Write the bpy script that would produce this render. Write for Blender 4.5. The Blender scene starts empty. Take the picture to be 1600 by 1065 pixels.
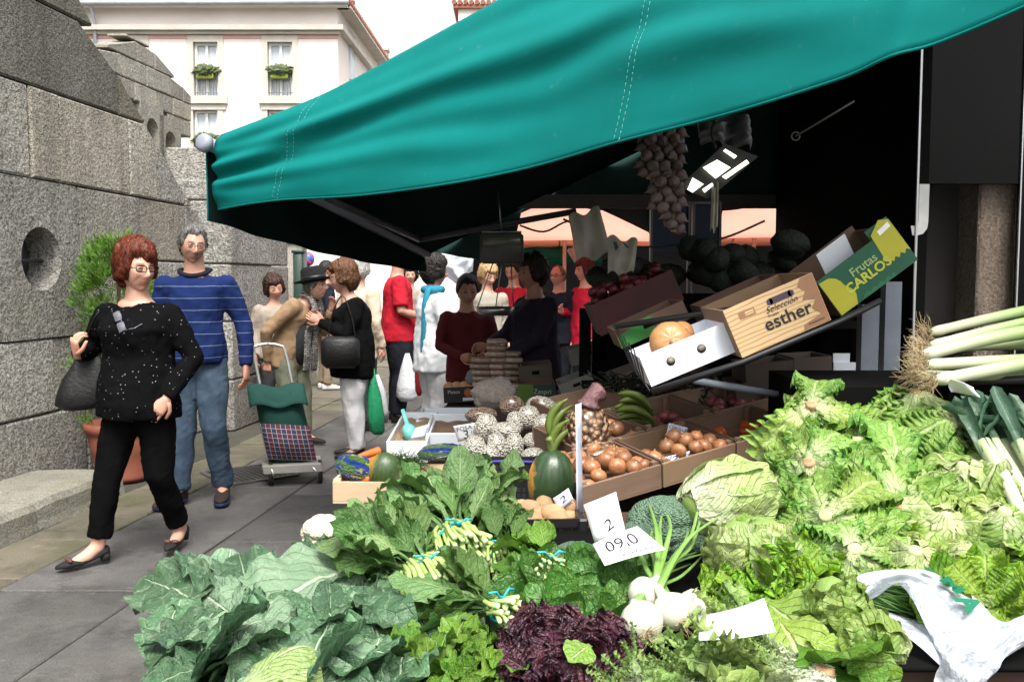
import bpy, bmesh, math, random
from mathutils import Vector, Matrix, noise, Quaternion
R = math.radians
sc = bpy.context.scene
col = sc.collection
# ------------------------------------------------------------------ camera
CAMZ = 1.45
FPX = 1400.0                       # focal length in photo pixels (photo 1600 wide)
PITCH = math.atan(94.0 / FPX)
cd = bpy.data.cameras.new('camera'); cam = bpy.data.objects.new('camera', cd); col.objects.link(cam)
cd.sensor_width = 36.0; cd.lens = 36.0 * FPX / 1600.0; cd.clip_start = 0.05; cd.clip_end = 2000
cam.location = (0, 0, CAMZ); cam.rotation_euler = (math.pi / 2 - PITCH, 0, 0)
sc.camera = cam
# ------------------------------------------------------------------ sky, sun, exposure
SUN_EL, SUN_AZ = R(60), R(168)     # azimuth clockwise from +Y: behind the camera, a little to its right
w = bpy.data.worlds.new('World'); sc.world = w; w.use_nodes = True
nt = w.node_tree; bg = nt.nodes['Background']
sky = nt.nodes.new('ShaderNodeTexSky'); sky.sky_type = 'NISHITA'; sky.sun_disc = False
sky.sun_elevation = SUN_EL; sky.sun_rotation = SUN_AZ
sky.air_density = 1.6; sky.dust_density = 6.0; sky.ozone_density = 1.0
hs = nt.nodes.new('ShaderNodeHueSaturation'); hs.inputs['Saturation'].default_value = 0.22
nt.links.new(sky.outputs[0], hs.inputs['Color']); nt.links.new(hs.outputs[0], bg.inputs['Color'])
bg.inputs['Strength'].default_value = 0.14
sd = bpy.data.lights.new('sun', 'SUN'); so = bpy.data.objects.new('sun', sd); col.objects.link(so)
sd.energy = 1.9; sd.angle = R(22); sd.color = (1.0, 0.96, 0.9)
sv = Vector((math.sin(SUN_AZ) * math.cos(SUN_EL), math.cos(SUN_AZ) * math.cos(SUN_EL), math.sin(SUN_EL)))
so.rotation_euler = (-sv).to_track_quat('-Z', 'Y').to_euler()
sc.view_settings.view_transform = 'Standard'; sc.view_settings.look = 'None'
sc.view_settings.exposure = 1.15; sc.view_settings.gamma = 1.0
sc.view_settings.use_curve_mapping = False
try:
    sc.cycles.max_bounces = 5; sc.cycles.diffuse_bounces = 3; sc.cycles.glossy_bounces = 3; sc.cycles.transmission_bounces = 4; sc.cycles.transparent_max_bounces = 6
except Exception: pass

# ------------------------------------------------------------------ helpers: places
_cp, _sp = math.cos(PITCH), math.sin(PITCH)
def P(u, v, Y):
    "world point seen at photo pixel (u,v), at world depth Y"
    x = (u - 800.0) / FPX; y = -(v - 532.5) / FPX
    d = Vector((x, _cp + y * _sp, -_sp + y * _cp))
    d *= Y / d.y
    return Vector((d.x, d.y, d.z + CAMZ))
def G(u, v, z=0.0):
    "point of the plane z seen at pixel (u,v)"
    x = (u - 800.0) / FPX; y = -(v - 532.5) / FPX
    d = Vector((x, _cp + y * _sp, -_sp + y * _cp))
    d *= (z - CAMZ) / d.z
    return Vector((d.x, d.y, z))
def ss_(a, b, x):
    t_ = max(0, min(1, (x-a)/(b-a))); return t_*t_*(3-2*t_)
rnd = random.Random(7)
def U(a, b): return rnd.uniform(a, b)
def nz(p, s=1.0, off=0.0): return noise.noise(Vector((p[0]*s+off, p[1]*s-off*.7, p[2]*s+off*.3)))
# ------------------------------------------------------------------ helpers: geometry = (verts, faces[, uvs per vert])
def join(gs):
    V = []; F = []; T = []; hasuv = any(len(g) > 2 and g[2] for g in gs)
    for g in gs:
        o = len(V); V += list(g[0]); F += [tuple(i + o for i in f) for f in g[1]]
        if hasuv: T += (list(g[2]) if len(g) > 2 and g[2] else [(0, 0)] * len(g[0]))
    return (V, F, T) if hasuv else (V, F)
def xf(g, M):
    return ([M @ Vector(p) for p in g[0]], g[1]) + tuple(g[2:])
def T(x, y=None, z=None):
    return Matrix.Translation(Vector(x) if y is None else Vector((x, y, z)))
def RZ(a): return Matrix.Rotation(a, 4, 'Z')
def RX(a): return Matrix.Rotation(a, 4, 'X')
def RY(a): return Matrix.Rotation(a, 4, 'Y')
def SC(x, y, z): return Matrix.Diagonal((x, y, z, 1))
def basis(o, fwd, up=(0, 0, 1)):
    "matrix with local +X along fwd, local +Z near up"
    f = Vector(fwd).normalized(); u = Vector(up)
    s = u.cross(f)
    if s.length < 1e-5: s = Vector((0, 1, 0))
    s.normalize(); u = f.cross(s)
    return Matrix(((f.x, s.x, u.x, o[0]), (f.y, s.y, u.y, o[1]), (f.z, s.z, u.z, o[2]), (0, 0, 0, 1)))
def box(c, s, b=0.0):
    "box centred at c with size s and a small chamfer b"
    hx, hy, hz = s[0]/2, s[1]/2, s[2]/2
    if b <= 0:
        V = [(c[0]+i*hx, c[1]+j*hy, c[2]+k*hz) for k in (-1, 1) for j in (-1, 1) for i in (-1, 1)]
        return V, [(0, 2, 3, 1), (4, 5, 7, 6), (0, 1, 5, 4), (2, 6, 7, 3), (0, 4, 6, 2), (1, 3, 7, 5)]
    bm = bmesh.new(); bmesh.ops.create_cube(bm, size=1)
    for v in bm.verts: v.co = Vector((v.co.x*s[0], v.co.y*s[1], v.co.z*s[2]))
    bmesh.ops.bevel(bm, geom=list(bm.edges), offset=b, segments=1, affect='EDGES')
    bm.verts.index_update()
    g = ([(v.co.x+c[0], v.co.y+c[1], v.co.z+c[2]) for v in bm.verts], [tuple(v.index for v in f.verts) for f in bm.faces])
    bm.free(); return g
def boxz(x0, x1, y0, y1, z0, z1, b=0.0): return box(((x0+x1)/2, (y0+y1)/2, (z0+z1)/2), (x1-x0, y1-y0, z1-z0), b)
def prism(poly, a, b_):
    "polygon (2D list) in local XZ extruded along Y from a to b_"
    n = len(poly)
    V = [(p[0], a, p[1]) for p in poly] + [(p[0], b_, p[1]) for p in poly]
    F = [tuple(range(n)), tuple(range(2*n-1, n-1, -1))] + [(i, i+n, (i+1) % n+n, (i+1) % n) for i in range(n)]
    return V, F
def loft(rings, caps=True, close=True):
    V = []; F = []; n = len(rings[0])
    for r in rings: V += [tuple(p) for p in r]
    m = n if close else n-1
    for i in range(len(rings)-1):
        for j in range(m):
            k = (j+1) % n
            F.append((i*n+j, i*n+k, (i+1)*n+k, (i+1)*n+j))
    if caps and close:
        F.append(tuple(range(n-1, -1, -1))); o = (len(rings)-1)*n; F.append(tuple(o+i for i in range(n)))
    return V, F
def tube(path, rad, n=8, flat=1.0, up=(0, 0, 1)):
    path = [Vector(p) for p in path]
    if not isinstance(rad, (list, tuple)): rad = [rad]*len(path)
    rings = []; prev = None
    for i, p in enumerate(path):
        t = (path[min(i+1, len(path)-1)] - path[max(i-1, 0)]).normalized()
        if prev is None:
            a = Vector(up).cross(t)
            if a.length < 1e-3: a = Vector((1, 0, 0)).cross(t)
        else: a = prev - t*prev.dot(t)
        if a.length < 1e-6: a = Vector((1, 0, 0)).cross(t)
        a.normalize(); prev = a; b = t.cross(a)
        r = rad[i]
        rings.append([p + a*(r*math.cos(2*math.pi*k/n)) + b*(r*flat*math.sin(2*math.pi*k/n)) for k in range(n)])
    return loft(rings)
def smooth_path(pts, k=4):
    "Catmull-Rom resampling"
    pts = [Vector(p) for p in pts]; out = []
    for i in range(len(pts)-1):
        p0 = pts[max(i-1, 0)]; p1 = pts[i]; p2 = pts[i+1]; p3 = pts[min(i+2, len(pts)-1)]
        for j in range(k):
            t = j/k
            out.append(.5*((2*p1)+(p2-p0)*t+(2*p0-5*p1+4*p2-p3)*t*t+(3*p1-p0-3*p2+p3)*t**3))
    out.append(pts[-1]); return out
def ell(c, r, nu=12, nv=8, fn=None):
    V = []; F = []
    for i in range(nv+1):
        th = math.pi*i/nv
        for j in range(nu):
            ph = 2*math.pi*j/nu
            d = Vector((math.sin(th)*math.cos(ph), math.sin(th)*math.sin(ph), math.cos(th)))
            k = fn(d) if fn else 1.0
            V.append((c[0]+d.x*r[0]*k, c[1]+d.y*r[1]*k, c[2]+d.z*r[2]*k))
    for i in range(nv):
        for j in range(nu):
            k = (j+1) % nu
            F.append((i*nu+j, (i+1)*nu+j, (i+1)*nu+k, i*nu+k))
    return V, F
def lathe(prof, n=20):
    "profile list of (r,z) turned round Z"
    return loft([[(r*math.cos(2*math.pi*k/n), r*math.sin(2*math.pi*k/n), z) for k in range(n)] for r, z in prof])
def sheet(fn, nu, nv):
    V = []; F = []; Tt = []
    for i in range(nu+1):
        for j in range(nv+1):
            a, b = i/nu, j/nv
            V.append(tuple(fn(a, b))); Tt.append((a, b))
    for i in range(nu):
        for j in range(nv):
            o = i*(nv+1)+j
            F.append((o, o+nv+1, o+nv+2, o+1))
    return V, F, Tt
def thick(g, t):
    "give a sheet a thickness t (along -normal) and a rim"
    me = bpy.data.meshes.new('tmp'); me.from_pydata([tuple(p) for p in g[0]], [], g[1])
    bm = bmesh.new(); bm.from_mesh(me); bpy.data.meshes.remove(me)
    bm.normal_update(); bm.verts.ensure_lookup_table()
    n = len(bm.verts); N = [v.normal.copy() for v in bm.verts]; C = [v.co.copy() for v in bm.verts]
    V = [tuple(c) for c in C] + [tuple(C[i]-N[i]*t) for i in range(n)]
    F = list(g[1]) + [tuple(i+n for i in reversed(f)) for f in g[1]]
    for e in bm.edges:
        if len(e.link_faces) == 1:
            l = e.link_loops[0]; a = l.vert.index; b = l.link_loop_next.vert.index
            F.append((b, a, a+n, b+n))
    bm.free()
    return (V, F, list(g[2])+list(g[2])) if len(g) > 2 else (V, F)
# ------------------------------------------------------------------ helpers: objects
def mesh(name, g, mats=None, smooth=True, cols=None, midx=None):
    me = bpy.data.meshes.new(name)
    me.from_pydata([tuple(p) for p in g[0]], [], [tuple(f) for f in g[1]])
    if len(g) > 2 and g[2]:
        uv = me.uv_layers.new(name='UVMap'); li = [0]*len(me.loops); me.loops.foreach_get('vertex_index', li)
        flat = []
        for i in li: flat += g[2][i]
        uv.data.foreach_set('uv', flat)
    if cols:
        ca = me.color_attributes.new('Col', 'FLOAT_COLOR', 'POINT'); fl = []
        for c in cols: fl += [c[0], c[1], c[2], 1.0]
        ca.data.foreach_set('color', fl)
    if mats:
        for m in (mats if isinstance(mats, (list, tuple)) else [mats]): me.materials.append(m)
    if midx: me.polygons.foreach_set('material_index', midx)
    if smooth: me.polygons.foreach_set('use_smooth', [True]*len(me.polygons))
    me.update(); return me
def wm(o):
    m = o.matrix_basis.copy()
    if o.parent: m = wm(o.parent) @ o.matrix_parent_inverse @ m
    return m
def tag(o, label=None, cat=None, group=None, kind=None):
    if label: o['label'] = label
    if cat: o['category'] = cat
    if group: o['group'] = group
    if kind: o['kind'] = kind
    return o
def put(name, me, parent=None, M=None, world=True):
    "link a mesh as an object; M is a world matrix (or local to the parent if world is False)"
    o = bpy.data.objects.new(name, me); col.objects.link(o)
    if parent:
        o.parent = parent
        if world: o.matrix_parent_inverse = wm(parent).inverted()
    if M is not None: o.matrix_basis = M
    return o
def mk(name, g, m, parent=None, smooth=True, M=None, world=True, cols=None):
    return put(name, mesh(name, g, m, smooth, cols), parent, M, world)
def thing(name, label, cat, loc=(0, 0, 0), group=None, M=None):
    o = bpy.data.objects.new(name, None); col.objects.link(o); o.empty_display_size = .05
    if M is not None: o.matrix_basis = M
    else: o.location = loc
    return tag(o, label, cat, group)
def flatshade(o, ang=35):
    me = o.data
    try: me.set_sharp_from_angle(angle=R(ang))
    except Exception: pass
    return o
def fuse(g, vox, it=6, fac=.5):
    "voxel-remesh overlapping closed shapes into one continuous surface"
    me = bpy.data.meshes.new('f'); me.from_pydata([tuple(p) for p in g[0]], [], [tuple(f) for f in g[1]])
    o = bpy.data.objects.new('f', me); col.objects.link(o)
    m = o.modifiers.new('r', 'REMESH'); m.mode = 'VOXEL'; m.voxel_size = vox
    if it:
        s = o.modifiers.new('s', 'SMOOTH'); s.factor = fac; s.iterations = it
    dg = bpy.context.evaluated_depsgraph_get(); dg.update()
    e = o.evaluated_get(dg); r = e.to_mesh()
    V = [v.co.copy() for v in r.vertices]; F = [tuple(p.vertices) for p in r.polygons]; N = [v.normal.copy() for v in r.vertices]
    e.to_mesh_clear(); bpy.data.objects.remove(o); bpy.data.meshes.remove(me)
    return V, F, N
# ------------------------------------------------------------------ helpers: materials
def lin(h):
    c = [int(h[i:i+2], 16)/255 for i in (0, 2, 4)]
    return tuple((x/12.92 if x <= .04045 else ((x+.055)/1.055)**2.4) for x in c)
def c4(c): return (c[0], c[1], c[2], 1)
_M = {}
class NT:
    def __init__(s, name):
        s.m = bpy.data.materials.new(name); s.m.use_nodes = True; s.t = s.m.node_tree; s.n = s.t.nodes; s.b = s.n['Principled BSDF']; s.out = s.n['Material Output']
    def add(s, t, **k):
        n = s.n.new(t)
        for a, b in k.items(): setattr(n, a, b)
        return n
    def ln(s, a, b): s.t.links.new(a, b)
    def math(s, op, a, b=None, c=None):
        n = s.add('ShaderNodeMath', operation=op)
        for i, x in enumerate((a, b, c)):
            if x is None: continue
            if isinstance(x, (int, float)): n.inputs[i].default_value = x
            else: s.ln(x, n.inputs[i])
        return n.outputs[0]
    def mix(s, f, a, b, mode='MIX'):
        n = s.add('ShaderNodeMix', data_type='RGBA', blend_type=mode)
        for i, x in ((0, f), (6, a), (7, b)):
            if isinstance(x, (int, float)): n.inputs[i].default_value = x
            elif isinstance(x, tuple): n.inputs[i].default_value = c4(x)
            else: s.ln(x, n.inputs[i])
        return n.outputs[2]
    def noise(s, scale, detail=4, rough=.55, coord='Object', vec=None, sc3=None):
        n = s.add('ShaderNodeTexNoise'); n.inputs['Scale'].default_value = scale; n.inputs['Detail'].default_value = detail; n.inputs['Roughness'].default_value = rough
        v = vec if vec is not None else s.coord(coord)
        if sc3:
            mp = s.add('ShaderNodeMapping'); mp.inputs['Scale'].default_value = sc3; s.ln(v, mp.inputs['Vector']); v = mp.outputs[0]
        s.ln(v, n.inputs['Vector']); return n.outputs['Fac']
    def coord(s, k='Object'):
        if not hasattr(s, '_c'): s._c = s.add('ShaderNodeTexCoord')
        return s._c.outputs[k]
    def ramp(s, f, a, b):
        n = s.add('ShaderNodeMapRange'); n.inputs[1].default_value = a; n.inputs[2].default_value = b; s.ln(f, n.inputs[0]); return n.outputs[0]
    def rand(s):
        if not hasattr(s, '_r'): s._r = s.add('ShaderNodeObjectInfo')
        return s._r.outputs['Random']
    def bump(s, h, strength=.3, dist=.01, normal=None):
        n = s.add('ShaderNodeBump'); n.inputs['Strength'].default_value = strength; n.inputs['Distance'].default_value = dist
        s.ln(h, n.inputs['Height'])
        if normal is not None: s.ln(normal, n.inputs['Normal'])
        return n.outputs[0]
    def fin(s, c, rough=.6, normal=None, spec=None, **k):
        if isinstance(c, tuple): s.b.inputs['Base Color'].default_value = c4(c)
        else: s.ln(c, s.b.inputs['Base Color'])
        if isinstance(rough, (int, float)): s.b.inputs['Roughness'].default_value = rough
        else: s.ln(rough, s.b.inputs['Roughness'])
        if normal is not None: s.ln(normal, s.b.inputs['Normal'])
        if spec is not None: s.b.inputs['Specular IOR Level'].default_value = spec
        for a, b in k.items(): s.b.inputs[a.replace('_', ' ')].default_value = b
        return s.m
def plain(name, c, c2=None, rough=.6, scale=8, bscale=60, bump=.15, bdist=.004, spec=.4, jitter=0, metal=0, sc3=None, coord='Object'):
    "two-tone noise colour with a fine bump and per-object brightness jitter"
    if name in _M: return _M[name]
    t = NT(name); c2 = c2 or tuple(x*.75 for x in c)
    k = t.mix(t.ramp(t.noise(scale, 5, .6, coord, sc3=sc3), .3, .7), c, c2)
    if jitter:
        v = t.math('MULTIPLY_ADD', t.rand(), 2*jitter, 1-jitter)
        hsv = t.add('ShaderNodeHueSaturation'); t.ln(v, hsv.inputs['Value']); t.ln(k, hsv.inputs['Color']); k = hsv.outputs[0]
    nrm = t.bump(t.noise(bscale, 4, .6, coord, sc3=sc3), bump, bdist) if bump else None
    _M[name] = t.fin(k, rough, nrm, spec, Metallic=metal); return _M[name]
def text_mesh(s, size, bold=0.0, shear=0.0, sx=1.0):
    "lettering as a flat mesh in local XY, left-bottom origin centred on x"
    cu = bpy.data.curves.new('t', 'FONT'); cu.body = s; cu.size = size; cu.offset = bold; cu.shear = shear
    cu.align_x = 'CENTER'; cu.align_y = 'CENTER'; cu.resolution_u = 3
    o = bpy.data.objects.new('t', cu); col.objects.link(o)
    dg = bpy.context.evaluated_depsgraph_get(); dg.update()
    r = o.evaluated_get(dg).to_mesh()
    g = ([(v.co.x*sx, v.co.y, 0) for v in r.vertices], [tuple(p.vertices) for p in r.polygons])
    o.evaluated_get(dg).to_mesh_clear(); bpy.data.objects.remove(o); bpy.data.curves.remove(cu)
    return g
# ================================================================== STRUCTURE
KX = .107                          # street direction: X drifts by KX per metre of Y
STREET = Matrix(((1, KX, 0, 0), (0, 1, 0, 0), (0, 0, 1, 0), (0, 0, 0, 1)))   # street frame (t, s, z) -> world
def granite(name, a, b, dark, speck=90, bumpd=.012, moss=None, mossamt=.5):
    t = NT(name)
    big = t.ramp(t.noise(2.2, 6, .62), .3, .72); c = t.mix(big, a, b)
    vo = t.add('ShaderNodeTexVoronoi'); vo.inputs['Scale'].default_value = speck; t.ln(t.coord(), vo.inputs['Vector'])
    sp = t.noise(speck, 3, .7); sp2 = t.ramp(sp, .36, .6)
    c = t.mix(t.math('MULTIPLY', t.math('SUBTRACT', 1.0, sp2), .85), c, dark)
    lt = t.ramp(t.noise(speck*1.6, 2, .6), .56, .72); c = t.mix(t.math('MULTIPLY', lt, .5), c, tuple(min(1, x*1.7) for x in a))
    hsv = t.add('ShaderNodeHueSaturation'); t.ln(t.math('MULTIPLY_ADD', t.rand(), .36, .8), hsv.inputs['Value']); t.ln(c, hsv.inputs['Color']); c = hsv.outputs[0]
    warm = t.mix(t.math('MULTIPLY', t.ramp(t.math('FRACT', t.math('MULTIPLY', t.rand(), 7.3)), .55, 1.0), .28), c, tuple(x*y for x, y in zip(a, (1.08, .9, .68)))); c = warm
    # rain streaks and lichen
    st = t.ramp(t.noise(3.0, 6, .7, sc3=(1.6, 1.6, .22)), .46, .76); c = t.mix(t.math('MULTIPLY', st, .62), c, dark)
    bl = t.ramp(t.noise(.8, 6, .7), .45, .7); c = t.mix(t.math('MULTIPLY', bl, .35), c, tuple(x*y for x, y in zip(b, (.75, .72, .6))))
    if moss:
        mo = t.ramp(t.noise(2.6, 6, .7), .5, .7); c = t.mix(t.math('MULTIPLY', mo, mossamt), c, moss)
    h = t.math('ADD', t.math('MULTIPLY', sp, .8), t.math('MULTIPLY', t.noise(14, 5, .6), .9))
    return t.fin(c, .9, t.bump(h, .9, bumpd), .2)
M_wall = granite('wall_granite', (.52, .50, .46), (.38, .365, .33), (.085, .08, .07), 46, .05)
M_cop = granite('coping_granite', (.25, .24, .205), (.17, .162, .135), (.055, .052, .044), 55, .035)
M_wall2 = granite('far_wall_granite', (.42, .40, .36), (.30, .29, .26), (.15, .14, .12), 40, .015)
M_step = granite('step_granite', (.36, .35, .30), (.27, .26, .22), (.11, .105, .09), 85, .012, (.17, .16, .08), .5)
def pave_mat(name, a, b, moss, amt):
    t = NT(name)
    c = t.mix(t.ramp(t.noise(1.6, 7, .65), .28, .72), a, b)
    c = t.mix(t.math('MULTIPLY', t.ramp(t.noise(160, 2, .6), .5, .75), .35), c, tuple(x*1.7 for x in a))
    c = t.mix(t.math('MULTIPLY', t.ramp(t.noise(4, 7, .75, sc3=(1, 1, 1)), .52, .68), .75), c, tuple(x*.40 for x in b))
    c = t.mix(t.math('MULTIPLY', t.ramp(t.noise(.9, 6, .7), .48, .62), .55), c, tuple(x*.55 for x in b))
    c = t.mix(t.math('MULTIPLY', t.ramp(t.noise(11, 6, .75), .6, .7), .35), c, tuple(min(1, x*1.9) for x in a))
    c = t.mix(t.math('MULTIPLY', t.ramp(t.noise(1.1, 6, .7), .5, .66), amt), c, moss)
    hsv = t.add('ShaderNodeHueSaturation'); t.ln(t.math('MULTIPLY_ADD', t.rand(), .5, .72), hsv.inputs['Value']); t.ln(c, hsv.inputs['Color'])
    h = t.math('ADD', t.noise(90, 3, .6), t.math('MULTIPLY', t.noise(7, 5, .6), 1.5))
    ro = t.ramp(t.noise(2.5, 4), .2, .8); ro = t.math('MULTIPLY_ADD', ro, .3, .5)
    return t.fin(hsv.outputs[0], ro, t.bump(h, .9, .010), .35)
M_pave = pave_mat('paving_slate', (.12, .114, .110), (.078, .075, .073), (.10, .095, .07), .25)
M_pave2 = pave_mat('paving_mossy', (.16, .14, .105), (.10, .092, .066), (.07, .074, .028), .8)
M_joint = plain('joint_dirt', (.07, .066, .05), (.035, .035, .025), .95, 6, 80, .5, .006)
gd = mk('ground', sheet(lambda a, b: ((a-.5)*1200, (b-.5)*1200+100, 0), 2, 2), M_joint); tag(gd, kind='structure')
# pavement: slabs in strips that follow the street
pv = bpy.data.objects.new('pavement', None); col.objects.link(pv); tag(pv, kind='structure')
def slab(t0, t1, s0, s1, m, h=.012):
    g = .007
    n = max(1, int((s1-s0)/.35)); k = max(1, int((t1-t0)/.35))
    b = boxz(t0+g, t1-g, s0+g, s1-g, -.06, h+U(-.003, .004), .006)
    V = []
    for p in b[0]:
        q = STREET @ Vector((p[0]+nz(p, 3, 1)*.008, p[1]+nz(p, 3, 5)*.010, p[2])); V.append(q)
    o = mk('slab', (V, b[1]), m, pv, smooth=False)
rnd.seed(11)
strips = [(-3.27, -2.83, .62, M_pave2), (-2.83, -2.13, 1.25, M_pave), (-2.13, -1.35, .85, M_pave), (-1.35, -.62, 1.05, M_pave), (-.62, .2, .95, M_pave), (.2, 1.1, 1.2, M_pave), (1.1, 2.2, 1.2, M_pave)]
for i, (a, b, L, m) in enumerate(strips):
    s = 2.0 + (0.9, .55, .36, .1, .7, .3, .5)[i] * .9
    while s < (30 if i < 3 else 16):
        l = L*U(.75, 1.35)
        slab(a, b, s, s+l, m)
        s += l
for s in (9.7, 11.0, 12.4, 13.6, 15, 16.5, 18, 20, 22, 24, 26, 28): slab(-5.2, -3.27, s, s+1.2, M_pave2)
# the granite wall on the left ------------------------------------------------------------
WT = -3.89                         # wall face in the street frame
wall = thing('stone_wall', 'rough grey granite stair wall with sloping top and round opening on the left', 'wall', STREET @ Vector((WT, 7, 0)))
def wt_top(s):
    pts = [(2.0, 6.8), (6.69, 3.52), (7.44, 2.9), (8.07, 2.42), (8.42, 2.13), (20, 2.13)]
    for (a, za), (b, zb) in zip(pts, pts[1:]):
        if s <= b: return za+(zb-za)*(s-a)/(b-a)
    return 2.13
def clip_poly(poly, f):
    out = []
    for i in range(len(poly)):
        a, b = poly[i], poly[(i+1) % len(poly)]; fa, fb = f(a), f(b)
        if fa <= 0: out.append(a)
        if (fa < 0 < fb) or (fb < 0 < fa):
            k = fa/(fa-fb); out.append((a[0]+(b[0]-a[0])*k, a[1]+(b[1]-a[1])*k))
    return out
def stone_poly(poly, depth, mat, parent, t0, proud, name='stone', gap=.006):
    "a wall stone from its face outline (s,z): chamfered, slightly dished face, into the wall by depth"
    cx = sum(p[0] for p in poly)/len(poly); cz = sum(p[1] for p in poly)/len(poly)
    def inset(d): return [(p[0]+(d if p[0] < cx else -d)*min(1, abs(p[0]-cx)*9), p[1]+(d if p[1] < cz else -d)*min(1, abs(p[1]-cz)*9)) for p in poly]
    r0 = inset(gap); r1 = inset(gap+.014)
    A = [(t0-depth, p[0], p[1]) for p in r0]; B = [(t0+proud-.012, p[0], p[1]) for p in r0]; C = [(t0+proud+nz((p[0], p[1], 0), 4)*.006, p[0], p[1]) for p in r1]
    n = len(poly); V = A+B+C
    F = [(i, (i+1) % n, (i+1) % n+n, i+n) for i in range(n)]+[(i+n, (i+1) % n+n, (i+1) % n+2*n, i+2*n) for i in range(n)]+[tuple(range(2*n, 3*n))]
    V = [STREET @ Vector(p) for p in V]
    o = mk(name, (V, F), mat, parent, smooth=False)
    bm = bmesh.new(); bm.from_mesh(o.data); bmesh.ops.recalc_face_normals(bm, faces=bm.faces); bm.to_mesh(o.data); bm.free()
    return o
def dense(poly, step=.35):
    out = []
    for i in range(len(poly)):
        a, b = poly[i], poly[(i+1) % len(poly)]; L = math.hypot(b[0]-a[0], b[1]-a[1]); n = max(1, int(L/step))
        for k in range(n): out.append((a[0]+(b[0]-a[0])*k/n, a[1]+(b[1]-a[1])*k/n))
    return out
HOLE = (6.17, 1.60, .205)
rnd.seed(5)
rows = [(0.0, .53, .95), (.53, 1.05, 1.0), (1.05, 2.14, 1.1), (2.14, 2.76, .85), (2.76, 3.35, 2.4), (3.35, 4.2, 2.6), (4.2, 5.2, 2.8), (5.2, 6.8, 3.0)]
for ri, (z0, z1, L) in enumerate(rows):
    if ri == 2: ss = [2.6, 3.7, 4.9, 5.72, 6.62, 7.5, 8.3, 9.2]
    elif ri == 3: ss = [2.6, 3.6, 4.6, 5.35, 6.1, 6.42, 7.35, 7.8, 8.3, 9.2]
    elif ri == 1: ss = [2.6, 3.6, 4.5, 5.55, 6.28, 7.2, 8.1, 8.75, 9.2]
    else:
        ss = [2.6]; s = 2.6+L*U(.3, .8)
        while s < 8.9: ss.append(s); s += L*U(.8, 1.3)
        ss.append(9.2)
    for s0, s1 in zip(ss, ss[1:]):
        if s0 >= 8.7 and z1 > 1.2: pass
        split = ri == 2 and not (s0 < HOLE[0] < s1) and s0 > 6.6
        for (a, b) in ([(z0, 1.62), (1.62, z1)] if split else [(z0, z1)]):
            poly = [(s0, a), (s1, a), (s1, b), (s0, b)]
            # sloping top: clip against each linear stretch (concave-safe since pieces are small)
            if wt_top(s0) < b or wt_top(s1) < b:
                pp = [(s0, a), (s1, a)] + [(s, min(b, max(a, wt_top(s)))) for s in [s1-(s1-s0)*k/6 for k in range(7)]]
                poly = [p for i, p in enumerate(pp) if p not in pp[:i]]
                if wt_top(s0) <= a+.03: continue
                if wt_top(s1) <= a:
                    poly = [(s0, a)] + [(s, wt_top(s)) for s in [s1-(s1-s0)*k/12 for k in range(13)] if wt_top(s) > a+.005] + [(s0, min(b, wt_top(s0)))]
                    poly = [(q[0], min(b, q[1])) for q in poly]
                    lo = [q for q in poly[1:]]
                    # foot of the slope on the bed joint
                    k = [s0+(s1-s0)*i/60 for i in range(61)]; foot = max([x for x in k if wt_top(x) > a] or [s0])
                    poly = [(s0, a), (foot, a)] + lo
            if s0 < HOLE[0] < s1 and a < HOLE[1] < b:
                # the stone with the round opening: plate with a hole and a deep reveal
                N = 48; out = []; inn = []
                for k in range(N):
                    an = 2*math.pi*k/N; ca, sa = math.cos(an), math.sin(an)
                    tx = ((s1-.006-HOLE[0])/ca if ca > 1e-6 else (s0+.006-HOLE[0])/ca if ca < -1e-6 else 1e9)
                    tz = ((b-.006-HOLE[1])/sa if sa > 1e-6 else (a+.006-HOLE[1])/sa if sa < -1e-6 else 1e9)
                    q = min(tx, tz); out.append((HOLE[0]+ca*q, HOLE[1]+sa*q)); inn.append((HOLE[0]+ca*HOLE[2], HOLE[1]+sa*HOLE[2]))
                rings = [[STREET @ Vector((WT-.3, p[0], p[1])) for p in out], [STREET @ Vector((WT+.006, p[0], p[1])) for p in out],
                         [STREET @ Vector((WT+.006, HOLE[0]+(p[0]-HOLE[0])*1.06, HOLE[1]+(p[1]-HOLE[1])*1.06)) for p in inn],
                         [STREET @ Vector((WT-.03, p[0], p[1])) for p in inn], [STREET @ Vector((WT-.30, p[0], p[1])) for p in inn]]
                mk('stone', loft(rings, caps=False), M_wall, wall, smooth=False)
                continue
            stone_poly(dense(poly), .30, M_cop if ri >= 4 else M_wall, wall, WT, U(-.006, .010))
# backing, hidden behind the stones, and the pilaster course further on
bk = [(2.6, 0)] + [(9.2, 0), (9.2, 2.08), (8.42, 2.08), (8.07, 2.36), (7.44, 2.84), (6.69, 3.45), (2.6, 6.3)]
gb = prism([(p[0], p[1]) for p in bk], 0, .9)
gb = ([STREET @ Vector((WT-.31-p[1], p[0], p[2])) for p in gb[0]], gb[1]); mk('core', gb, M_cop, wall, smooth=False)
bars = [tube([STREET @ Vector((WT-.12, HOLE[0]-.2, HOLE[1]-.01)), STREET @ Vector((WT-.12, HOLE[0]+.2, HOLE[1]-.01))], .014, 6),
        tube([STREET @ Vector((WT-.14, HOLE[0], HOLE[1]-.2)), STREET @ Vector((WT-.14, HOLE[0], HOLE[1]+.2))], .014, 6)]
M_iron = plain('dark_iron', (.05, .05, .055), (.03, .03, .03), .5, 20, 90, .2)
mk('window_bar', join(bars), M_iron, wall)
mk('window_pane', xf(lathe([(.001, 0), (.2, .0), (.2, .01), (.001, .01)], 24), STREET @ T(WT-.22, HOLE[0], HOLE[1]) @ RY(math.pi/2)), plain('dusty_glass', (.16, .17, .17), (.09, .10, .10), .25, 6, 40, .05), wall)
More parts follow.
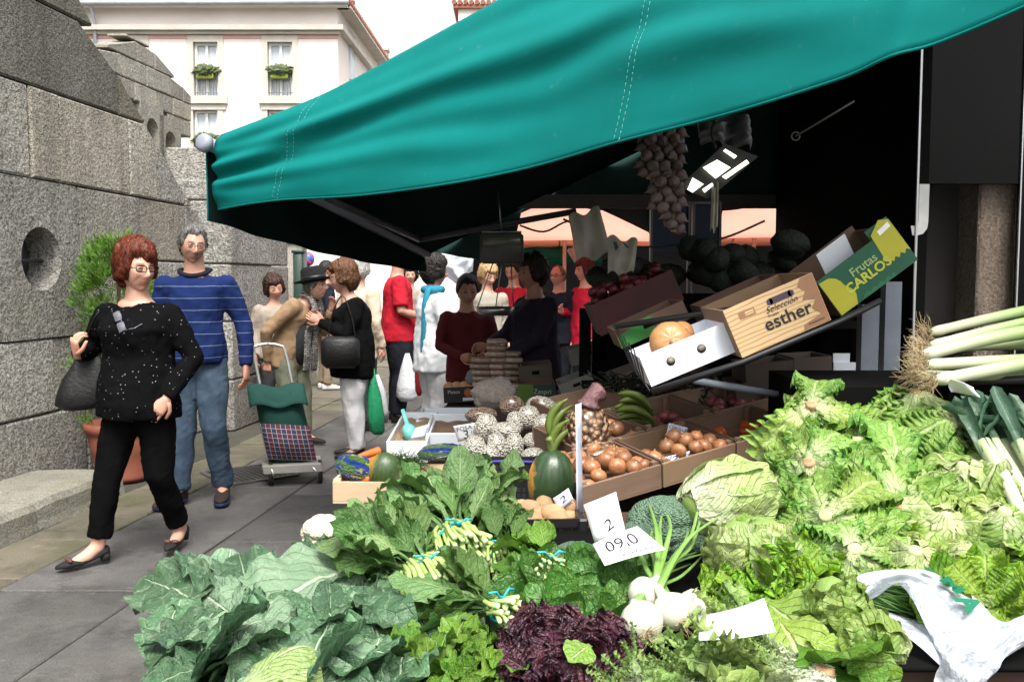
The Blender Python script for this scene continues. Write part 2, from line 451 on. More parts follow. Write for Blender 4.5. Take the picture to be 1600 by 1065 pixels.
rnd.seed(9)
pil = thing('stone_pillar', 'pale granite wall pier beyond the conifer, right end of the grey wall', 'wall pier', STREET @ Vector((WT+.3, 9.0, 0)))
z = 0.0
for h in (.5, .56, .55, .6, .5):
    for (s0, s1) in ([(8.55, 9.25), (9.25, 10.1)] if int(z*10) % 2 else [(8.55, 9.6), (9.6, 10.1)]):
        b = boxz(WT-.3, WT+.30+U(-.006, .006), s0+.004, s1-.004, z+.004, z+h-.004, .014)
        mk('stone', ([STREET @ Vector(p) for p in b[0]], b[1]), M_wall, pil, smooth=False)
    z += h
# low stone step at the foot of the wall
stp = thing('stone_step', 'low worn granite step along the foot of the grey wall, bottom left', 'step', STREET @ Vector((-3.6, 5, 0)))
ss = [2.3, 3.45, 4.55, 5.12, 6.05]
for s0, s1 in zip(ss, ss[1:]):
    def stepf(p):
        q = Vector(p); k = nz((q.x, q.y, q.z), 5)*.012
        return STREET @ Vector((q.x+k, q.y, q.z+nz((q.x, q.y, 3), 4)*.01))
    V = []; F = []
    prof = [(-3.90, 0), (-3.90, .172), (-3.6, .176), (-3.40, .175), (-3.325, .166), (-3.30, .13), (-3.295, .05), (-3.285, 0)]
    rings = []
    n = max(3, int((s1-s0)/.16))
    for i in range(n+1):
        s = s0+.004+(s1-s0-.008)*i/n
        e = .012 if i in (0, n) else 0
        rings.append([stepf((a-(e if a > -3.5 else 0), s, z_-(e if z_ > .1 else 0))) for a, z_ in prof])
    mk('stone', loft(rings), M_step, stp, smooth=False)
# the farther stair wall with two arched niches
W2 = -5.2
w2 = thing('stair_wall', 'far coursed stone stair wall with two arched niches above the grey wall', 'wall', STREET @ Vector((W2, 10, 0)))
def top2(s): return 3.80+(s-9.2)*.33 if s < 10.2 else 4.13-(s-10.2)*.36
rnd.seed(21)
niches = [(10.33, .13, 2.85, 3.16), (10.75, .13, 2.75, 3.08)]
z = 1.0
while z < 4.2:
    h = U(.2, .26); s = 8.6+U(0, .3); ss = [8.6]
    while s < 11.1: ss.append(s); s += U(.32, .6)
    ss.append(11.3)
    for s0, s1 in zip(ss, ss[1:]):
        m = (s0+s1)/2
        if z > top2(m): continue
        if any(s1 > a-r-.02 and s0 < a+r+.02 and z+h > b0 and z < b1+r for a, r, b0, b1 in niches): continue
        zt = z+h
        poly = [(s0, z), (s1, z), (s1, min(zt, max(z+.02, top2(s1)))), (s0, min(zt, max(z+.02, top2(s0))))]
        stone_poly(poly, .2, M_wall2, w2, W2, U(0, .012), gap=.004)
    z += h
gb = prism([(8.6, 0), (11.29, 0), (11.29, 3.7), (10.2, 4.08), (9.2, 3.75), (8.6, 3.5)], 0, .8)
mk('core', ([STREET @ Vector((W2-.17-p[1], p[0], p[2])) for p in gb[0]], gb[1]), M_cop, w2, smooth=False)
for a, r, b0, b1 in niches:
    z0, z1, sl, sr = b0-.22, b1+r+.16, a-.26, a+.26
    inn = [(a+r, b0)] + [(a+r*math.cos(t_), b1+r*math.sin(t_)) for t_ in [math.pi*k/14 for k in range(15)]] + [(a-r, b0)]
    ca, cz = a, (b0+b1)/2
    out = []
    for p in inn:
        dx, dz = p[0]-ca, p[1]-cz; q = min([((sr-ca)/dx if dx > 0 else (sl-ca)/dx) if abs(dx) > 1e-6 else 1e9, ((z1-cz)/dz if dz > 0 else (z0-cz)/dz) if abs(dz) > 1e-6 else 1e9]); out.append((ca+dx*q, cz+dz*q))
    W = lambda t_, p: STREET @ Vector((t_, p[0], p[1]))
    mk('arch_surround', loft([[W(W2-.16, p) for p in out], [W(W2+.008, p) for p in out], [W(W2+.008, p) for p in inn], [W(W2-.16, p) for p in inn]], caps=False), M_wall2, w2, smooth=False)
# stair flight mass that links the two walls
g = prism([(8.5, 0), (13, 0), (13, 1.0), (11.3, 1.0), (11.3, 2.0), (8.5, 2.0)], 0, 1.0)
tag(mk('stair_block', ([STREET @ Vector((WT-.35-p[1], p[0], p[2])) for p in g[0]], g[1]), M_wall2, smooth=False), 'plain granite stair mass behind the wall pier', 'stairs')
# ================================================================== BUILDINGS BEHIND
M_plaster = plain('white_plaster', (.86, .80, .76), (.78, .70, .66), .85, .6, 30, .1, .01)
M_trim = plain('beige_stone_trim', (.58, .54, .48), (.46, .42, .37), .85, 2, 40, .25, .01)
M_tile = plain('clay_tile', (.42, .17, .10), (.28, .11, .07), .85, 3, 30, .2)
M_zinc = plain('zinc_gutter', (.45, .47, .50), (.33, .35, .38), .5, 3, 30, .1)
M_pink = plain('pink_band', (.66, .40, .36), (.58, .34, .30), .85, 1.5, 30, .1)
M_white = plain('white_paint', (.80, .80, .78), (.72, .72, .70), .5, 3, 40, .05)
M_pane = plain('window_pane', (.45, .50, .55), (.62, .66, .70), .12, 1.2, 10, .0, spec=.6)
M_ironw = plain('grey_railing', (.25, .25, .26), None, .6)
M_planter = plain('lime_planter', (.36, .42, .06), (.28, .34, .05), .5)
M_flower = plain('balcony_leaves', (.06, .11, .03), (.14, .15, .08), .8, 20, 60, .4, .02)
YB = 34.0
b = thing('apartment_house', 'white plastered house with clay tile eaves and flower boxes, behind the stone walls', 'building', (P(530, 438, YB).x, YB, 0))
xl, xr = P(60, 400, YB).x, P(532, 400, YB).x
ze = P(400, 12, YB).z
side = P(592, 95, YB+9)
def facade():
    # front wall with real openings is built as strips round the windows
    wins = []
    for k, u in enumerate((200-116, 206, 322, 438)):
        for vt in (66, 172, 282):
            a = P(u-20, vt, YB); c = P(u+20, vt+84, YB); wins.append((a.x, c.x, c.z, a.z))
    xs = sorted(set([xl, xr]+[w[0] for w in wins]+[w[1] for w in wins])); zs = sorted(set([0, ze]+[w[2] for w in wins]+[w[3] for w in wins]))
    gs = []
    for x0, x1 in zip(xs, xs[1:]):
        for z0, z1 in zip(zs, zs[1:]):
            if any(w[0]-1e-4 <= x0 and x1 <= w[1]+1e-4 and w[2]-1e-4 <= z0 and z1 <= w[3]+1e-4 for w in wins): continue
            gs.append(([(x0, YB, z0), (x1, YB, z0), (x1, YB, z1), (x0, YB, z1)], [(0, 1, 2, 3)]))
    return gs, wins
gs, wins = facade()
sidex = lambda y: xr+(y-YB)*(.02)
gs.append(([(xr, YB, 0), (xr+.3, YB+12, 0), (xr+.3, YB+12, ze), (xr, YB, ze)], [(0, 1, 2, 3)]))
mk('wall', join(gs), M_plaster, b, smooth=False)
mk('inner_floor', box(((xl+xr)/2, YB+.6, ze/2), (xr-xl-.1, .1, ze-.2)), plain('room_dark', (.5, .52, .55), (.4, .42, .45), .9), b, smooth=False)
for (x0, x1, z0, z1) in wins:
    if z1 < 1.5: continue
    f = mk('window', join([boxz(x0-.22, x0, YB-.05, YB+.25, z0-.02, z1+.0), boxz(x1, x1+.22, YB-.05, YB+.25, z0-.02, z1), boxz(x0-.22, x1+.22, YB-.05, YB+.25, z1, z1+.24), boxz(x0-.34, x1+.34, YB-.16, YB+.25, z0-.30, z0-.02), boxz(x0-.26, x1+.26, YB-.08, YB+.02, z0-.52, z0-.301)]), M_trim, b, smooth=False)
    mk('pane', boxz(x0, x1, YB+.2, YB+.22, z0, z1), M_pane, f, smooth=False)
    mk('shutter', join([boxz(x0+.01, x0+.1, YB+.12, YB+.18, z0+.01, z1-.01), boxz(x1-.1, x1-.01, YB+.12, YB+.18, z0+.01, z1-.01), boxz((x0+x1)/2-.05, (x0+x1)/2+.05, YB+.12, YB+.18, z0+.01, z1-.09), boxz(x0+.1, x1-.1, YB+.12, YB+.18, z1-.1, z1-.011)]), M_white, f, smooth=False)
    ra = [tube([(x0+(x1-x0)*k/9, YB+.02, z0+.02), (x0+(x1-x0)*k/9, YB+.02, z0+.75)], .014, 5) for k in range(10)]+[tube([(x0, YB+.02, z), (x1, YB+.02, z)], .02, 5) for z in (z0+.75, z0+.12)]
    mk('railing', join(ra), M_ironw, f)
    cx = (x0+x1)/2
    mk('flower_box', boxz(cx-.36, cx+.30, YB-.12, YB+.0, z0+.62, z0+.82, .02), M_planter, f)
    mk('flowers', ell((cx, YB-.05, z0+.92), (.44, .18, .2), 40, 26, lambda d: 1+.4*nz(d, 4, cx)+.5*nz(d, 11, cx)), M_flower, f)
# cornice, eaves, gutter, tiles
zc = P(300, 46, YB).z
mk('cornice', join([boxz(xl, xr+.25, YB-.28, YB+.02, zc-.08, zc+.10), boxz(xl, xr+.12, YB-.14, YB+.02, zc-.2, zc-.081)]), M_trim, b, smooth=False)
mk('pink_band', boxz(xl, xr+.04, YB-.03, YB+.01, zc-.34, zc-.2), M_pink, b, smooth=False)
mk('gutter', tube([(xl, YB-.5, ze+.0), (xr+.5, YB-.5, ze+.05)], .1, 8), M_zinc, b)
mk('eaves', boxz(xl, xr+.4, YB-.42, YB+.2, ze-.02, ze+.06), M_plaster, b, smooth=False)
roof = mk('roof', ([(xl, YB-.45, ze+.1), (xr+.45, YB-.45, ze+.1), (xr-3.5, YB+6, ze+2.1), (xl, YB+6, ze+2.1), (xr+.75, YB+12.5, ze+.1)], [(0, 1, 2, 3), (1, 4, 2)]), M_tile, b, smooth=False)
x = xl; tg = []
while x < xr+.4:
    tg.append(tube([(x, YB-.52, ze+.14), (x, YB+1.5, ze+.62)], .13, 7)); x += .3
for k in range(42):
    y = YB-.3+k*.3; tg.append(tube([(xr+.5+.3*(y-YB)/12, y, ze+.14), (xr-.4, y+.1, ze+.5)], .12, 6))
tag(mk('roof_tiles', join(tg), M_tile, roof), kind='stuff')
mk('downpipe', tube([(P(150, 20, YB).x, YB-.5, ze), (P(150, 20, YB).x, YB-.15, ze-.5), (P(150, 20, YB).x, YB-.15, 0)], .06, 7), M_zinc, b)
sg = []; 
for k in range(3):
    y0 = YB+2+k*3.2
    for zz in (3.2, 6.6, 9.4):
        sg.append(boxz(xr-.02, xr+.12, y0, y0+1.1, zz, zz+1.9))
for g_ in sg: mk('side_window', g_, M_pane, b, smooth=False)
mk('cornice_side', xf(join([boxz(0, .26, 0, 12, zc-.08, zc+.1), boxz(0, .5, 0, 12, ze-.02, ze+.06)]), T(xr, YB, 0) @ RZ(-.025)), M_trim, b, smooth=False)
# chimneys and the top of another house
far = thing('far_house', 'distant cream house with tiled roof and chimneys beyond the awning', 'building', (4, 52, 0))
mk('wall', boxz(-9.2, 16, 52, 60, 0, 12.3), M_plaster, far, smooth=False)
rf = mk('roof', ([(-9.5, 51.6, 12.2), (16.3, 51.6, 12.2), (16.3, 56, 13.6), (-6, 56, 13.6)], [(0, 1, 2, 3)]), M_tile, far, smooth=False)
for u, v0, v1 in ((588, 57, 95), (633, 58, 90)):
    a = P(u-5, v0, 50); c = P(u+5, v1, 50)
    mk('chimney', join([boxz(a.x, c.x, 53, 53.6, 12.5, a.z), boxz(a.x-.08, c.x+.08, 52.9, 53.7, a.z, a.z+.15)]), M_trim, rf, smooth=False)
a = P(716, 8, 48); c = P(800, 100, 48)
tw = thing('roof_turret', 'pale turret top with red tile rim just above the awning edge', 'building', (a.x, 48, 0))
mk('wall', boxz(a.x, c.x, 48, 51, 0, a.z-.2), M_plaster, tw, smooth=False)
mk('tile_rim', join([boxz(a.x-.25, c.x+.2, 47.8, 51.2, a.z-.2, a.z-.02)]+[tube([(a.x-.2+.3*k, 47.7, a.z+.06), (a.x-.2+.3*k, 50, a.z+.5)], .13, 6) for k in range(11)]), M_tile, tw, smooth=False)
# street end on the left of the crowd: garden wall, gate pier and round parking sign
en = thing('boundary_wall', 'pale rendered boundary wall at the far end of the street', 'wall', (-6, 24, 0))
mk('wall', boxz(-14, -1.2, 24, 24.5, 0, 2.6), M_plaster, en, smooth=False); mk('coping', boxz(-14.1, -1.1, 23.9, 24.6, 2.6, 2.75), M_trim, en, smooth=False)
gp = thing('gate_pier', 'grey stone gate pier behind the hat wearer', 'pier', P(458, 560, 17)*1.0)
a = P(458, 400, 17)
mk('shaft', boxz(a.x-.22, a.x+.22, 16.8, 17.2, 0, 2.15, .02), M_wall2, gp, smooth=False); mk('cap', boxz(a.x-.28, a.x+.28, 16.74, 17.26, 2.15, 2.3, .02), M_wall2, gp, smooth=False)
lp = thing('bin_post', 'dark green street cabinet standing against the gate pier', 'cabinet', (P(467, 500, 16.4).x, 16.4, 0))
a = P(467, 400, 16.4)
mk('cabinet', boxz(a.x-.09, a.x+.09, 16.3, 16.5, 0, 1.95, .02), plain('dark_green_metal', (.015, .04, .03), None, .45), lp); mk('lid', boxz(a.x-.11, a.x+.11, 16.28, 16.52, 1.95, 2.0, .01), plain('dark_green_metal', (.02, .05, .04)), lp)
a = P(480, 405, 22)
ps = thing('parking_sign', 'round blue and red no parking sign at the end of the street', 'sign', (a.x, 22, 0))
disc = lambda r, y: xf(lathe([(.001, 0), (r, 0), (r, .012), (.001, .012)], 24), T(a.x, y, a.z) @ RX(math.pi/2))
mk('pole', tube([(a.x, 22.05, 0), (a.x, 22.05, a.z+.2)], .03, 8), M_zinc, ps)
mk('rim', disc(.18, 22), plain('sign_red', (.55, .03, .03), None, .4, bump=0), ps); mk('face', disc(.145, 21.985), plain('sign_blue', (.03, .12, .5), None, .4, bump=0), ps)
mk('slash', box((a.x, 21.965, a.z), (.29, .004, .035)), plain('sign_red', (.55, .03, .03)), ps, smooth=False).data.transform(T(a.x, 0, a.z) @ RY(R(45)) @ T(-a.x, 0, -a.z))
# ================================================================== KIOSK, AWNING
M_canvas = None
t = NT('teal_canvas')
c = t.mix(t.ramp(t.noise(1.5, 5, .6), .3, .7), (.0006, .158, .148), (.0008, .128, .118))
wv = t.noise(900, 2, .5)
c = t.mix(t.math('MULTIPLY', t.ramp(t.noise(26, 3, .7), .64, .75), .06), c, (.3, .5, .45))
h = t.math('ADD', t.math('MULTIPLY', t.noise(1.6, 2, .4, sc3=(.35, 1, 2.0)), 7.0), t.math('MULTIPLY', wv, .06))
M_canvas = t.fin(c, .8, t.bump(h, .4, .012), .12)
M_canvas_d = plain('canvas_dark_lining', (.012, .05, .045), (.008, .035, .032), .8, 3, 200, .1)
M_dark = plain('kiosk_black_panel', (.004, .004, .0045), (.003, .003, .003), .25, 2, 20, .02, spec=.12)
M_darkmatt = plain('kiosk_dark_wall', (.006, .006, .006), (.004, .004, .004), .9, 3, 60, .1, spec=.05)
M_alu = plain('aluminium', (.55, .57, .60), (.45, .47, .50), .35, 6, 60, .1, metal=.7)
M_greyplastic = plain('grey_end_cap', (.28, .30, .36), (.24, .26, .31), .45, 6, 60, .05)
BOT = [(342, 328, 4.60), (440, 313, 4.32), (560, 306, 4.02), (700, 288, 3.70), (830, 262, 3.42), (962, 224, 3.16), (1130, 181, 2.88), (1300, 129, 2.66), (1450, 75, 2.5), (1600, 12, 2.36), (1760, -62, 2.24)]
TOP = [(346, 211, 4.62), (500, 150, 4.38), (640, 77, 4.10), (780, 0, 3.82), (920, -74, 3.56), (1070, -153, 3.32), (1230, -240, 3.06), (1400, -330, 2.86), (1540, -405, 2.72), (1700, -490, 2.58), (1880, -580, 2.46)]
bp = smooth_path([P(*q) for q in BOT], 8); tp = smooth_path([P(*q) for q in TOP], 8)
def along(pth, a):
    x = a*(len(pth)-1); i = min(int(x), len(pth)-2); return pth[i].lerp(pth[i+1], x-i)
def flap(a, b):
    t_ = along(tp, a); q = along(bp, a); p = t_.lerp(q, b)
    bell = math.sin(math.pi*b)
    # long folds that run roughly along the hem, plus a bulge
    w_ = .024*math.sin(9*b-7.5*a+.6*math.sin(6*a))*bell + .010*math.sin(31*b-16*a+3*nz((a*5, b*2, 8)))*bell + .020*math.sin(17*b+5*a+2*nz((a*3, b*2, 0)))*bell*(1-.5*a) + .03*nz((a*6, b*3, 4), 1)*bell
    w_ += .014*math.exp(-((a-.05)/.05)**2)*math.sin(14*b)
    w_ += .045*math.exp(-((a-.86+.10*b)/.03)**2)*b
    return p + Vector((-.35, -.9, .1))*(w_+.06*bell)
aw = thing('awning', 'large teal green canvas awning with hanging side flap over the vegetable stall', 'awning', P(316, 438, 4.6))
fl = mk('side_flap', thick(sheet(flap, 120, 40), .003), M_canvas, aw)
M_thread = plain('pale_thread', (.16, .45, .40), None, .7, bump=0)
def on_flap(pts): return [Vector(flap(a, b))+Vector((-.001, -.004, 0)) for a, b in pts]
def dashes(a0, a1, b0=0.0, b1=1.0, L=.012, gap=.007):
    pts = on_flap([(a0+(a1-a0)*k/200, b0+(b1-b0)*k/200) for k in range(201)]); gs = []; acc = 0; cur = [pts[0]]
    for p, q in zip(pts, pts[1:]):
        acc += (q-p).length; cur.append(q)
        if acc > L:
            gs.append(tube([cur[0], cur[-1]], .0008, 4)); acc = -gap; cur = [q]
        if acc < 0: cur = [q]
    return gs
tag(mk('seam', join(dashes(.494, .497)+dashes(.500, .503)), M_thread, fl), kind='stuff')
tag(mk('seam', join(dashes(.094, .088)+dashes(.101, .095)), M_thread, fl), kind='stuff')
mk('hem', tube([flap(k/160, .997)+Vector((0, -.002, 0)) for k in range(161)], .005, 5), M_canvas, fl)
A = P(330, 222, 4.62); B = P(668, 397, 6.7)
def top_sheet(a, b):
    # a along the near edge to the kiosk, b from near to far
    n_ = along(tp, a); f_ = B.lerp(Vector((4.2, 6.7, 4.0)), a)
    p = n_.lerp(f_, b); p.z -= .08*math.sin(math.pi*b)*math.sin(math.pi*min(1, a*2))
    return p
mk('roof_canvas', thick(sheet(top_sheet, 24, 12), .004), M_canvas, aw)
mk('underside_shade', sheet(lambda a, b: top_sheet(a*.995+.002, b*.99+.005)-Vector((0, 0, .012)), 24, 12), plain('painted_shade', (.006, .016, .015), (.004, .011, .010), .9, 3, 60, .1, spec=.05), aw)  # near-black sheet added below the canvas; its colour stands in for shade
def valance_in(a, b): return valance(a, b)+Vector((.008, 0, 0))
def valance(a, b):
    p = A.lerp(B, a); q = Vector(p); dz = (P(322, 345, 4.62)-A).z*(1-a)+(-.13)*a
    q.z += dz*b - .03*math.sin(math.pi*a)*b
    q.x += .02*math.sin(a*26)*b - .03; return q
mk('front_valance', thick(sheet(valance, 60, 6), .003), M_canvas, aw)
mk('valance_shade', sheet(valance_in, 60, 6), plain('painted_shade', (.006, .016, .015)), aw)  # added dark sheet, paints the shade on the valance's inner face
mk('front_bar', tube([A+Vector((-.03, -.03, 0)), B], .035, 12), M_greyplastic, aw)
d = (B-A).normalized()
mk('end_cap', xf(lathe([(.001, -.012), (.03, -.012), (.046, 0), (.046, .03), (.001, .03)], 20), T(P(316, 222, 4.55)) @ (d.to_track_quat('Z', 'Y').to_matrix().to_4x4())), M_greyplastic, aw)
mk('folding_arm', join([tube([P(512, 310, 5.0), P(654, 374, 6.2)], .022, 8), tube([P(654, 374, 6.2), P(900, 330, 6.3)], .022, 8)]), plain('dark_arm', (.06, .06, .065), None, .5), aw)
# far end of the awning: dark cloth over a beam
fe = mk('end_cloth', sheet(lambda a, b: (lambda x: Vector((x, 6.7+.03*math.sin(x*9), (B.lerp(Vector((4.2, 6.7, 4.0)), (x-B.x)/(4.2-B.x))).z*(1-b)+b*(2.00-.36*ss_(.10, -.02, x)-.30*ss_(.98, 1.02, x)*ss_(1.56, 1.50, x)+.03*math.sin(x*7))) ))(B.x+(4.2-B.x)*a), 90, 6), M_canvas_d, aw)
mk('beam', boxz(B.x+.5, 3.6, 6.62, 6.66, 1.98, 2.08), plain('grey_beam', (.12, .11, .10), (.09, .08, .075), .7), aw, smooth=False)
# kiosk
kz = thing('market_kiosk', 'black panelled market kiosk with glass front behind the leeks', 'kiosk', (1.9, 4.3, 0))
X0, Y0, Y1 = 1.93, 4.3, 6.6
mk('side_panel', boxz(X0, X0+.05, Y0, Y1, 0, 3.4), M_darkmatt, kz, smooth=False)
mk('back_panel', boxz(X0+.051, 5, Y1-.05, Y1, 0, 3.4), M_darkmatt, kz, smooth=False)
mk('fascia', boxz(X0+.051, 4.6, Y0, Y0+.05, P(1500, 287, Y0).z, 3.4), M_dark, kz, smooth=False)
mk('lower_panel', boxz(X0+.051, 4.6, Y0, Y0+.05, 0, .9), M_dark, kz, smooth=False)
mk('roof_slab', boxz(X0-.1, 5.1, Y0-.2, Y1+.1, 3.4, 3.5), M_darkmatt, kz, smooth=False)
xg0, xg1 = P(1436, 300, Y0).x, P(1592, 300, Y0).x
t = NT('kiosk_glass'); t.b.inputs['Transmission Weight'].default_value = 1.0; t.b.inputs['IOR'].default_value = 1.08
M_glass = t.fin((.95, .95, .95), .02, None, .08)
mk('glass', boxz(xg0, xg1-.004, Y0+.01, Y0+.018, .9, P(1500, 287, Y0).z), M_glass, kz, smooth=False)
mk('edge_strip', join([boxz(P(1431, 300, Y0).x, P(1434, 300, Y0).x, Y0-.012, Y0-.001, .0, 2.9), boxz(P(1592, 300, Y0).x, P(1594, 300, Y0).x, Y0-.012, Y0-.001, .0, 2.9)]), M_alu, kz, smooth=False)
mk('right_panel', boxz(xg1+.01, 4.6, Y0+.002, Y0+.048, .9, P(1500, 287, Y0).z), M_dark, kz, smooth=False)
# stone pillar and posters inside, seen through the glass
px0, px1 = P(1524, 400, Y0+.12).x, P(1592, 400, Y0+.12).x
mk('inner_pillar', boxz(px0, px1, Y0+.10, Y0+.4, .9, 2.2, .01), granite('pillar_stone', (.34, .28, .235), (.26, .21, .17), (.1, .085, .07), 60, .02), kz, smooth=False)
mk('inner_wall', boxz(X0+.06, px0, Y0+.30, Y0+.32, .9, 2.2), plain('inner_grey', (.022, .018, .017), (.014, .012, .011), .7, 2), kz, smooth=False)
sg = text_mesh('J', .24, .012)
a = P(1444, 322, Y0-.006)
mk('lettering', xf(sg, T(a.x-.0, Y0-.003, a.z) @ RX(math.pi/2)), plain('white_letter', (.62, .62, .62), None, .5, bump=0), kz, smooth=False)
# ================================================================== THE FAR SIDE OF THE MARKET
M_tarp = plain('dark_tarp', (.008, .007, .007), (.005, .005, .005), .9, 2, 30, .3, .02)
bt = thing('dark_stall', 'dark tarpaulin backed stall closing the far end of the market', 'stall', (2, 13.5, 0))
def tarpf(a, b): return Vector((-.7+8*a, 13.2+.12*math.sin(a*40)+.1*nz((a*9, b*3, 0)), 2.9*b))
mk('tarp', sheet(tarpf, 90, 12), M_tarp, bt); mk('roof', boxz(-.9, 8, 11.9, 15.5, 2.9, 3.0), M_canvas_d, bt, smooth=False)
bw = thing('old_market_hall', 'brown stone market hall wall behind the stalls', 'building', (3, 17, 0))
mk('wall', boxz(-1.0, 12, 17, 18, 0, 6), M_wall2, bw, smooth=False)
mk('doorway', boxz(-.6, .5, 16.9, 16.998, 0, 2.3), M_darkmatt, bw, smooth=False)
M_peach = None
t = NT('peach_canvas'); M_peach = t.fin(t.mix(t.ramp(t.noise(2, 4), .3, .7), (.78, .44, .34), (.70, .37, .28)), .8)
tr = t.add('ShaderNodeBsdfTranslucent'); tr.inputs[0].default_value = (.85, .45, .33, 1); mx = t.add('ShaderNodeMixShader'); mx.inputs[0].default_value = .55
t.ln(t.b.outputs[0], mx.inputs[1]); t.ln(tr.outputs[0], mx.inputs[2]); t.ln(mx.outputs[0], t.out.inputs[0])
def parasol(x, y, r, z0, z1, label, m, grp=None):
    p = thing('market_parasol', label, 'parasol', (x, y, 0), grp)
    N = 8
    def f(a, b):
        an = 2*math.pi*a; k = (an*N/(2*math.pi)) % 1; rr = r*b*(1-.06*math.sin(math.pi*k))
        return Vector((x+rr*math.cos(an), y+rr*math.sin(an), z1-(z1-z0)*(b**1.15)))
    mk('canopy', thick(sheet(f, 64, 8), .003), m, p)
    for k in range(N):
        an = 2*math.pi*k/N; mk('rib', tube([(x, y, z1-.03), (x+r*.98*math.cos(an), y+r*.98*math.sin(an), z0+.0)], .009, 5), M_alu, p)
    mk('pole', tube([(x, y, 0), (x, y, z1+.06)], .022, 10), M_alu, p)
    mk('base', lathe([(.001, .0), (.25, .0), (.25, .05), (.05, .09), (.001, .09)], 16), M_greyplastic, p, M=T(x, y, .012))
pa = P(882, 400, 10.4)
parasol(pa.x, 10.4, 1.25, 1.86, 2.42, 'peach coloured market parasol on a thin pole, centre background', M_peach, 'market parasols')
parasol(2.85, 10.6, 1.2, 1.90, 2.45, 'peach coloured parasol glimpsed right of the hanging garlic', M_peach, 'market parasols')
ta = thing('far_awning', 'small teal awning under the peach parasol in the background', 'awning', P(860, 395, 11.6))
mk('canvas', thick(sheet(lambda a, b: P(810+100*a, 383, 11.6).lerp(P(830+110*a, 405, 11.2), b)+Vector((0, 0, .02*math.sin(a*9))), 16, 4), .004), M_canvas, ta)
mk('valance', thick(sheet(lambda a, b: P(830+110*a, 405, 11.2)+Vector((0, 0, -.05*b)), 16, 2), .004), M_canvas, ta)
mk('post', tube([P(838, 405, 11.25), Vector((P(838, 405, 11.25).x, 11.25, 0))], .02, 8), M_alu, ta)
M_film = None
t = NT('plastic_film'); M_film = t.fin((.78, .82, .86), .35, t.bump(t.noise(9, 4, .6), .6, .03), .5)
tr = t.add('ShaderNodeBsdfTranslucent'); tr.inputs[0].default_value = (.8, .85, .9, 1); mx = t.add('ShaderNodeMixShader'); mx.inputs[0].default_value = .5
t.ln(t.b.outputs[0], mx.inputs[1]); t.ln(tr.outputs[0], mx.inputs[2]); t.ln(mx.outputs[0], t.out.inputs[0])
def hang(name, label, cat, corners, Y, m, amp=.04):
    cs = [P(u, v, Y) for u, v in corners]
    def f(a, b):
        p = cs[0].lerp(cs[1], a).lerp(cs[3].lerp(cs[2], a), b)
        return p+Vector((0, amp*math.sin(a*11+2*b)+amp*nz((a*4, b*4, Y)), .015*math.sin(a*9)))
    return tag(mk(name, thick(sheet(f, 20, 20), .002), m), label, cat)
hang('plastic_sheet', 'crumpled white plastic sheet hanging behind the scarf wearer', 'plastic sheet', [(668, 412), (742, 388), (738, 425), (715, 445)], 9.2, M_film)
hang('plastic_sheet', 'pale blue plastic sheet hanging from the peach parasol pole', 'plastic sheet', [(886, 392), (900, 380), (912, 412), (902, 417)], 10.7, M_film, .02)
# ================================================================== PEOPLE
def gs_(x, s): return math.exp(-(x/s)**2)
t = NT('skin'); at = t.add('ShaderNodeAttribute', attribute_name='Col')
ck = t.mix(t.math('MULTIPLY', t.ramp(t.noise(35, 4, .6), .4, .75), .22), at.outputs['Color'], (.42, .13, .09))
M_skin = t.fin(ck, .5, t.bump(t.noise(160, 3, .6), .15, .002), .35)
def hair_mat(name, a, b):
    t = NT(name); n1 = t.noise(60, 3, .6, sc3=(1, 1, .22)); c = t.mix(t.ramp(n1, .35, .68), a, b)
    return t.fin(c, .5, t.bump(n1, .9, .012), .35)
def cloth(name, a, b=None, rough=.85, fold=.35, scale=9, weave=700, spec=.2, extra=None):
    if name in _M: return _M[name]
    t = NT(name); c = t.mix(t.ramp(t.noise(3, 4, .6), .3, .7), a, b or tuple(x*.8 for x in a))
    if extra: c = extra(t, c)
    h = t.math('ADD', t.noise(scale, 4, .55, sc3=(1, 1, .55)), t.math('MULTIPLY', t.noise(weave, 2, .5), .05))
    _M[name] = t.fin(c, rough, t.bump(h, fold, .02), spec); return _M[name]
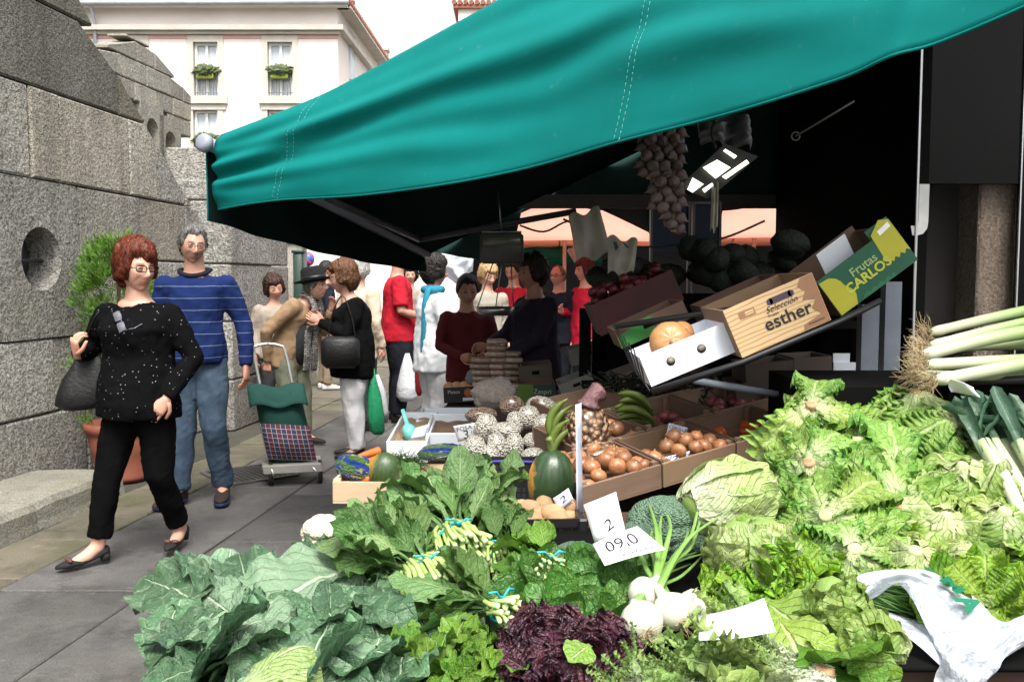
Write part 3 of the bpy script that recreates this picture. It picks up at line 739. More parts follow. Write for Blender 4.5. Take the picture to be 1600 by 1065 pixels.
def head_geo(skin, browc, nu=56, nv=44, fem=True, age=0):
    V = []; F = []; C = []
    lip = (skin[0]*.88, skin[1]*.56, skin[2]*.56) if fem else (skin[0]*.9, skin[1]*.74, skin[2]*.72)
    for i in range(nv+1):
        th = math.pi*i/nv
        for j in range(nu):
            u = 2*j/nu-1; ph = math.pi*(.6*u+.4*u**3)
            x = math.sin(th)*math.sin(ph); y = -math.sin(th)*math.cos(ph); z = math.cos(th)
            X = .074*x; Y = .094*(y if y > 0 else -abs(y)**.88); Z = .113*z
            if Z < -.005:
                k = (-Z-.005)/.108; X *= 1-.34*k**1.5; Y *= (1-.12*k) if y < 0 else (1-.38*k)
            c = skin
            if y < -.15:
                f = ss_(.15, .5, -y); d = 0
                ax = abs(X)
                d += .0265*gs_(X, .0115)*gs_(Z+.024, .017) + .014*gs_(X, .009)*gs_(Z-.004, .022) + .008*gs_(ax-.014, .008)*gs_(Z+.031, .009)
                d -= .012*gs_(ax-.031, .017)*gs_(Z-.010, .013)
                d += .006*gs_(ax-.028, .024)*gs_(Z-.034, .010)
                d += .0065*gs_(X, .023)*(gs_(Z+.053, .0055)+gs_(Z+.066, .006)) - .003*gs_(X, .022)*gs_(Z+.0595, .003)
                d += .009*gs_(X, .022)*gs_(Z+.094, .016) - .004*gs_(X, .03)*gs_(Z+.078, .008)
                d += .006*gs_(ax-.042, .018)*gs_(Z+.022, .022) - age*.004*gs_(ax-.034-(-.03-Z)*.35, .006)*ss_(.075, .05, -Z)*ss_(.02, .035, -Z)
                Y -= d*f
                if ax < .025 and -.069 < Z < -.051: c = lip
                if .013 < ax < .046 and abs(Z-.031+(ax-.03)**2*6) < .0065: c = tuple(.45*a+.55*b for a, b in zip(skin, browc))
                cheek = gs_(ax-.042, .018)*gs_(Z+.026, .02); c = (c[0], c[1]*(1-.14*cheek), c[2]*(1-.14*cheek))
            V.append((X, Y, Z)); C.append(c)
    for i in range(nv):
        for j in range(nu):
            k = (j+1) % nu; F.append((i*nu+j, (i+1)*nu+j, (i+1)*nu+k, i*nu+k))
    G_ = [(V, F)]; CC = list(C)
    for s in (-1, 1):
        e = ell((0, 0, 0), (.0125, .0125, .0125), 12, 10); e = xf(e, T(s*.031, -.0735, .010) @ RX(math.pi/2)); G_.append(e)
        for p in e[0]:
            r = math.hypot(p[0]-s*.031, p[2]-.010); fr = p[1] < -.0735
            CC.append((.02, .015, .012) if fr and r < .0062 else (.55, .5, .47))
        for kk, zz in ((1, .0165), (-1, .0045)):   # eyelids
            e = tube([(s*.031-.015, -.079, .010), (s*.031-.007, -.0885, zz), (s*.031+.007, -.0885, zz), (s*.031+.015, -.079, .010)], .0032, 5); G_.append(e); CC += [tuple(a*(.55 if kk > 0 else .8) for a in skin)]*len(e[0])
        e = ell((0, 0, 0), (.009, .019, .031), 10, 8, lambda d: 1-.25*max(0, -d.z)); e = xf(e, T(s*.076, .008, -.004) @ RZ(s*.35)); G_.append(e); CC += [(skin[0], skin[1]*.85, skin[2]*.82)]*len(e[0])
    return join(G_), CC
def hair_geo(th0, zf=.062, zs=-.02, zb=-.085, top=.0, puff=.0, strand=.006, nu=72, nv=48, side=0, fringe=0, curl=0, seed=0, strands=0):
    def hp(th, ph, ex=0.0):
        ph = (ph+math.pi) % (2*math.pi)-math.pi; a = abs(ph)
        x = math.sin(th)*math.sin(ph); y = -math.sin(th)*math.cos(ph); z = math.cos(th)
        X = .074*x; Y = .094*y; Z = .113*z
        if Z < -.005:
            k = (-Z-.005)/.108; X *= 1-.22*k**1.5; Y *= (1-.12*k) if y < 0 else (1-.25*k)
        zl = zf-fringe*ss_(1.0, .1, abs(ph-side*.5))
        if a > .75: zl = zf+(zs-zf)*ss_(.75, 1.25, a)
        if a > 1.75: zl = zs+(zb-zs)*ss_(1.75, 2.2, a)
        zl += .010*nz((ph*3, 0, 0), 1, seed)+.006*nz((ph*11, 0, 0), 1, seed)
        m = ss_(-.012, .016, Z-zl)
        st = nz((ph*7, z*1.2, 0), 1.3, seed)+.6*nz((ph*15, z*2.2, 3), 1.3, seed)
        r = th0*m-.009*(1-m)+strand*st*m+top*ss_(.2, 1, z)*m+puff*ss_(.6, 2.2, a)*m*ss_(-.9, -.1, z)
        if curl: r += curl*m*abs(nz((x*4.5, y*4.5, z*4.5), 1.6, seed))*1.6
        n = Vector((x/.074, y/.094, z/.113)).normalized(); r += ex
        return Vector((X+n.x*r, Y+n.y*r, Z+n.z*r)), m, n
    V = []; F = []
    for i in range(nv+1):
        for j in range(nu): V.append(tuple(hp(math.pi*i/nv, 2*math.pi*j/nu-math.pi)[0]))
    for i in range(nv):
        for j in range(nu):
            k = (j+1) % nu; F.append((i*nu+j, (i+1)*nu+j, (i+1)*nu+k, i*nu+k))
    S_ = ([], [])
    rr = random.Random(seed+77)
    for q in range(strands):
        th = math.acos(rr.uniform(-.75, 1)); ph = rr.uniform(-math.pi, math.pi)
        if hp(th, ph)[1] < .6: continue
        dth = rr.uniform(.05, .10); dph = rr.uniform(-.10, .10)+(.05 if side else 0); w_ = rr.uniform(.0012, .0030); lift = rr.uniform(.001, .007); o = len(S_[0]); n_ = 6
        for k in range(n_):
            p, m, n = hp(min(3.1, th+dth*k), ph+dph*k, lift*(.3+.25*k)+rr.uniform(-.001, .001)); sd = Vector((n.y, -n.x, 0)); sd = sd.normalized() if sd.length > .01 else Vector((1, 0, 0)); ww = w_*(1-.8*k/(n_-1))
            S_[0].append(tuple(p-sd*ww)); S_[0].append(tuple(p+sd*ww))
        for k in range(n_-1): S_[1].append((o+2*k, o+2*k+1, o+2*k+3, o+2*k+2))
    return (V, F), S_
def hand_geo(wr, d, nrm, side, curl=.5, s=1.0, spread=.1):
    "palm and five fingers; d = direction of the fingers, nrm = back of the hand, side = +1 thumb towards nrm x d"
    d = Vector(d).normalized(); nrm = Vector(nrm); nrm = (nrm-d*nrm.dot(d)).normalized(); a = d.cross(nrm)*side
    wr = Vector(wr); gs = []
    rings = []
    for t_, hw, ht in ((-.02, .024, .019), (.01, .026, .018), (.045, .038, .017), (.075, .041, .014), (.092, .038, .011)):
        c = wr+d*t_*s
        rings.append([c+a*(hw*s*math.cos(2*math.pi*k/12))+nrm*(ht*s*math.sin(2*math.pi*k/12)) for k in range(12)])
    gs.append(loft(rings))
    for off, L, r, ex in ((.029, .068, .0088, .05), (.010, .078, .0092, .0), (-.010, .073, .0088, .03), (-.028, .056, .0078, .12)):
        p = wr+d*(.085*s)+a*(off*s); dd = (d+a*(off*4*spread)).normalized(); pts = [p-dd*.012]; ang = 0
        for k, fr in enumerate((.45, .32, .23)):
            ang += (curl+ex*curl)*(.7, .9, .6)[k]
            v = dd*math.cos(ang)-nrm*math.sin(ang); pts.append(pts[-1]+v*(L*fr*s+(.012 if k == 0 else 0)))
        gs.append(tube(smooth_path(pts, 2), [r*s*(1-.035*k) for k in range(6)]+[r*s*.55], 7))
    p = wr+d*(.022*s)+a*(.028*s); v = (d*.75+a*.75-nrm*.25*(1+curl)).normalized(); v2 = (d*1.0+a*.15-nrm*.35*(1+curl)).normalized()
    gs.append(tube(smooth_path([p-v*.015, p+v*.035*s, p+v*.035*s+v2*.030*s, p+v*.035*s+v2*.054*s], 2), [.013*s, .012*s, .0115*s, .0105*s, .010*s, .009*s, .006*s], 7))
    return join(gs)
def shoe_geo(an, d, s=1.0, low=False, heel=.0, z0=.012):
    "shoe lofted from heel to toe; an = ankle point above the heel, d = toe direction on the ground"
    d = Vector((d[0], d[1], 0)).normalized(); a = Vector((-d.y, d.x, 0)); o = Vector((an[0], an[1], z0))
    prof = [(-.062, .020, .045), (-.052, .030, .075), (-.02, .034, .082), (.03, .034, .075), (.08, .040, .058), (.125, .044, .046), (.165, .040, .036), (.195, .025, .026), (.204, .010, .018)]
    if low: prof = [(-.06, .018, .042), (-.05, .027, .050), (-.02, .029, .034), (.03, .028, .024), (.08, .034, .030), (.125, .038, .036), (.165, .033, .030), (.195, .018, .022), (.207, .006, .015)]
    rings = []
    for y, hw, h in prof:
        lift = heel*ss_(.08, -.03, y)+heel*.1
        c = o+d*(y*s)+Vector((0, 0, lift))
        r = []
        for k in range(14):
            an_ = 2*math.pi*k/14; sx = math.cos(an_); sz = math.sin(an_)
            r.append(c+a*(hw*s*(abs(sx)**.75)*(1 if sx > 0 else -1))+Vector((0, 0, (h*s*.5)*(1+ (sz if sz > 0 else max(-1, sz*1.6))))))
        rings.append(r)
    g = [loft(rings)]
    if heel > .015: g.append(tube([o+d*(-.04*s)+Vector((0, 0, heel+.01)), o+d*(-.04*s)], [.027*s, .023*s], 10))
    return join(g)
def sole_geo(an, d, s=1.0, z0=.012):
    d = Vector((d[0], d[1], 0)).normalized(); a = Vector((-d.y, d.x, 0)); o = Vector((an[0], an[1], z0))
    out = [(-.066, 0), (-.058, .024), (-.03, .036), (.03, .036), (.08, .043), (.125, .047), (.17, .042), (.2, .026), (.21, 0)]
    lo = [o+d*(y*s)+a*(w_*s) for y, w_ in out]+[o+d*(y*s)-a*(w_*s) for y, w_ in out[-2:0:-1]]
    return loft([lo, [p+Vector((0, 0, .022)) for p in lo]])
HAIRS = {}
def person(label, pos, face, H, top, topm, pants, pantm, skin, hair, hairm, J=None, w=1.0, fem=True, head=(0, 0, 0), hem=.47, sleeve=1.0, bust=0.0, belly=0.0,
           shoes=None, shoem=None, pantlen=1.0, curlL=.5, curlR=.5, vox=.013, group=None, legw=1.0, neckline=.0, hq=1, coll=None, low=False, heel=0., palmL=None, palmR=None, age=0, hands=True, open_neck=None, handsc=1.0):
    M = T(pos) @ RZ(R(face)) ; root = thing('person', label, 'person', M=M, group=group)
    j = dict(pel=(0, 0, .53), chest=(0, 0, .70), neck=(0, .004, .835), head=(0, -.012, .928),
             shR=(-.106, .005, .785), elR=(-.135, .02, .63), wrR=(-.14, -.035, .485), hdR=(-.002, -.03, -.1),
             shL=(.106, .005, .785), elL=(.135, .02, .63), wrL=(.14, -.035, .485), hdL=(.002, -.03, -.1),
             hpR=(-.05, 0, .50), knR=(-.052, -.012, .28), anR=(-.052, .012, .045), toR=(-.012, -.1, 0),
             hpL=(.05, 0, .50), knL=(.052, -.012, .28), anL=(.052, .012, .045), toL=(.012, -.1, 0))
    j.update(J or {})
    dirs = ('hdR', 'hdL', 'toR', 'toL')
    j = {k: (Vector(v) if k in dirs else Vector(v)*H) for k, v in j.items()}
    lat_s = (j['shL']-j['shR']).normalized(); lat_h = (j['hpL']-j['hpR']).normalized()
    def torso(prof, grow=0.0, n=22):
        p0, p1, p2 = j['pel'], j['chest'], j['neck']; rings = []
        ctl = p1*2-(p0+p2)*.5
        for t_, hw, hd, fo in prof:
            tt = max(-.3, t_)
            c = p0*(1-tt)**2+ctl*(2*tt*(1-tt))+p2*tt*tt if tt >= 0 else p0+(ctl-p0)*2*tt
            q = max(0, min(1, t_)); tan = ((ctl-p0)*(1-q)+(p2-ctl)*q).normalized()
            la = lat_h.lerp(lat_s, max(0, min(1, t_))); la = (la-tan*la.dot(tan)).normalized(); fr = la.cross(tan); fr = -fr if fr.y > 0 and abs(la.x) > .5 else fr
            fr = tan.cross(la)*-1 if False else fr
            ring = []
            for k in range(n):
                an = 2*math.pi*k/n; cx, sx = math.cos(an), math.sin(an)
                e = .88
                X = hw*H*(abs(cx)**e)*(1 if cx > 0 else -1); Yf = (hd*H)*(abs(sx)**e)*(1 if sx > 0 else -1)
                if sx > 0: Yf *= 1+fo
                ring.append(c+la*(X*(1+grow/(hw*H)) if grow else X)+fr*(Yf*(1+grow/(hd*H)) if grow else Yf))
            rings.append(ring)
        return loft(rings)
    h0 = (hem*H-j['pel'].z)/max(.05, (j['neck'].z-j['pel'].z))
    prof = [(h0, .110*w, .090*w, belly*.6), (min(h0+.12, .03), .110*w, .090*w, belly), (.15, .106*w, .084*w, belly), (.38, .095*w, .073*w, belly*.9), (.66, .102*w, .075*w, bust), (.80, .103*w**.6, .062*w, bust*.3), (.885, .080*w**.5, .048, 0), (.95, .046, .040, 0)]
    prof = sorted(prof)
    # --- garment on the torso and sleeves, fused into one surface
    def arm(s, cut=1.0, g=1.0):
        a, b_, c = j['sh'+s], j['el'+s], j['wr'+s]
        pts = [a+(j['neck']-a)*.35+Vector((0, 0, -.022*H)), a, a.lerp(b_, .5), b_, b_.lerp(c, .5), c]
        rad = [.036, .043, .037, .032, .028, .023]
        if cut < 1:
            k = cut*2
            if k <= 1: pts = pts[:2]+[a.lerp(b_, k*.5), a.lerp(b_, k)]; rad = [.036, .045, .043, .042]
            else: pts = pts[:4]+[b_.lerp(c, k-1)]; rad = rad[:4]+[.032]
        return tube(pts, [r*H*g*(w**.5) for r in rad], 12)
    gts = [torso(prof)]+[arm(s, sleeve, 1.02) for s in 'RL']+[ell(tuple(j['sh'+s]), (.042*H*w**.5,)*3, 12, 8) for s in 'RL']
    V, F, N = fuse(join(gts), vox, 8)
    V = [v+n*(.010*nz((v.x*1.2, v.y*1.2, v.z*.8), 11, face)+.005*nz(v, 26, H)) for v, n in zip(V, N)]
    gar = mk(top, (V, F), topm, root, world=False)
    # --- trousers / skirt
    pl = []
    for s in 'RL':
        hp, kn, an = j['hp'+s], j['kn'+s], j['an'+s]; e = kn.lerp(an, pantlen*.97)
        pl.append(tube([hp+Vector((0, 0, .03*H)), hp.lerp(kn, .3), kn, kn.lerp(e, .5), e], [.054*H*w**.7*legw, .058*H*w**.6*legw, .044*H*w**.4*legw, .041*H*w**.3*legw, .037*H*legw], 14))
    pl.append(ell(tuple(j['pel']+Vector((0, .004*H, -.015*H))), (.092*H*w**.9, .068*H*w**.8, .07*H), 18, 12))
    V, F, N = fuse(join(pl), vox, 6)
    V = [v+n*(.012*nz((v.x*1.3+v.z*.3, v.y*1.3, v.z*.55), 12, face+3)+.006*abs(nz((v.x, v.y, v.z*1.8-v.x), 17, 2))) for v, n in zip(V, N)]
    mk(pants, (V, F), pantm, root, world=False)
    # --- one continuous body: torso, limbs, neck, head, hands
    bl = [torso([(a, b_*.8, c*.8, 0) for a, b_, c, d_ in prof if a < .9]+[(.9, .06, .045, 0), (1.0, .038, .038, 0)])]
    hd = j['head']; bl.append(tube([j['neck']-Vector((0, 0, .03*H)), j['neck'].lerp(hd, .35), hd+Vector((0, .012, -.02))], [.042*H, .034*H, .034*H], 14))
    for s in 'RL':
        bl.append(tube([j['sh'+s], j['sh'+s].lerp(j['el'+s], .5), j['el'+s], j['el'+s].lerp(j['wr'+s], .35), j['wr'+s]], [r*H*w**.3 for r in (.03, .029, .025, .024, .0165)], 12))
        bl.append(tube([j['hp'+s], j['kn'+s], j['kn'+s].lerp(j['an'+s], .4), j['an'+s]], [.048*H, .032*H, .032*H, .0205*H], 12))
        tp_ = j['to'+s].normalized()
        bl.append(tube([j['an'+s]+Vector((0, 0, .02)), j['an'+s]+tp_*.05+Vector((0, 0, -.018)), j['an'+s]+tp_*.12+Vector((0, 0, -.045))], [.021*H, .021*H, .016*H], 10))
    V, F, N = fuse(join(bl), vox*.9, 3)
    G_ = [(V, F)]; C = [skin]*len(V)
    hg, hc = head_geo(skin, tuple(x for x in (hair['c'] if 'c' in hair else (.05, .03, .02))), 60 if hq else 44, 48 if hq else 34, fem, age)
    HM = T(hd) @ RZ(R(head[0])) @ RX(R(head[1])) @ RY(R(head[2])) @ SC(*([H/1.65*1.02]*3) if False else (1.0, 1.0, 1.0)) @ SC(.99, .99, .99)
    G_.append(xf(hg, HM)); C += hc
    if hands:
        for s, cu, pn in (('R', curlR, palmR), ('L', curlL, palmL)):
            d_ = j['hd'+s]; d_ = d_ if d_.length > 0 else j['wr'+s]-j['el'+s]
            pn = Vector(pn) if pn else Vector((-1 if s == 'R' else 1, -.2, .2))
            g = hand_geo(j['wr'+s], d_, pn, 1 if s == 'R' else -1, cu, H/1.72*handsc); G_.append(g); C += [(skin[0]*1.0, skin[1]*.9, skin[2]*.88)]*len(g[0])
    mk('body', join(G_), M_skin, root, world=False, cols=C)
    if hair.get('geo', True):
        kw = {k: v for k, v in hair.items() if k not in ('c', 'geo')}
        hg1, hg2 = hair_geo(strands=1400 if hq else 350, **kw); ho = mk('hair', xf(hg1, HM), hairm, root, world=False)
        tag(mk('hair_strands', xf(hg2, HM), hairm, ho, world=False), kind='stuff')
    if not shoes: shoes, shoem = 'shoe', M_blksh
    if shoes:
        for s in 'RL':
            z_ = j['an'+s].z-.045*H
            sh = mk(shoes, shoe_geo(j['an'+s], j['to'+s], H/1.68, low, heel, .014+max(0, z_)), shoem, root, world=False)
    if coll:
        c = j['neck']; mk('collar', tube([c+Vector((.052*H*math.sin(a)*1.0, .002-.044*H*math.cos(a), .008*H-.022*H*max(0, math.cos(a)))) for a in [-2.9+5.8*k/16 for k in range(17)]], .0095*H, 8, .8), coll, root, world=False)
    return root, HM, j
def glasses(root, HM, m, rect=True, y=-.104):
    gs = []
    for s in (-1, 1):
        pts = []
        for k in range(17):
            a = 2*math.pi*k/16; cx, sz = math.cos(a), math.sin(a); e = .55 if rect else .9
            pts.append((s*.034+.027*abs(cx)**e*(1 if cx > 0 else -1), y+abs(s*.034+.02*cx)*.12, .010+.0155*abs(sz)**e*(1 if sz > 0 else -1)))
        gs.append(tube(pts, .0024 if rect else .0014, 5)); gs.append(tube([(s*.061, y+.007, .014), (s*.079, -.03, .014), (s*.08, .012, .008)], .002, 5))
    gs.append(tube([(-.008, y, .014), (.008, y, .014)], .002, 5))
    return mk('glasses', xf(join(gs), HM), m, root, world=False)
SK1, SK2, SK3 = (.60, .34, .25), (.52, .29, .21), (.42, .22, .155)
H_auburn = hair_mat('auburn_hair', (.17, .034, .012), (.055, .010, .005))
H_grey = hair_mat('grey_hair', (.22, .21, .20), (.06, .058, .055))
H_white = hair_mat('white_hair', (.50, .48, .46), (.28, .27, .26))
H_dark = hair_mat('dark_hair', (.020, .014, .011), (.008, .006, .005))
H_brown = hair_mat('brown_hair', (.055, .022, .012), (.02, .009, .006))
H_tan = hair_mat('tinted_brown_hair', (.17, .072, .030), (.065, .028, .014))
H_blond = hair_mat('blond_hair', (.50, .33, .16), (.30, .18, .08))
H_plum = hair_mat('plum_hair', (.11, .018, .018), (.045, .008, .009))
def dots(t, c):
    vo = t.add('ShaderNodeTexVoronoi'); vo.inputs['Scale'].default_value = 46; t.ln(t.coord(), vo.inputs['Vector'])
    sp = t.add('ShaderNodeSeparateXYZ'); t.ln(t.coord(), sp.inputs[0])
    mask = t.math('LESS_THAN', vo.outputs['Distance'], .085)
    return t.mix(mask, c, (.55, .55, .58))
C_black = cloth('black_knit_with_sequins', (.0055, .0055, .006), (.004, .004, .0045), 1.0, .4, 10, spec=.04, extra=dots)
C_blackp = cloth('black_trousers', (.0045, .0045, .005), (.0035, .0035, .004), 1.0, .25, spec=.04)
def stripes(t, c):
    sp = t.add('ShaderNodeSeparateXYZ'); t.ln(t.coord(), sp.inputs[0])
    zz = t.math('ADD', sp.outputs['Z'], t.math('MULTIPLY', t.noise(5, 2), .012))
    fr = t.math('FRACT', t.math('MULTIPLY', zz, 13.5)); return t.mix(t.math('LESS_THAN', fr, .045), c, (.15, .19, .27))
C_blue = cloth('royal_blue_jumper', (.006, .019, .092), (.0045, .014, .07), .9, .5, 8, extra=stripes)
def denimx(t, c): return t.mix(t.math('MULTIPLY', t.ramp(t.noise(3.5, 4, .6), .45, .7), .7), c, (.10, .145, .20))
C_jean = cloth('faded_jeans', (.045, .072, .112), (.03, .05, .08), .85, .6, 9, extra=denimx)
M_suede = plain('black_suede', (.012, .011, .011), None, .8); M_brownsh = plain('brown_suede_shoe', (.035, .022, .015), (.02, .013, .01), .8)
M_blksh = plain('black_shoe', (.014, .013, .013), None, .5); M_whitesn = plain('white_sneaker', (.75, .75, .74), (.6, .6, .6), .5)
M_frame = plain('glasses_frame', (.01, .008, .008), None, .25, bump=0); M_wire = plain('wire_frame', (.25, .22, .2), None, .3, metal=.8, bump=0)
# 1 --- woman in black
Hh = 1.60
g0 = G(215, 882)
r1, HM1, j1 = person('woman in black sequinned jumper and cropped trousers striding beside the grey wall', Vector((-1.90, 4.55, .012)), -8, Hh, 'jumper', C_black, 'trousers', C_blackp, SK1,
    dict(c=(.09, .03, .015), th0=.018, zf=.070, zs=-.045, zb=-.085, top=.026, puff=.012, strand=.014, side=1, fringe=.030, seed=2, curl=.012), H_auburn,
    J=dict(pel=(.0, .0, .53), chest=(.004, .0, .70), neck=(.0, .0, .845), head=(.010, -.018, .932), hpR=(-.052, 0, .5), hpL=(.052, 0, .5),
           knR=(-.085, -.055, .285), anR=(-.112, -.082, .05), toR=(-.62, -.75, 0), knL=(.058, .0, .28), anL=(.055, .135, .06), toL=(.1, -1, 0),
           shR=(-.106, 0, .785), elR=(-.172, .02, .685), wrR=(-.168, -.07, .668), hdR=(.06, -.25, .62), shL=(.106, 0, .785), elL=(.175, .02, .655), wrL=(.128, -.065, .535), hdL=(-.45, -.25, -.62)),
    w=1.14, bust=.46, belly=.22, head=(62, 3, 0), hem=.475, vox=.010, shoes='pump', shoem=M_suede, low=True, heel=.028, pantlen=.86, curlR=.95, curlL=.45, legw=.95, palmR=(-.5, -.9, .2), palmL=(.5, -.7, .35), age=1, handsc=1.0)
glasses(r1, HM1, M_frame)
M_bow = plain('brown_bow', (.12, .05, .04), (.08, .03, .025), .6)
for s in 'RL':
    d_ = j1['to'+s].normalized(); a_ = Vector((-d_.y, d_.x, 0)); c = j1['an'+s]+d_*.135; c.z = .052+max(0, j1['an'+s].z-.045*Hh)
    mk('bow', join([ell((0, 0, 0), (1, 1, 1), 8, 6)]), M_bow, r1, world=False, M=T(c+a_*.02) @ d_.to_track_quat('Y', 'Z').to_matrix().to_4x4() @ SC(.022, .013, .011))
    mk('bow', join([ell((0, 0, 0), (1, 1, 1), 8, 6)]), M_bow, r1, world=False, M=T(c-a_*.02) @ d_.to_track_quat('Y', 'Z').to_matrix().to_4x4() @ SC(.022, .013, .011))
# skin of the wide neckline, rings and the sunglasses hooked in the collar
mk('neckline', ell((0, 0, 0), (1, 1, 1), 18, 10), M_skin, r1, world=False, M=T(.0, -.030, Hh*.826) @ RX(R(32)) @ SC(.088, .052, .034), cols=[SK1]*(18*11))
lens = [box((s*.03, 0, 0), (.05, .006, .036), .006) for s in (-1, 1)]+[tube([(-.005, 0, .01), (.005, 0, .01)], .003, 5), tube([(.055, 0, .012), (.058, .02, .05), (.05, .03, .09)], .003, 5)]
mk('sunglasses', xf(join(lens), T(.012, -.185, Hh*.775) @ RX(R(-18)) @ RY(R(62))), plain('smoke_lens', (.22, .23, .26), (.1, .1, .12), .12, 4, bump=0), r1, world=False)
# her shoulder bag
W1 = wm(r1)
M_leather = plain('black_leather', (.006, .006, .006), (.004, .004, .004), .5, 10, 50, .5, .008)
hb = thing('handbag', 'slouchy black leather shoulder bag hanging at the striding woman\'s side', 'handbag', W1 @ Vector((-.32, -.02, .7)))
rg = []
for z_, hw, hd in ((-.125, .06, .03), (-.12, .12, .05), (-.09, .15, .062), (-.03, .145, .06), (.03, .12, .048), (.08, .09, .034), (.12, .062, .022), (.135, .05, .014)):
    rg.append([Vector((hw*math.copysign(abs(math.cos(q))**.7, math.cos(q))*(1+.05*nz((math.cos(q)*3, z_*20, 1)))+.02*math.sin(z_*14), hd*math.sin(q)*(1+.12*nz((math.cos(q)*4, z_*25, 5))), z_+.018*math.cos(q)**2*(1 if z_ > 0 else .6))) for q in [2*math.pi*k/28 for k in range(28)]])
mk('bag_body', xf(loft(rg), W1 @ T(-.285, .0, .905) @ RZ(.5) @ RY(-.12)), M_leather, hb)
mk('strap', tube(smooth_path([W1 @ Vector(p) for p in ((-.31, -.03, 1.02), (-.26, -.05, 1.13), (-.185, -.06, 1.27), (-.165, .02, 1.30), (-.19, .08, 1.22), (-.25, .03, 1.02))], 5), .007, 6, .5), M_leather, hb)
# 2 --- man in the striped blue jumper
r2, HM2, j2 = person('grey haired man in striped royal blue jumper and jeans walking behind the woman in black', Vector((-2.02, 5.72, .012)), 6, 1.79, 'jumper', C_blue, 'jeans', C_jean, SK2,
    dict(c=(.05, .048, .045), th0=.009, zf=.082, zs=-.008, zb=-.07, top=.012, strand=.006, curl=.012, seed=5), H_grey,
    J=dict(knR=(-.05, .0, .285), anR=(-.072, -.01, .05), toR=(-.5, -1, 0), knL=(.062, -.04, .28), anL=(.078, .03, .055), toL=(.1, -1, 0), elL=(.165, .02, .645), wrL=(.178, -.03, .50), hdL=(.04, -.2, -1),
           head=(.0, -.02, .925)), w=.97, fem=False, head=(26, 8, 4), hem=.515, vox=.011, shoes='shoe', shoem=M_brownsh, curlL=.55, age=1, coll=cloth('navy_collar', (.01, .012, .02)), legw=1.02, belly=.1)
glasses(r2, HM2, M_wire, False)
M_navysole = plain('navy_sole', (.02, .03, .12), None, .5)
for s in 'RL': mk('sole', sole_geo(j2['an'+s], j2['to'+s], 1.04), M_navysole, r2, world=False)
mk('undershirt', tube([j2['neck']+Vector((.05*math.sin(a), -.05*math.cos(a)-.004, -.006)) for a in [-.8+1.6*k/6 for k in range(7)]], .012, 6), cloth('navy_collar', (.01, .012, .02)), r2, world=False)
# the crowd ---------------------------------------------------------------------------------
C_beige = cloth('beige_cardigan', (.34, .29, .24), (.28, .235, .19)); C_camel = cloth('camel_jacket', (.30, .20, .115), (.24, .155, .09), .85, .5)
C_grey = cloth('dark_grey_cloth', (.035, .036, .04)); C_navy = cloth('navy_jacket', (.012, .016, .028)); C_blkcard = cloth('black_cardigan', (.006, .006, .0065), None, 1.0, .5, spec=.05)
C_whitep = cloth('white_trousers', (.66, .65, .66), (.58, .57, .59), .8, .7, 9); C_cream = cloth('cream_jacket', (.58, .47, .35), (.5, .4, .3)); C_red = cloth('crimson_polo', (.42, .010, .025), (.34, .008, .02), .85, .5)
C_dnavy = cloth('dark_track_trousers', (.012, .014, .022)); C_white = cloth('white_tunic', (.72, .74, .76), (.62, .64, .67), .8, .8, 8); C_maroon = cloth('maroon_apron', (.10, .012, .014)); C_purple = cloth('dark_purple_smock', (.022, .016, .032), (.016, .012, .024))
C_khaki = cloth('khaki_trousers', (.27, .21, .14)); C_redc = cloth('red_coat', (.55, .015, .045), (.42, .012, .035)); C_sage = cloth('sage_trousers', (.16, .17, .12)); C_floral = cloth('floral_blouse', (.45, .38, .33), (.2, .14, .12), .85, .4, 22)
def short(c, **k):
    d = dict(c=c, th0=.012, zf=.068, zs=-.012, zb=-.075, top=.008, strand=.005); d.update(k); return d
def bob(c, **k):
    d = dict(c=c, th0=.016, zf=.062, zs=-.05, zb=-.09, top=.018, puff=.014, strand=.011, fringe=.012, curl=.012); d.update(k); return d
p3, _, _ = person('short woman in beige cardigan with hair dyed dark red, standing behind the hat wearer', (-2.36, 8.9, .012), 25, 1.46, 'cardigan', C_beige, 'trousers', C_grey, SK2, bob((.04, .015, .01), seed=8), H_brown, w=1.1, shoes='shoe', shoem=M_brownsh, hq=0, head=(5, 8, -8), age=1)
C_hatc = cloth('black_felt', (.012, .013, .015), None, .9, .2)
r4, HM4, j4 = person('old man in black felt hat and camel jacket leaning forward over his trolley handle', (-1.86, 7.75, .012), 72, 1.60, 'jacket', C_camel, 'trousers', C_sage, SK2, short((.05, .04, .035), seed=4), H_grey,
    J=dict(pel=(0, .06, .52), chest=(0, .0, .68), neck=(0, -.065, .795), head=(0, -.115, .868), shR=(-.105, -.04, .765), shL=(.105, -.04, .765), elR=(-.165, .085, .63), wrR=(-.12, .11, .47), hdR=(.0, .1, -1), elL=(.12, -.10, .62), wrL=(.06, -.17, .74), hdL=(-.1, -.3, .7),
           hpR=(-.05, .05, .5), hpL=(.05, .05, .5), knR=(-.055, .03, .28), knL=(.055, .0, .28), anR=(-.06, .06, .045), anL=(.06, .0, .045)),
    fem=False, head=(6, -6, 0), hem=.46, shoes='shoe', shoem=M_brownsh, w=1.08, age=1, curlR=1.0)
hat = mk('hat', xf(lathe([(.001, .085), (.03, .1), (.075, .112), (.090, .09), (.097, .02), (.10, .006), (.150, -.004), (.158, .006), (.150, .004), (.098, -.012), (.09, -.02)], 28), HM4 @ T(0, .008, .055) @ RX(R(-4)) @ SC(1, 1.14, 1.05)), C_hatc, r4, world=False)
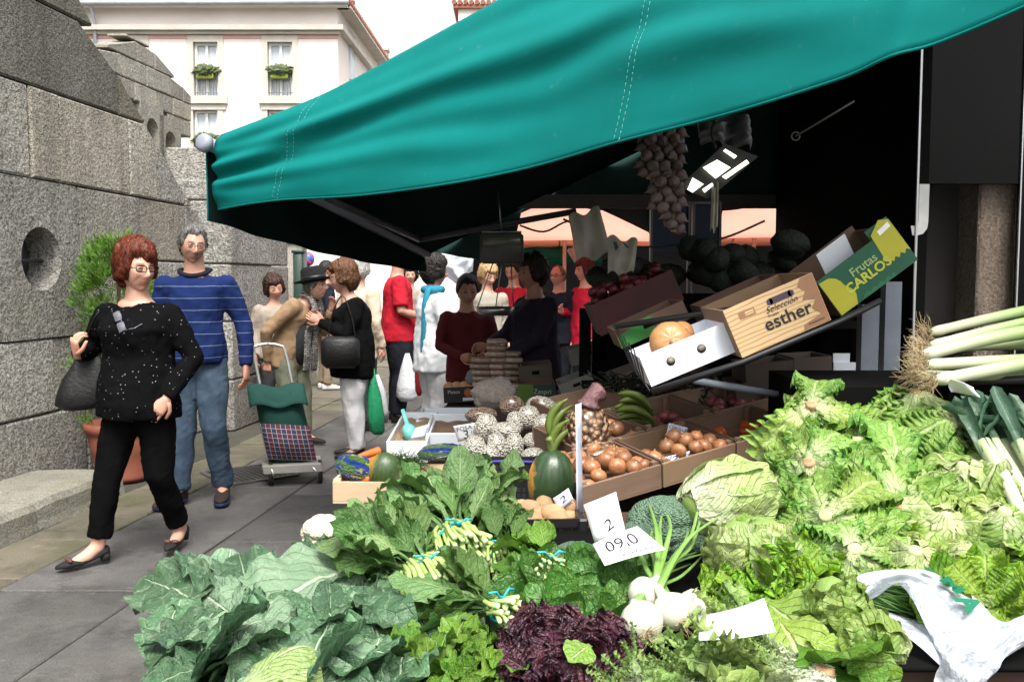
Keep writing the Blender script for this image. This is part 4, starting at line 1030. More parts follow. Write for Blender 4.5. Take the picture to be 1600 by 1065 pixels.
mk('hat_band', xf(lathe([(.0985, .004), (.1005, .004), (.0985, .032), (.0965, .032)], 28), HM4 @ T(0, .008, .055) @ RX(R(-4)) @ SC(1, 1.14, 1.05)), plain('ribbon', (.006, .006, .007), None, .4), hat, world=False)
def brickp(t, c):
    br = t.add('ShaderNodeTexBrick'); br.inputs['Scale'].default_value = 13; br.inputs['Mortar Size'].default_value = .035; br.inputs['Color1'].default_value = (.30, .29, .27, 1); br.inputs['Color2'].default_value = (.10, .095, .09, 1); br.inputs['Mortar'].default_value = (.012, .012, .012, 1)
    mp = t.add('ShaderNodeMapping'); mp.inputs['Rotation'].default_value = (R(90), 0, 0); t.ln(t.coord(), mp.inputs[0]); t.ln(mp.outputs[0], br.inputs['Vector']); return br.outputs['Color']
C_scarf = cloth('patterned_scarf', (.1, .1, .1), extra=brickp)
W4 = wm(r4)
for dx in (-.045, .055):
    n_ = j4['neck']
    mk('scarf', tube(smooth_path([n_+Vector((dx, .03, .05)), n_+Vector((dx, -.07, .01)), n_+Vector((dx*1.1, -.105, -.13)), Vector((dx*1.2+.01, -.135, 1.0)), Vector((dx*1.25, -.13, .80)), Vector((dx*1.3, -.115, .66))], 4), [.042]*9+[.05]*12, 10, .35, up=(0, 1, 0)), C_scarf, r4, world=False)
mk('shirt_front', ell((0, 0, 0), (1, 1, 1), 16, 12), C_grey, r4, world=False, M=T(0, -.045, .97) @ RX(R(8)) @ SC(.125, .095, .27))
person('man in navy jacket, khaki trousers and white trainers further up the street', (-2.46, 11.8, .012), 120, 1.70, 'jacket', C_navy, 'trousers', C_khaki, SK2, short((.02, .015, .01), zb=-.06), H_dark, fem=False, shoes='trainer', shoem=M_whitesn, hq=0)
r6, HM6, j6 = person('woman in black cardigan and white trousers talking to the hat wearer with raised hands', (-1.28, 7.25, .012), -78, 1.58, 'cardigan', C_blkcard, 'trousers', C_whitep, SK2, bob((.05, .02, .01), th0=.022, top=.03, puff=.02, zs=-.03, seed=12, fringe=.0), H_tan,
    J=dict(neck=(0, -.025, .83), head=(0, -.055, .915), chest=(0, .0, .70), elR=(-.14, -.03, .645), wrR=(-.055, -.155, .70), hdR=(.1, -.75, .7), elL=(.145, -.04, .64), wrL=(.05, -.17, .70), hdL=(-.05, -.8, .55)), w=1.22, hem=.44, bust=.2, belly=.1, shoes='shoe', shoem=M_blksh, curlL=.6, curlR=.4, head=(4, 4, 0), legw=1.12, age=1)
glasses(r6, HM6, M_frame)
person('grey haired figure in cream jacket standing with back turned by the black cardigan', (-1.46, 8.55, .012), 150, 1.66, 'jacket', C_cream, 'trousers', C_grey, SK2, bob((.3, .3, .3), seed=3, fringe=-.01), H_white, w=1.05, shoes='shoe', shoem=M_blksh, hem=.42, hq=0)
r8, _, j8 = person('tall man in crimson polo shirt and dark track trousers under the awning edge', (-1.16, 9.1, .012), 105, 1.80, 'polo_shirt', C_red, 'trousers', C_dnavy, SK3, short((.015, .01, .01)), H_dark, J=dict(elR=(-.15, .0, .63), wrR=(-.12, -.12, .60), hdR=(.3, -1, .1), elL=(.15, -.02, .63), wrL=(.1, -.13, .6)), fem=False, sleeve=.42, w=1.12, hem=.47, shoes='trainer', shoem=M_blksh, hq=0, legw=1.15)
person('dark curly haired woman in floral blouse at the far side of the crowd', (-1.32, 11.6, .012), 10, 1.62, 'blouse', C_floral, 'trousers', C_grey, SK1, bob((.02, .012, .01), curl=.03, seed=31), H_dark, hq=0)
r10, _, j10 = person('woman in white tunic and trousers with turquoise scarf, shopping at the stall', (-.66, 7.5, .012), 118, 1.62, 'tunic', C_white, 'trousers', C_whitep, SK2, bob((.02, .012, .01), top=.035, puff=.02, seed=14), H_dark, J=dict(elR=(-.14, .0, .65), wrR=(-.06, -.135, .64), hdR=(.6, -1, .1), elL=(.15, -.02, .65), wrL=(.1, -.14, .62)), w=1.12, hem=.42, shoes='shoe', shoem=M_blksh, hq=0, legw=1.08)
C_turq = cloth('turquoise_scarf', (.03, .24, .34), (.02, .16, .24), .9, .8, 14)
n_ = j10['neck']
mk('scarf', join([tube([n_+Vector((.075*math.cos(a), .07*math.sin(a)-.005, .012)) for a in [2*math.pi*k/16 for k in range(17)]], .034, 8), tube(smooth_path([n_+Vector((-.06, .06, .02)), n_+Vector((-.085, .105, -.12)), n_+Vector((-.09, .115, -.4)), n_+Vector((-.08, .11, -.62))], 4), [.03]*8+[.038]*5, 8, .5)]), C_turq, r10, world=False)
person('young stallholder in maroon top standing behind the counter of packets', (-.34, 6.75, .012), 12, 1.47, 'top', C_maroon, 'trousers', C_dnavy, SK3, short((.015, .01, .01)), H_dark, J=dict(elR=(-.14, -.02, .65), wrR=(-.05, -.14, .60), hdR=(.8, -1, 0), elL=(.14, -.02, .65), wrL=(.08, -.14, .6), hdL=(-.6, -1, 0)), fem=False, hq=0, head=(0, 14, 0))
person('blond woman in pale blouse looking down at the scales', (-.26, 9.4, .012), 25, 1.60, 'blouse', cloth('pale_print_blouse', (.42, .38, .32), (.22, .2, .17), .85, .4, 24), 'trousers', C_grey, SK1, bob((.3, .2, .1), zs=-.02, seed=9), H_blond, hq=0, head=(10, 18, 0))
person('stallholder in bright red top beside the blond woman', (.02, 9.9, .012), -30, 1.66, 'top', C_red, 'trousers', C_dnavy, SK2, short((.02, .015, .01)), H_dark, fem=False, hq=0, head=(0, 16, 0))
r14, _, _ = person('stallholder in long dark purple smock reaching towards the scales', (.16, 6.35, .012), -62, 1.60, 'smock', C_purple, 'trousers', C_dnavy, SK3, bob((.02, .012, .01), seed=19), H_dark, J=dict(elR=(-.14, -.06, .66), wrR=(-.10, -.19, .61), hdR=(0, -1, -.1), elL=(.14, -.06, .65), wrL=(.08, -.19, .58), hdL=(0, -1, -.1)), w=1.24, hem=.36, hq=0)
r15, HM15, _ = person('bald man with glasses in dark quilted jacket in front of the far stalls', (.52, 10.0, .012), -35, 1.60, 'jacket', C_navy, 'trousers', C_dnavy, SK1, short((.2, .2, .2), zf=.15, zs=.01, zb=-.06, top=0), H_grey, fem=False, hq=0, w=1.1)
glasses(r15, HM15, M_frame, False)
person('woman with plum red hair in bright red coat in front of the far stalls', (.80, 9.8, .012), -62, 1.66, 'coat', C_redc, 'trousers', C_dnavy, SK1, bob((.05, .01, .01), zs=-.06, seed=23), H_plum, J=dict(elR=(-.14, -.03, .65), wrR=(-.06, -.14, .66), hdR=(.4, -.6, .7)), hem=.4, hq=0)
person('balding man in dark clothes partly hidden by the raised fruit crates', (1.06, 9.4, .012), -95, 1.60, 'jacket', C_blkcard, 'trousers', C_dnavy, SK1, short((.3, .3, .3), zf=.14, zs=.0, zb=-.06, top=0), H_white, fem=False, hq=0)
# ================================================================== PRODUCE: leaf meshes and materials
def leaf_mat(name, a, b, vein, base=None, lat=9, latang=1.6, midw=.06, veinw=.09, veinamt=.6, rough=.45, transl=.25, bumpd=.01, base_to=.35, wr=30, edge=None, spec=.4, jit=.2):
    "leaf: UV (u along the blade, v across); pale midrib and side veins, puckered surface"
    t = NT(name); uv = t.add('ShaderNodeUVMap'); sx = t.add('ShaderNodeSeparateXYZ'); t.ln(uv.outputs[0], sx.inputs[0])
    u, v = sx.outputs[0], sx.outputs[1]
    ac = t.math('MULTIPLY', t.math('ABSOLUTE', t.math('SUBTRACT', v, .5)), 2)
    nn = t.noise(5, 3, .6, vec=uv.outputs[0])
    c = t.mix(t.ramp(t.noise(9, 5, .65), .3, .72), a, b)
    if base is not None: c = t.mix(t.math('SUBTRACT', 1.0, t.ramp(t.math('ADD', u, t.math('MULTIPLY', nn, .15)), .02, base_to)), c, base)
    if edge is not None: c = t.mix(t.ramp(ac, .6, 1.0), c, edge)
    ph = t.math('ADD', t.math('SUBTRACT', t.math('MULTIPLY', u, lat), t.math('MULTIPLY', ac, latang*lat*.22)), t.math('MULTIPLY', nn, .55))
    fr = t.math('ABSOLUTE', t.math('SUBTRACT', t.math('FRACT', ph), .5))
    vl = t.math('SUBTRACT', 1.0, t.ramp(fr, .0, veinw))
    mid = t.math('SUBTRACT', 1.0, t.ramp(ac, midw*.4, midw))
    fine = t.add('ShaderNodeTexVoronoi', feature='DISTANCE_TO_EDGE'); fine.inputs['Scale'].default_value = wr*.55; t.ln(t.coord(), fine.inputs['Vector'])
    fv = t.math('SUBTRACT', 1.0, t.ramp(fine.outputs['Distance'], .0, .06))
    vm = t.math('MINIMUM', 1.0, t.math('ADD', t.math('ADD', mid, t.math('MULTIPLY', vl, .7)), t.math('MULTIPLY', fv, .22)))
    c = t.mix(t.math('MULTIPLY', vm, veinamt), c, vein)
    hsv = t.add('ShaderNodeHueSaturation'); t.ln(t.math('MULTIPLY_ADD', t.rand(), 2*jit, 1-jit), hsv.inputs['Value'])
    t.ln(t.math('MULTIPLY_ADD', t.math('FRACT', t.math('MULTIPLY', t.rand(), 13.7)), .03, .485), hsv.inputs['Hue']); t.ln(c, hsv.inputs['Color'])
    h = t.math('ADD', t.math('MULTIPLY', vm, -.7), t.math('MULTIPLY', t.noise(wr, 4, .6), 1.3))
    n = t.bump(h, .75, bumpd); m = t.fin(hsv.outputs[0], rough, n, spec)
    tr = t.add('ShaderNodeBsdfTranslucent'); t.ln(hsv.outputs[0], tr.inputs[0]); t.ln(n, tr.inputs['Normal'])
    mx = t.add('ShaderNodeMixShader'); mx.inputs[0].default_value = transl
    t.ln(t.b.outputs[0], mx.inputs[1]); t.ln(tr.outputs[0], mx.inputs[2]); t.ln(mx.outputs[0], t.out.inputs[0])
    return m
def leaf_geo(L, W, shape, bend=.6, cup=.2, ruf=.02, freq=5, seed=0, nu=16, nv=8, pet=.0, petw=.06, fold=.0, twist=0.0, jag=.0, wrk=.004, start=0.0, ruf_pow=2.0):
    "one leaf along +X, face up (+Z), base at the origin"
    V = []; F = []; T_ = []; rr = random.Random(seed); o1, o2, o3 = rr.uniform(0, 9), rr.uniform(0, 9), rr.uniform(0, 9)
    cx, cz, ang = 0, 0, start; cen = []
    for i in range(nu+1):
        cen.append((cx, cz, ang)); ds = L/nu; ang -= bend/nu*(1+.5*math.sin(o1+i*.4)); cx += ds*math.cos(ang); cz += ds*math.sin(ang)
    for i in range(nu+1):
        t_ = i/nu; x, z, an = cen[i]
        if t_ < pet: w_ = petw*W
        else: w_ = W*max(shape((t_-pet)/(1-pet)), petw if t_ < .95 else .02)
        tw = twist*t_
        for j in range(2*nv+1):
            s = (j-nv)/nv; a_ = abs(s)
            e = 1+jag*math.sin(freq*7*t_+o2+(3 if s > 0 else 0))*(a_**3)
            y = s*w_*e
            rf = ruf*(a_**ruf_pow)*(math.sin(2*math.pi*freq*t_+o1+(2.2 if s > 0 else 0)+1.5*math.sin(5*t_+o3))+.45*math.sin(2*math.pi*freq*1.7*t_+o2*(1 if s > 0 else 2)))*min(1, 3*t_)*(w_/W)**.5
            up = cup*w_*s*s*(1 if a_ < .99 else .95)-fold*w_*a_+rf+wrk*nz((x*1.0+o1, y, o2), 38)+wrk*1.6*nz((x+o3, y, o2), 15)
            y2 = y*math.cos(tw)-up*math.sin(tw); up2 = y*math.sin(tw)+up*math.cos(tw)
            shr = ruf*.5*(a_**2)*math.sin(2*math.pi*freq*t_+o2)
            V.append((x-math.sin(an)*up2+shr, y2, z+math.cos(an)*up2)); T_.append((t_, .5+s/2))
    n = 2*nv+1
    for i in range(nu):
        for j in range(2*nv):
            F.append((i*n+j, (i+1)*n+j, (i+1)*n+j+1, i*n+j+1))
    return V, F, T_
def sh_oval(t_): return math.sin(math.pi*min(1, t_*.97+.03))**.75*(1-.15*t_)
def sh_broad(t_): return (math.sin(math.pi*(t_**.75)))**.6 if 0 < t_ < 1 else 0
def sh_fan(t_): return (t_**.55)*(1-max(0, (t_-.82)/.18)**2*.55)
def sh_lance(t_): return math.sin(math.pi*(t_**.7))**.9 if 0 < t_ < 1 else 0
def sh_tongue(t_): return min(1, .35+t_*1.1)*(1-max(0, (t_-.7)/.3)**2.2)
LEAFS = {}
def leafset(key, mat, n, fn):
    LEAFS[key] = [mesh('leaf', fn(k), mat) for k in range(n)]
ML = dict(
    collard=leaf_mat('collard_leaf', (.082, .170, .082), (.045, .105, .050), (.38, .50, .32), lat=7, latang=2.4, midw=.045, veinw=.05, veinamt=.85, rough=.42, wr=26, bumpd=.018, transl=.12, jit=.32),
    collard_back=leaf_mat('collard_leaf_pale', (.21, .33, .20), (.155, .265, .155), (.46, .56, .40), lat=7, latang=2.4, midw=.07, veinw=.07, veinamt=.8, rough=.6, wr=26, bumpd=.014, transl=.15),
    greens=leaf_mat('turnip_green_leaf', (.090, .185, .040), (.058, .135, .028), (.24, .34, .13), lat=8, midw=.06, veinamt=.55, wr=45, rough=.42),
    greens_pale=leaf_mat('turnip_green_leaf_pale', (.165, .28, .095), (.12, .22, .07), (.32, .42, .20), lat=8, midw=.08, veinamt=.6, wr=45, rough=.5),
    spinach=leaf_mat('spinach_leaf', (.078, .20, .030), (.050, .145, .022), (.19, .33, .09), lat=6, midw=.05, veinamt=.4, wr=40, rough=.33, spec=.5),
    lettuce=leaf_mat('lettuce_leaf', (.235, .37, .068), (.145, .27, .042), (.42, .51, .22), base=(.52, .57, .32), lat=8, midw=.13, veinamt=.5, wr=34, rough=.42, base_to=.42, transl=.16, edge=(.10, .24, .025)),
    frill=leaf_mat('frilly_lettuce_leaf', (.24, .42, .040), (.17, .33, .030), (.42, .54, .2), base=(.46, .54, .22), lat=8, midw=.1, veinamt=.4, wr=34, rough=.4, transl=.35, edge=(.22, .42, .02)),
    red=leaf_mat('red_lettuce_leaf', (.040, .008, .018), (.075, .018, .030), (.13, .05, .06), base=(.20, .22, .09), lat=8, midw=.08, veinamt=.35, wr=34, rough=.28, transl=.15, base_to=.3, edge=(.022, .005, .014), spec=.6),
    cabbage=leaf_mat('cabbage_leaf', (.36, .46, .16), (.29, .40, .115), (.58, .63, .40), base=(.66, .68, .50), lat=8, latang=2.8, midw=.08, veinw=.10, veinamt=.75, wr=22, rough=.45, base_to=.5, bumpd=.014),
    chard=leaf_mat('chard_leaf', (.25, .38, .06), (.19, .31, .045), (.50, .58, .28), lat=7, midw=.10, veinamt=.6, wr=20, rough=.38),
    bright=leaf_mat('bright_green_leaf', (.14, .29, .030), (.10, .22, .025), (.30, .42, .12), lat=8, midw=.07, veinamt=.5, wr=30, rough=.38),
    savoy=leaf_mat('savoy_leaf', (.24, .36, .075), (.15, .26, .045), (.44, .51, .23), base=(.50, .55, .30), lat=10, midw=.12, veinamt=.7, wr=16, rough=.45, bumpd=.02),
    leek=leaf_mat('leek_leaf', (.065, .135, .075), (.045, .105, .070), (.10, .18, .11), lat=0, midw=.04, veinamt=.3, wr=12, rough=.4))
leafset('collard', ML['collard'], 8, lambda k: leaf_geo(.34, .092, sh_broad, bend=(.9, .3, 1.3, -.4, .7, 1.6, .2, 1.0)[k], cup=.15, ruf=.017, freq=3+k % 3, seed=k, nu=36, nv=9, pet=.10, petw=.05, wrk=.010, twist=(.3, -.4, .1, .5, -.2, 0, .6, -.5)[k]))
leafset('collard_back', ML['collard_back'], 4, lambda k: leaf_geo(.40, .115, sh_broad, bend=(.5, .9, .3, 1.2)[k], cup=-.12, ruf=.016, freq=5, seed=40+k, nu=40, nv=11, pet=.06, petw=.05, wrk=.008))
leafset('greens', ML['greens'], 8, lambda k: leaf_geo(.20, .052, sh_oval, bend=(.5, 1.1, .2, 1.5, -.4, .8, 1.9, .3)[k], cup=.35, ruf=.013, freq=3+k % 3, seed=60+k, nu=14, nv=5, pet=.28, petw=.10, wrk=.008, twist=U(-.7, .7)))
leafset('greens_pale', ML['greens_pale'], 5, lambda k: leaf_geo(.22, .055, sh_oval, bend=(.7, -.3, 1.3, .4, 1.0)[k], cup=-.35, ruf=.014, freq=3+k % 3, seed=80+k, nu=14, nv=5, pet=.25, petw=.10, wrk=.008, twist=U(-.7, .7)))
leafset('spinach', ML['spinach'], 6, lambda k: leaf_geo(.12, .040, sh_oval, bend=(.6, 1.2, .2, -.3, .9, 1.6)[k], cup=.45, ruf=.006, freq=2, seed=100+k, nu=11, nv=5, pet=.25, petw=.10, wrk=.004))
leafset('lettuce', ML['lettuce'], 8, lambda k: leaf_geo(.215+.02*(k % 3), .105, sh_fan, bend=(1.1, 1.5, 1.8, 1.3, 2.1, .9, 1.6, 1.2)[k], cup=-.22, ruf=.022, freq=8+k % 4, seed=120+k, nu=60, nv=9, wrk=.012, petw=.25, ruf_pow=2.6, jag=.07))
leafset('frill', ML['frill'], 6, lambda k: leaf_geo(.15, .075, sh_fan, bend=(.2, .7, -.3, .5, 1.0, .1)[k], cup=.2, ruf=.019, freq=8+k % 3, seed=150+k, nu=48, nv=7, wrk=.008, petw=.2, ruf_pow=1.6, jag=.08))
leafset('red', ML['red'], 6, lambda k: leaf_geo(.15, .072, sh_fan, bend=(.2, .9, -.3, .6, 1.3, .1)[k], cup=.25, ruf=.020, freq=6+k % 3, seed=170+k, nu=40, nv=7, wrk=.009, petw=.2, ruf_pow=1.6, jag=.06))
leafset('cabbage', ML['cabbage'], 5, lambda k: leaf_geo(.24, .11, sh_fan, bend=(1.3, 1.6, 1.9, 1.1, 1.5)[k], cup=-.35, ruf=.008, freq=5, seed=190+k, nu=20, nv=8, wrk=.006, petw=.35))
leafset('chard', ML['chard'], 4, lambda k: leaf_geo(.26, .075, sh_oval, bend=(.5, 1.0, .2, -.4)[k], cup=.25, ruf=.012, freq=3, seed=210+k, nu=18, nv=6, pet=.1, petw=.14, wrk=.008))
leafset('bright', ML['bright'], 5, lambda k: leaf_geo(.21, .068, sh_oval, bend=(.5, 1.0, .2, -.4, 1.4)[k], cup=.3, ruf=.014, freq=4, seed=230+k, nu=16, nv=6, pet=.15, petw=.12, wrk=.009))
leafset('savoy', ML['savoy'], 5, lambda k: leaf_geo(.17, .085, sh_tongue, bend=(1.3, 1.7, 1.0, 1.5, 2.0)[k], cup=-.3, ruf=.017, freq=9, seed=250+k, nu=52, nv=8, wrk=.014, petw=.4, jag=.06, ruf_pow=2.4))
def leaf(key, parent, pos, d, up=(0, 0, 1), s=1.0, k=None, sy=1.0, roll=0.0):
    me = LEAFS[key][k if k is not None else rnd.randrange(len(LEAFS[key]))]
    return put('leaf', me, parent, basis(pos, d, up) @ RX(roll) @ SC(s, s*sy, s))
def rot_to(n): return Vector(n).to_track_quat('Z', 'Y').to_matrix().to_4x4()
# depth of the front counter as it climbs away from the camera
def YD(u, v):
    l = 1.45+(1065-v)/350*1.07; r = 1.56+(1065-v)/455*1.06
    k = ss_(950, 1250, u); return l*(1-k)+r*k
def S(u, v, off=0.0): return P(u, v, YD(u, v)+off)
TOCAM = Vector((0, -1, .35)).normalized()
M_core = plain('cut_stem_core', (.30, .14, .065), (.46, .33, .18), .75, 90, 200, .3); M_palestem = plain('pale_stem', (.42, .48, .24), (.34, .41, .17), .6, 20, 80, .4, .006); M_palecore = plain('pale_heart', (.24, .34, .09), (.17, .27, .06), .6, 14, 60, .4, .008)
def lettuce_head(label, c, n, r=.11, key='lettuce', nl=14, group='heads in the lettuce pile', s=1.0, cut=True, spread=.35, core=.017, cat='lettuce'):
    "head lying with its cut stem towards n: leaves fan out from the stem and wrap back round the heart"
    n = Vector(n).normalized(); c = Vector(c); root = thing('lettuce', label, cat, c, group)
    mk('heart', ell((0, 0, 0), (1, 1, 1), 22, 16, lambda d: 1+.14*nz(d, 3.2, c.x*9)), M_palecore if key != 'red' else plain('red_heart', (.03, .008, .014), None, .5), root, M=T(c-n*r*.98*s) @ rot_to(n) @ SC(r*.60*s, r*.60*s, r*.62*s))
    a0 = U(0, 6)
    side = n.orthogonal().normalized(); b = n.cross(side)
    for k in range(nl):
        a = a0+k*2.39996+U(-.25, .25); lay = k/nl
        d = side*math.cos(a)+b*math.sin(a)
        base = c+n*(.002-.040*lay)+d*(core*.8)
        dd = (d+n*(-.02-spread*lay*.9)).normalized()
        leaf(key, root, base, dd, n, s*U(.85, 1.1)*(1-.10*lay), sy=U(.85, 1.1), roll=U(-.25, .25))
    mk('cut_stem', lathe([(.001, .003), (core*.7, .005), (core*.95, .003), (core*1.1, -.02), (core*1.3, -.05), (.001, -.05)], 14), M_core if cut else M_palestem, root, M=T(c+n*.004) @ rot_to(n))
    return root
def wrapped_head(label, name, cat, c, axis, up, L, W, key, nl=9, group=None, cover=1.15, rough=.008, flare=.012):
    "closed head: overlapping leaves moulded on an ovoid from its base (at c) along the axis"
    c = Vector(c); root = thing(name, label, cat, c, group); M = basis(c, axis, up)
    def ov(t_, a, r): 
        w_ = W*(math.sin(math.pi*min(.999, .06+.90*t_))**.62)*r
        return Vector((L*t_, w_*math.cos(a), w_*math.sin(a)))
    mk('heart', loft([[tuple(ov(i/14, 2*math.pi*k/20, .93)) for k in range(20)] for i in range(15)]), M_palecore, root, M=M)
    a0 = U(0, 6)
    for k in range(nl):
        ac = a0+k*2.39996; lay = 1-k/nl; o1 = U(0, 9); top = U(.80, 1.0) if k < nl*.6 else U(.6, .95)
        def f(u_, v_):
            s = v_*2-1; t_ = .0+top*u_; wid = cover*(.35+.65*math.sin(math.pi*min(1, .15+.62*u_))); a = ac+s*wid*(1-.25*max(0, u_-.8)/.2)
            p = ov(min(t_, .985), a, 1.0); n = Vector((0, math.cos(a), math.sin(a)))
            e = abs(s)**3*flare*U_(o1, u_, s)+.010*(k/nl)+rough*nz((u_*5, s*3, o1), 1)+flare*.8*max(0, u_-.85)/.15*(1+.5*math.sin(s*9+o1))
            return p+n*e
        def U_(o, u_, s): return .5+.8*abs(math.sin(o+u_*9+s))
        g = sheet(f, 20, 16)
        mk('leaf', g, ML[key], root, M=M)
    return root
def rosette(label, name, cat, c, n, key, nl=26, s=1.0, group=None, heart=None, tilt=(.1, 1.25)):
    "open head seen from above: leaves stand up at the middle and lie flat at the rim"
    n = Vector(n).normalized(); c = Vector(c); root = thing(name, label, cat, c, group); side = n.orthogonal().normalized(); b = n.cross(side); a0 = U(0, 6)
    for k in range(nl):
        f = k/nl; a = a0+k*2.39996+U(-.2, .2); el = tilt[0]+(tilt[1]-tilt[0])*f
        d = (side*math.cos(a)+b*math.sin(a)); dd = (n*math.sin(el)+d*math.cos(el)).normalized()
        leaf(key, root, c+d*.02*(1-f)-n*.02, dd, (n*math.cos(el)-d*math.sin(el)), s*U(.85, 1.1)*(1-.3*f), roll=U(-.4, .4))
    return root
M_stalk = plain('pale_green_stalk', (.42, .55, .20), (.30, .45, .12), .45, 20, 80, .2, .003, jitter=.15)
M_stalkcut = plain('cut_stalk_end', (.62, .68, .42), (.5, .58, .3), .6, 40, 100, .2)
M_band = plain('turquoise_rubber_band', (.02, .36, .42), None, .5)
def stalk_mesh(L, r, seed):
    rr = random.Random(seed); a = rr.uniform(-.02, .02); b = rr.uniform(-.015, .015)
    g = tube([(0, 0, 0), (L*.35, a, b), (L*.7, a*.6, b*.2), (L, 0, 0), (L+.002, 0, 0)], [r*.8, r*.9, r*1.05, r*1.15, r*.9], 8); me = mesh('stalk', g, [M_stalk, M_stalkcut])
    for p in me.polygons:
        if all(me.vertices[i].co.x > L-.001 for i in p.vertices): p.material_index = 1
    return me
STALKS = [stalk_mesh(.13, .0062+.0012*(k % 3), k) for k in range(6)]
def greens_bunch(label, band, out, spread, nst=38, nlf=40, fan=.55, key='greens', key2='greens_pale', s=1.0, rad=.040, lean=(0, 0, .25), group='tied bunches of greens', lens=1.0, leafspread=1.0, mix=.35):
    "tied bunch: cut stalk ends point along `out`, leaves fan away behind the band"
    band = Vector(band); out = Vector(out).normalized(); root = thing('greens_bunch', label, 'greens', band, group)
    si = out.cross(Vector((0, 0, 1))).normalized(); up = si.cross(out)
    for k in range(nst):
        rr = math.sqrt((k+.5)/nst); a = k*2.39996; x, y = rr*math.cos(a), rr*math.sin(a)
        p0 = band+si*(x*rad)+up*(y*rad*.75)-out*.03
        d = (out+si*(x*spread)+up*(y*spread*.8)).normalized()
        put('stalk', STALKS[rnd.randrange(6)], root, basis(p0, d, up) @ SC(s*lens*U(.75, 1.05), s, s))
    mk('rubber_band', tube([band+si*((rad+.004)*math.cos(q))+up*((rad*.78+.004)*math.sin(q))+out*(.006*math.sin(3*q)) for q in [2*math.pi*k/24 for k in range(25)]], .0035, 6), M_band, root)
    mk('band_knot', join([tube([band+up*(rad*.8), band+up*(rad*.8+.02)+si*.015, band+up*(rad*.8+.022)+si*.035], .003, 5), tube([band+up*(rad*.8), band+up*(rad*.8+.018)-si*.02, band+up*(rad*.8+.012)-si*.035], .003, 5)]), M_band, root)
    for k in range(nlf):
        rr = math.sqrt((k+.5)/nlf); a = k*2.39996+.7; x, y = rr*math.cos(a), rr*math.sin(a)
        p0 = band+si*(x*rad)+up*(y*rad*.6)-out*U(.01, .10)
        d = (-out+si*(x*fan*1.5*leafspread)+up*(y*fan)+Vector(lean)*U(.4, 1.2)).normalized()
        leaf(key if U(0, 1) > mix else key2, root, p0, d, up+Vector((U(-.5, .5), U(-.5, .2), U(0, .6))), s*U(.85, 1.3), roll=U(-.9, .9))
    return root
def card(label, pts, lines, m, ink, name='price_card', bend=.004, cat='price card'):
    "hand-written card from four world corners (as read: top-left, top-right, bottom-right, bottom-left)"
    a, b, c, d = [Vector(p) for p in pts]
    n = (b-a).cross(d-a).normalized()*-1
    if n.dot(Vector((0, 1.0, 0))-((a+c)*.5).normalized()*0) > 0: n = -n
    f = lambda u, v: a.lerp(b, u).lerp(d.lerp(c, u), v)+n*(bend*math.sin(math.pi*u))
    root = thing(name, label, cat, (a+b+c+d)/4)
    mk('card', thick(sheet(f, 6, 4), .0012), m, root)
    W_, H_ = (b-a).length, (d-a).length
    for s, x, y, size, sx, rot in lines:
        g = text_mesh(s, size, 0.0, .12, sx)
        V = []
        for p in g[0]:
            q = Matrix.Rotation(rot, 3, 'Z') @ Vector((p[0], p[1], 0)); u, v = x+q.x/W_, y-q.y/H_; V.append(f(u, v)+n*.0022)
        mk('lettering', (V, g[1]), ink, root, smooth=False)
    return root
M_card = plain('white_card', (.82, .82, .82), (.76, .76, .77), .6, 6, 60, .05); M_cardb = plain('bluish_card', (.62, .66, .78), (.56, .6, .72), .6, 6, 60, .05)
M_ink = plain('black_ink', (.015, .015, .02), None, .5, bump=0); M_inkb = plain('blue_ink', (.03, .04, .16), None, .5, bump=0)
M_wood = None
def wood(name, a, b, sc=14, d=.5):
    t = NT(name); n1 = t.noise(sc, 5, .65, sc3=(.12, 1, 1)); c = t.mix(t.ramp(n1, .3, .7), a, b)
    c = t.mix(t.math('MULTIPLY', t.ramp(t.noise(5, 5, .7), .55, .75), .3), c, tuple(x*.5 for x in b))
    hsv = t.add('ShaderNodeHueSaturation'); t.ln(t.math('MULTIPLY_ADD', t.rand(), .3, .85), hsv.inputs['Value']); t.ln(c, hsv.inputs['Color'])
    return t.fin(hsv.outputs[0], .65, t.bump(n1, .4, .004), .3)
M_pine = wood('pale_pine', (.58, .45, .30), (.46, .33, .20)); M_brown = wood('brown_plank', (.075, .042, .030), (.045, .026, .020)); M_traywood = wood('tray_wood', (.25, .165, .115), (.17, .11, .075))
M_blackpl = plain('black_plastic_crate', (.014, .014, .016), (.010, .010, .011), .42, 10, 60, .1)
M_card_br = plain('brown_cardboard', (.12, .07, .048), (.09, .053, .036), .8, 5, 60, .1); M_card_lt = plain('kraft_board', (.26, .17, .10), (.21, .135, .08), .75, 5, 60, .1)
M_white_b = plain('white_cardboard', (.74, .78, .86), (.68, .72, .80), .6, 4, 60, .06)
# ================================================================== FRONT COUNTER
rnd.seed(100)
ct = thing('stall_counter', 'dark brown plank counter carrying the front vegetables', 'counter', (.4, 2.2, 0))
for k, (y0, y1) in enumerate(((1.64, 1.74), (1.745, 1.88), (1.885, 2.06), (2.065, 2.28), (2.285, 2.5), (2.505, 2.75))):
    mk('plank', boxz((-.46, -.40, -.29, -.22, -.18, -.15)[k], 1.95, y0, y1, .685, .733, .006), M_brown, ct, smooth=False)
for x in (-.22, .7, 1.8):
    for y in (1.74, 2.68): mk('leg', boxz(x-.03, x+.03, y-.03, y+.03, 0, .685), M_brown, ct, smooth=False)
mk('apron', boxz(-.40, 1.9, 1.66, 1.685, .56, .685), M_brown, ct, smooth=False)
def brd(a, b):
    u0 = 440+190*ss_(.25, .6, b); u = u0+(1680-u0)*a; v = 1100-350*b
    p = S(u, v, .13); p.z -= .15; p.z = max(p.z, .740); return p
mk('sloping_board', thick(sheet(brd, 20, 12), .01), M_darkmatt, ct)
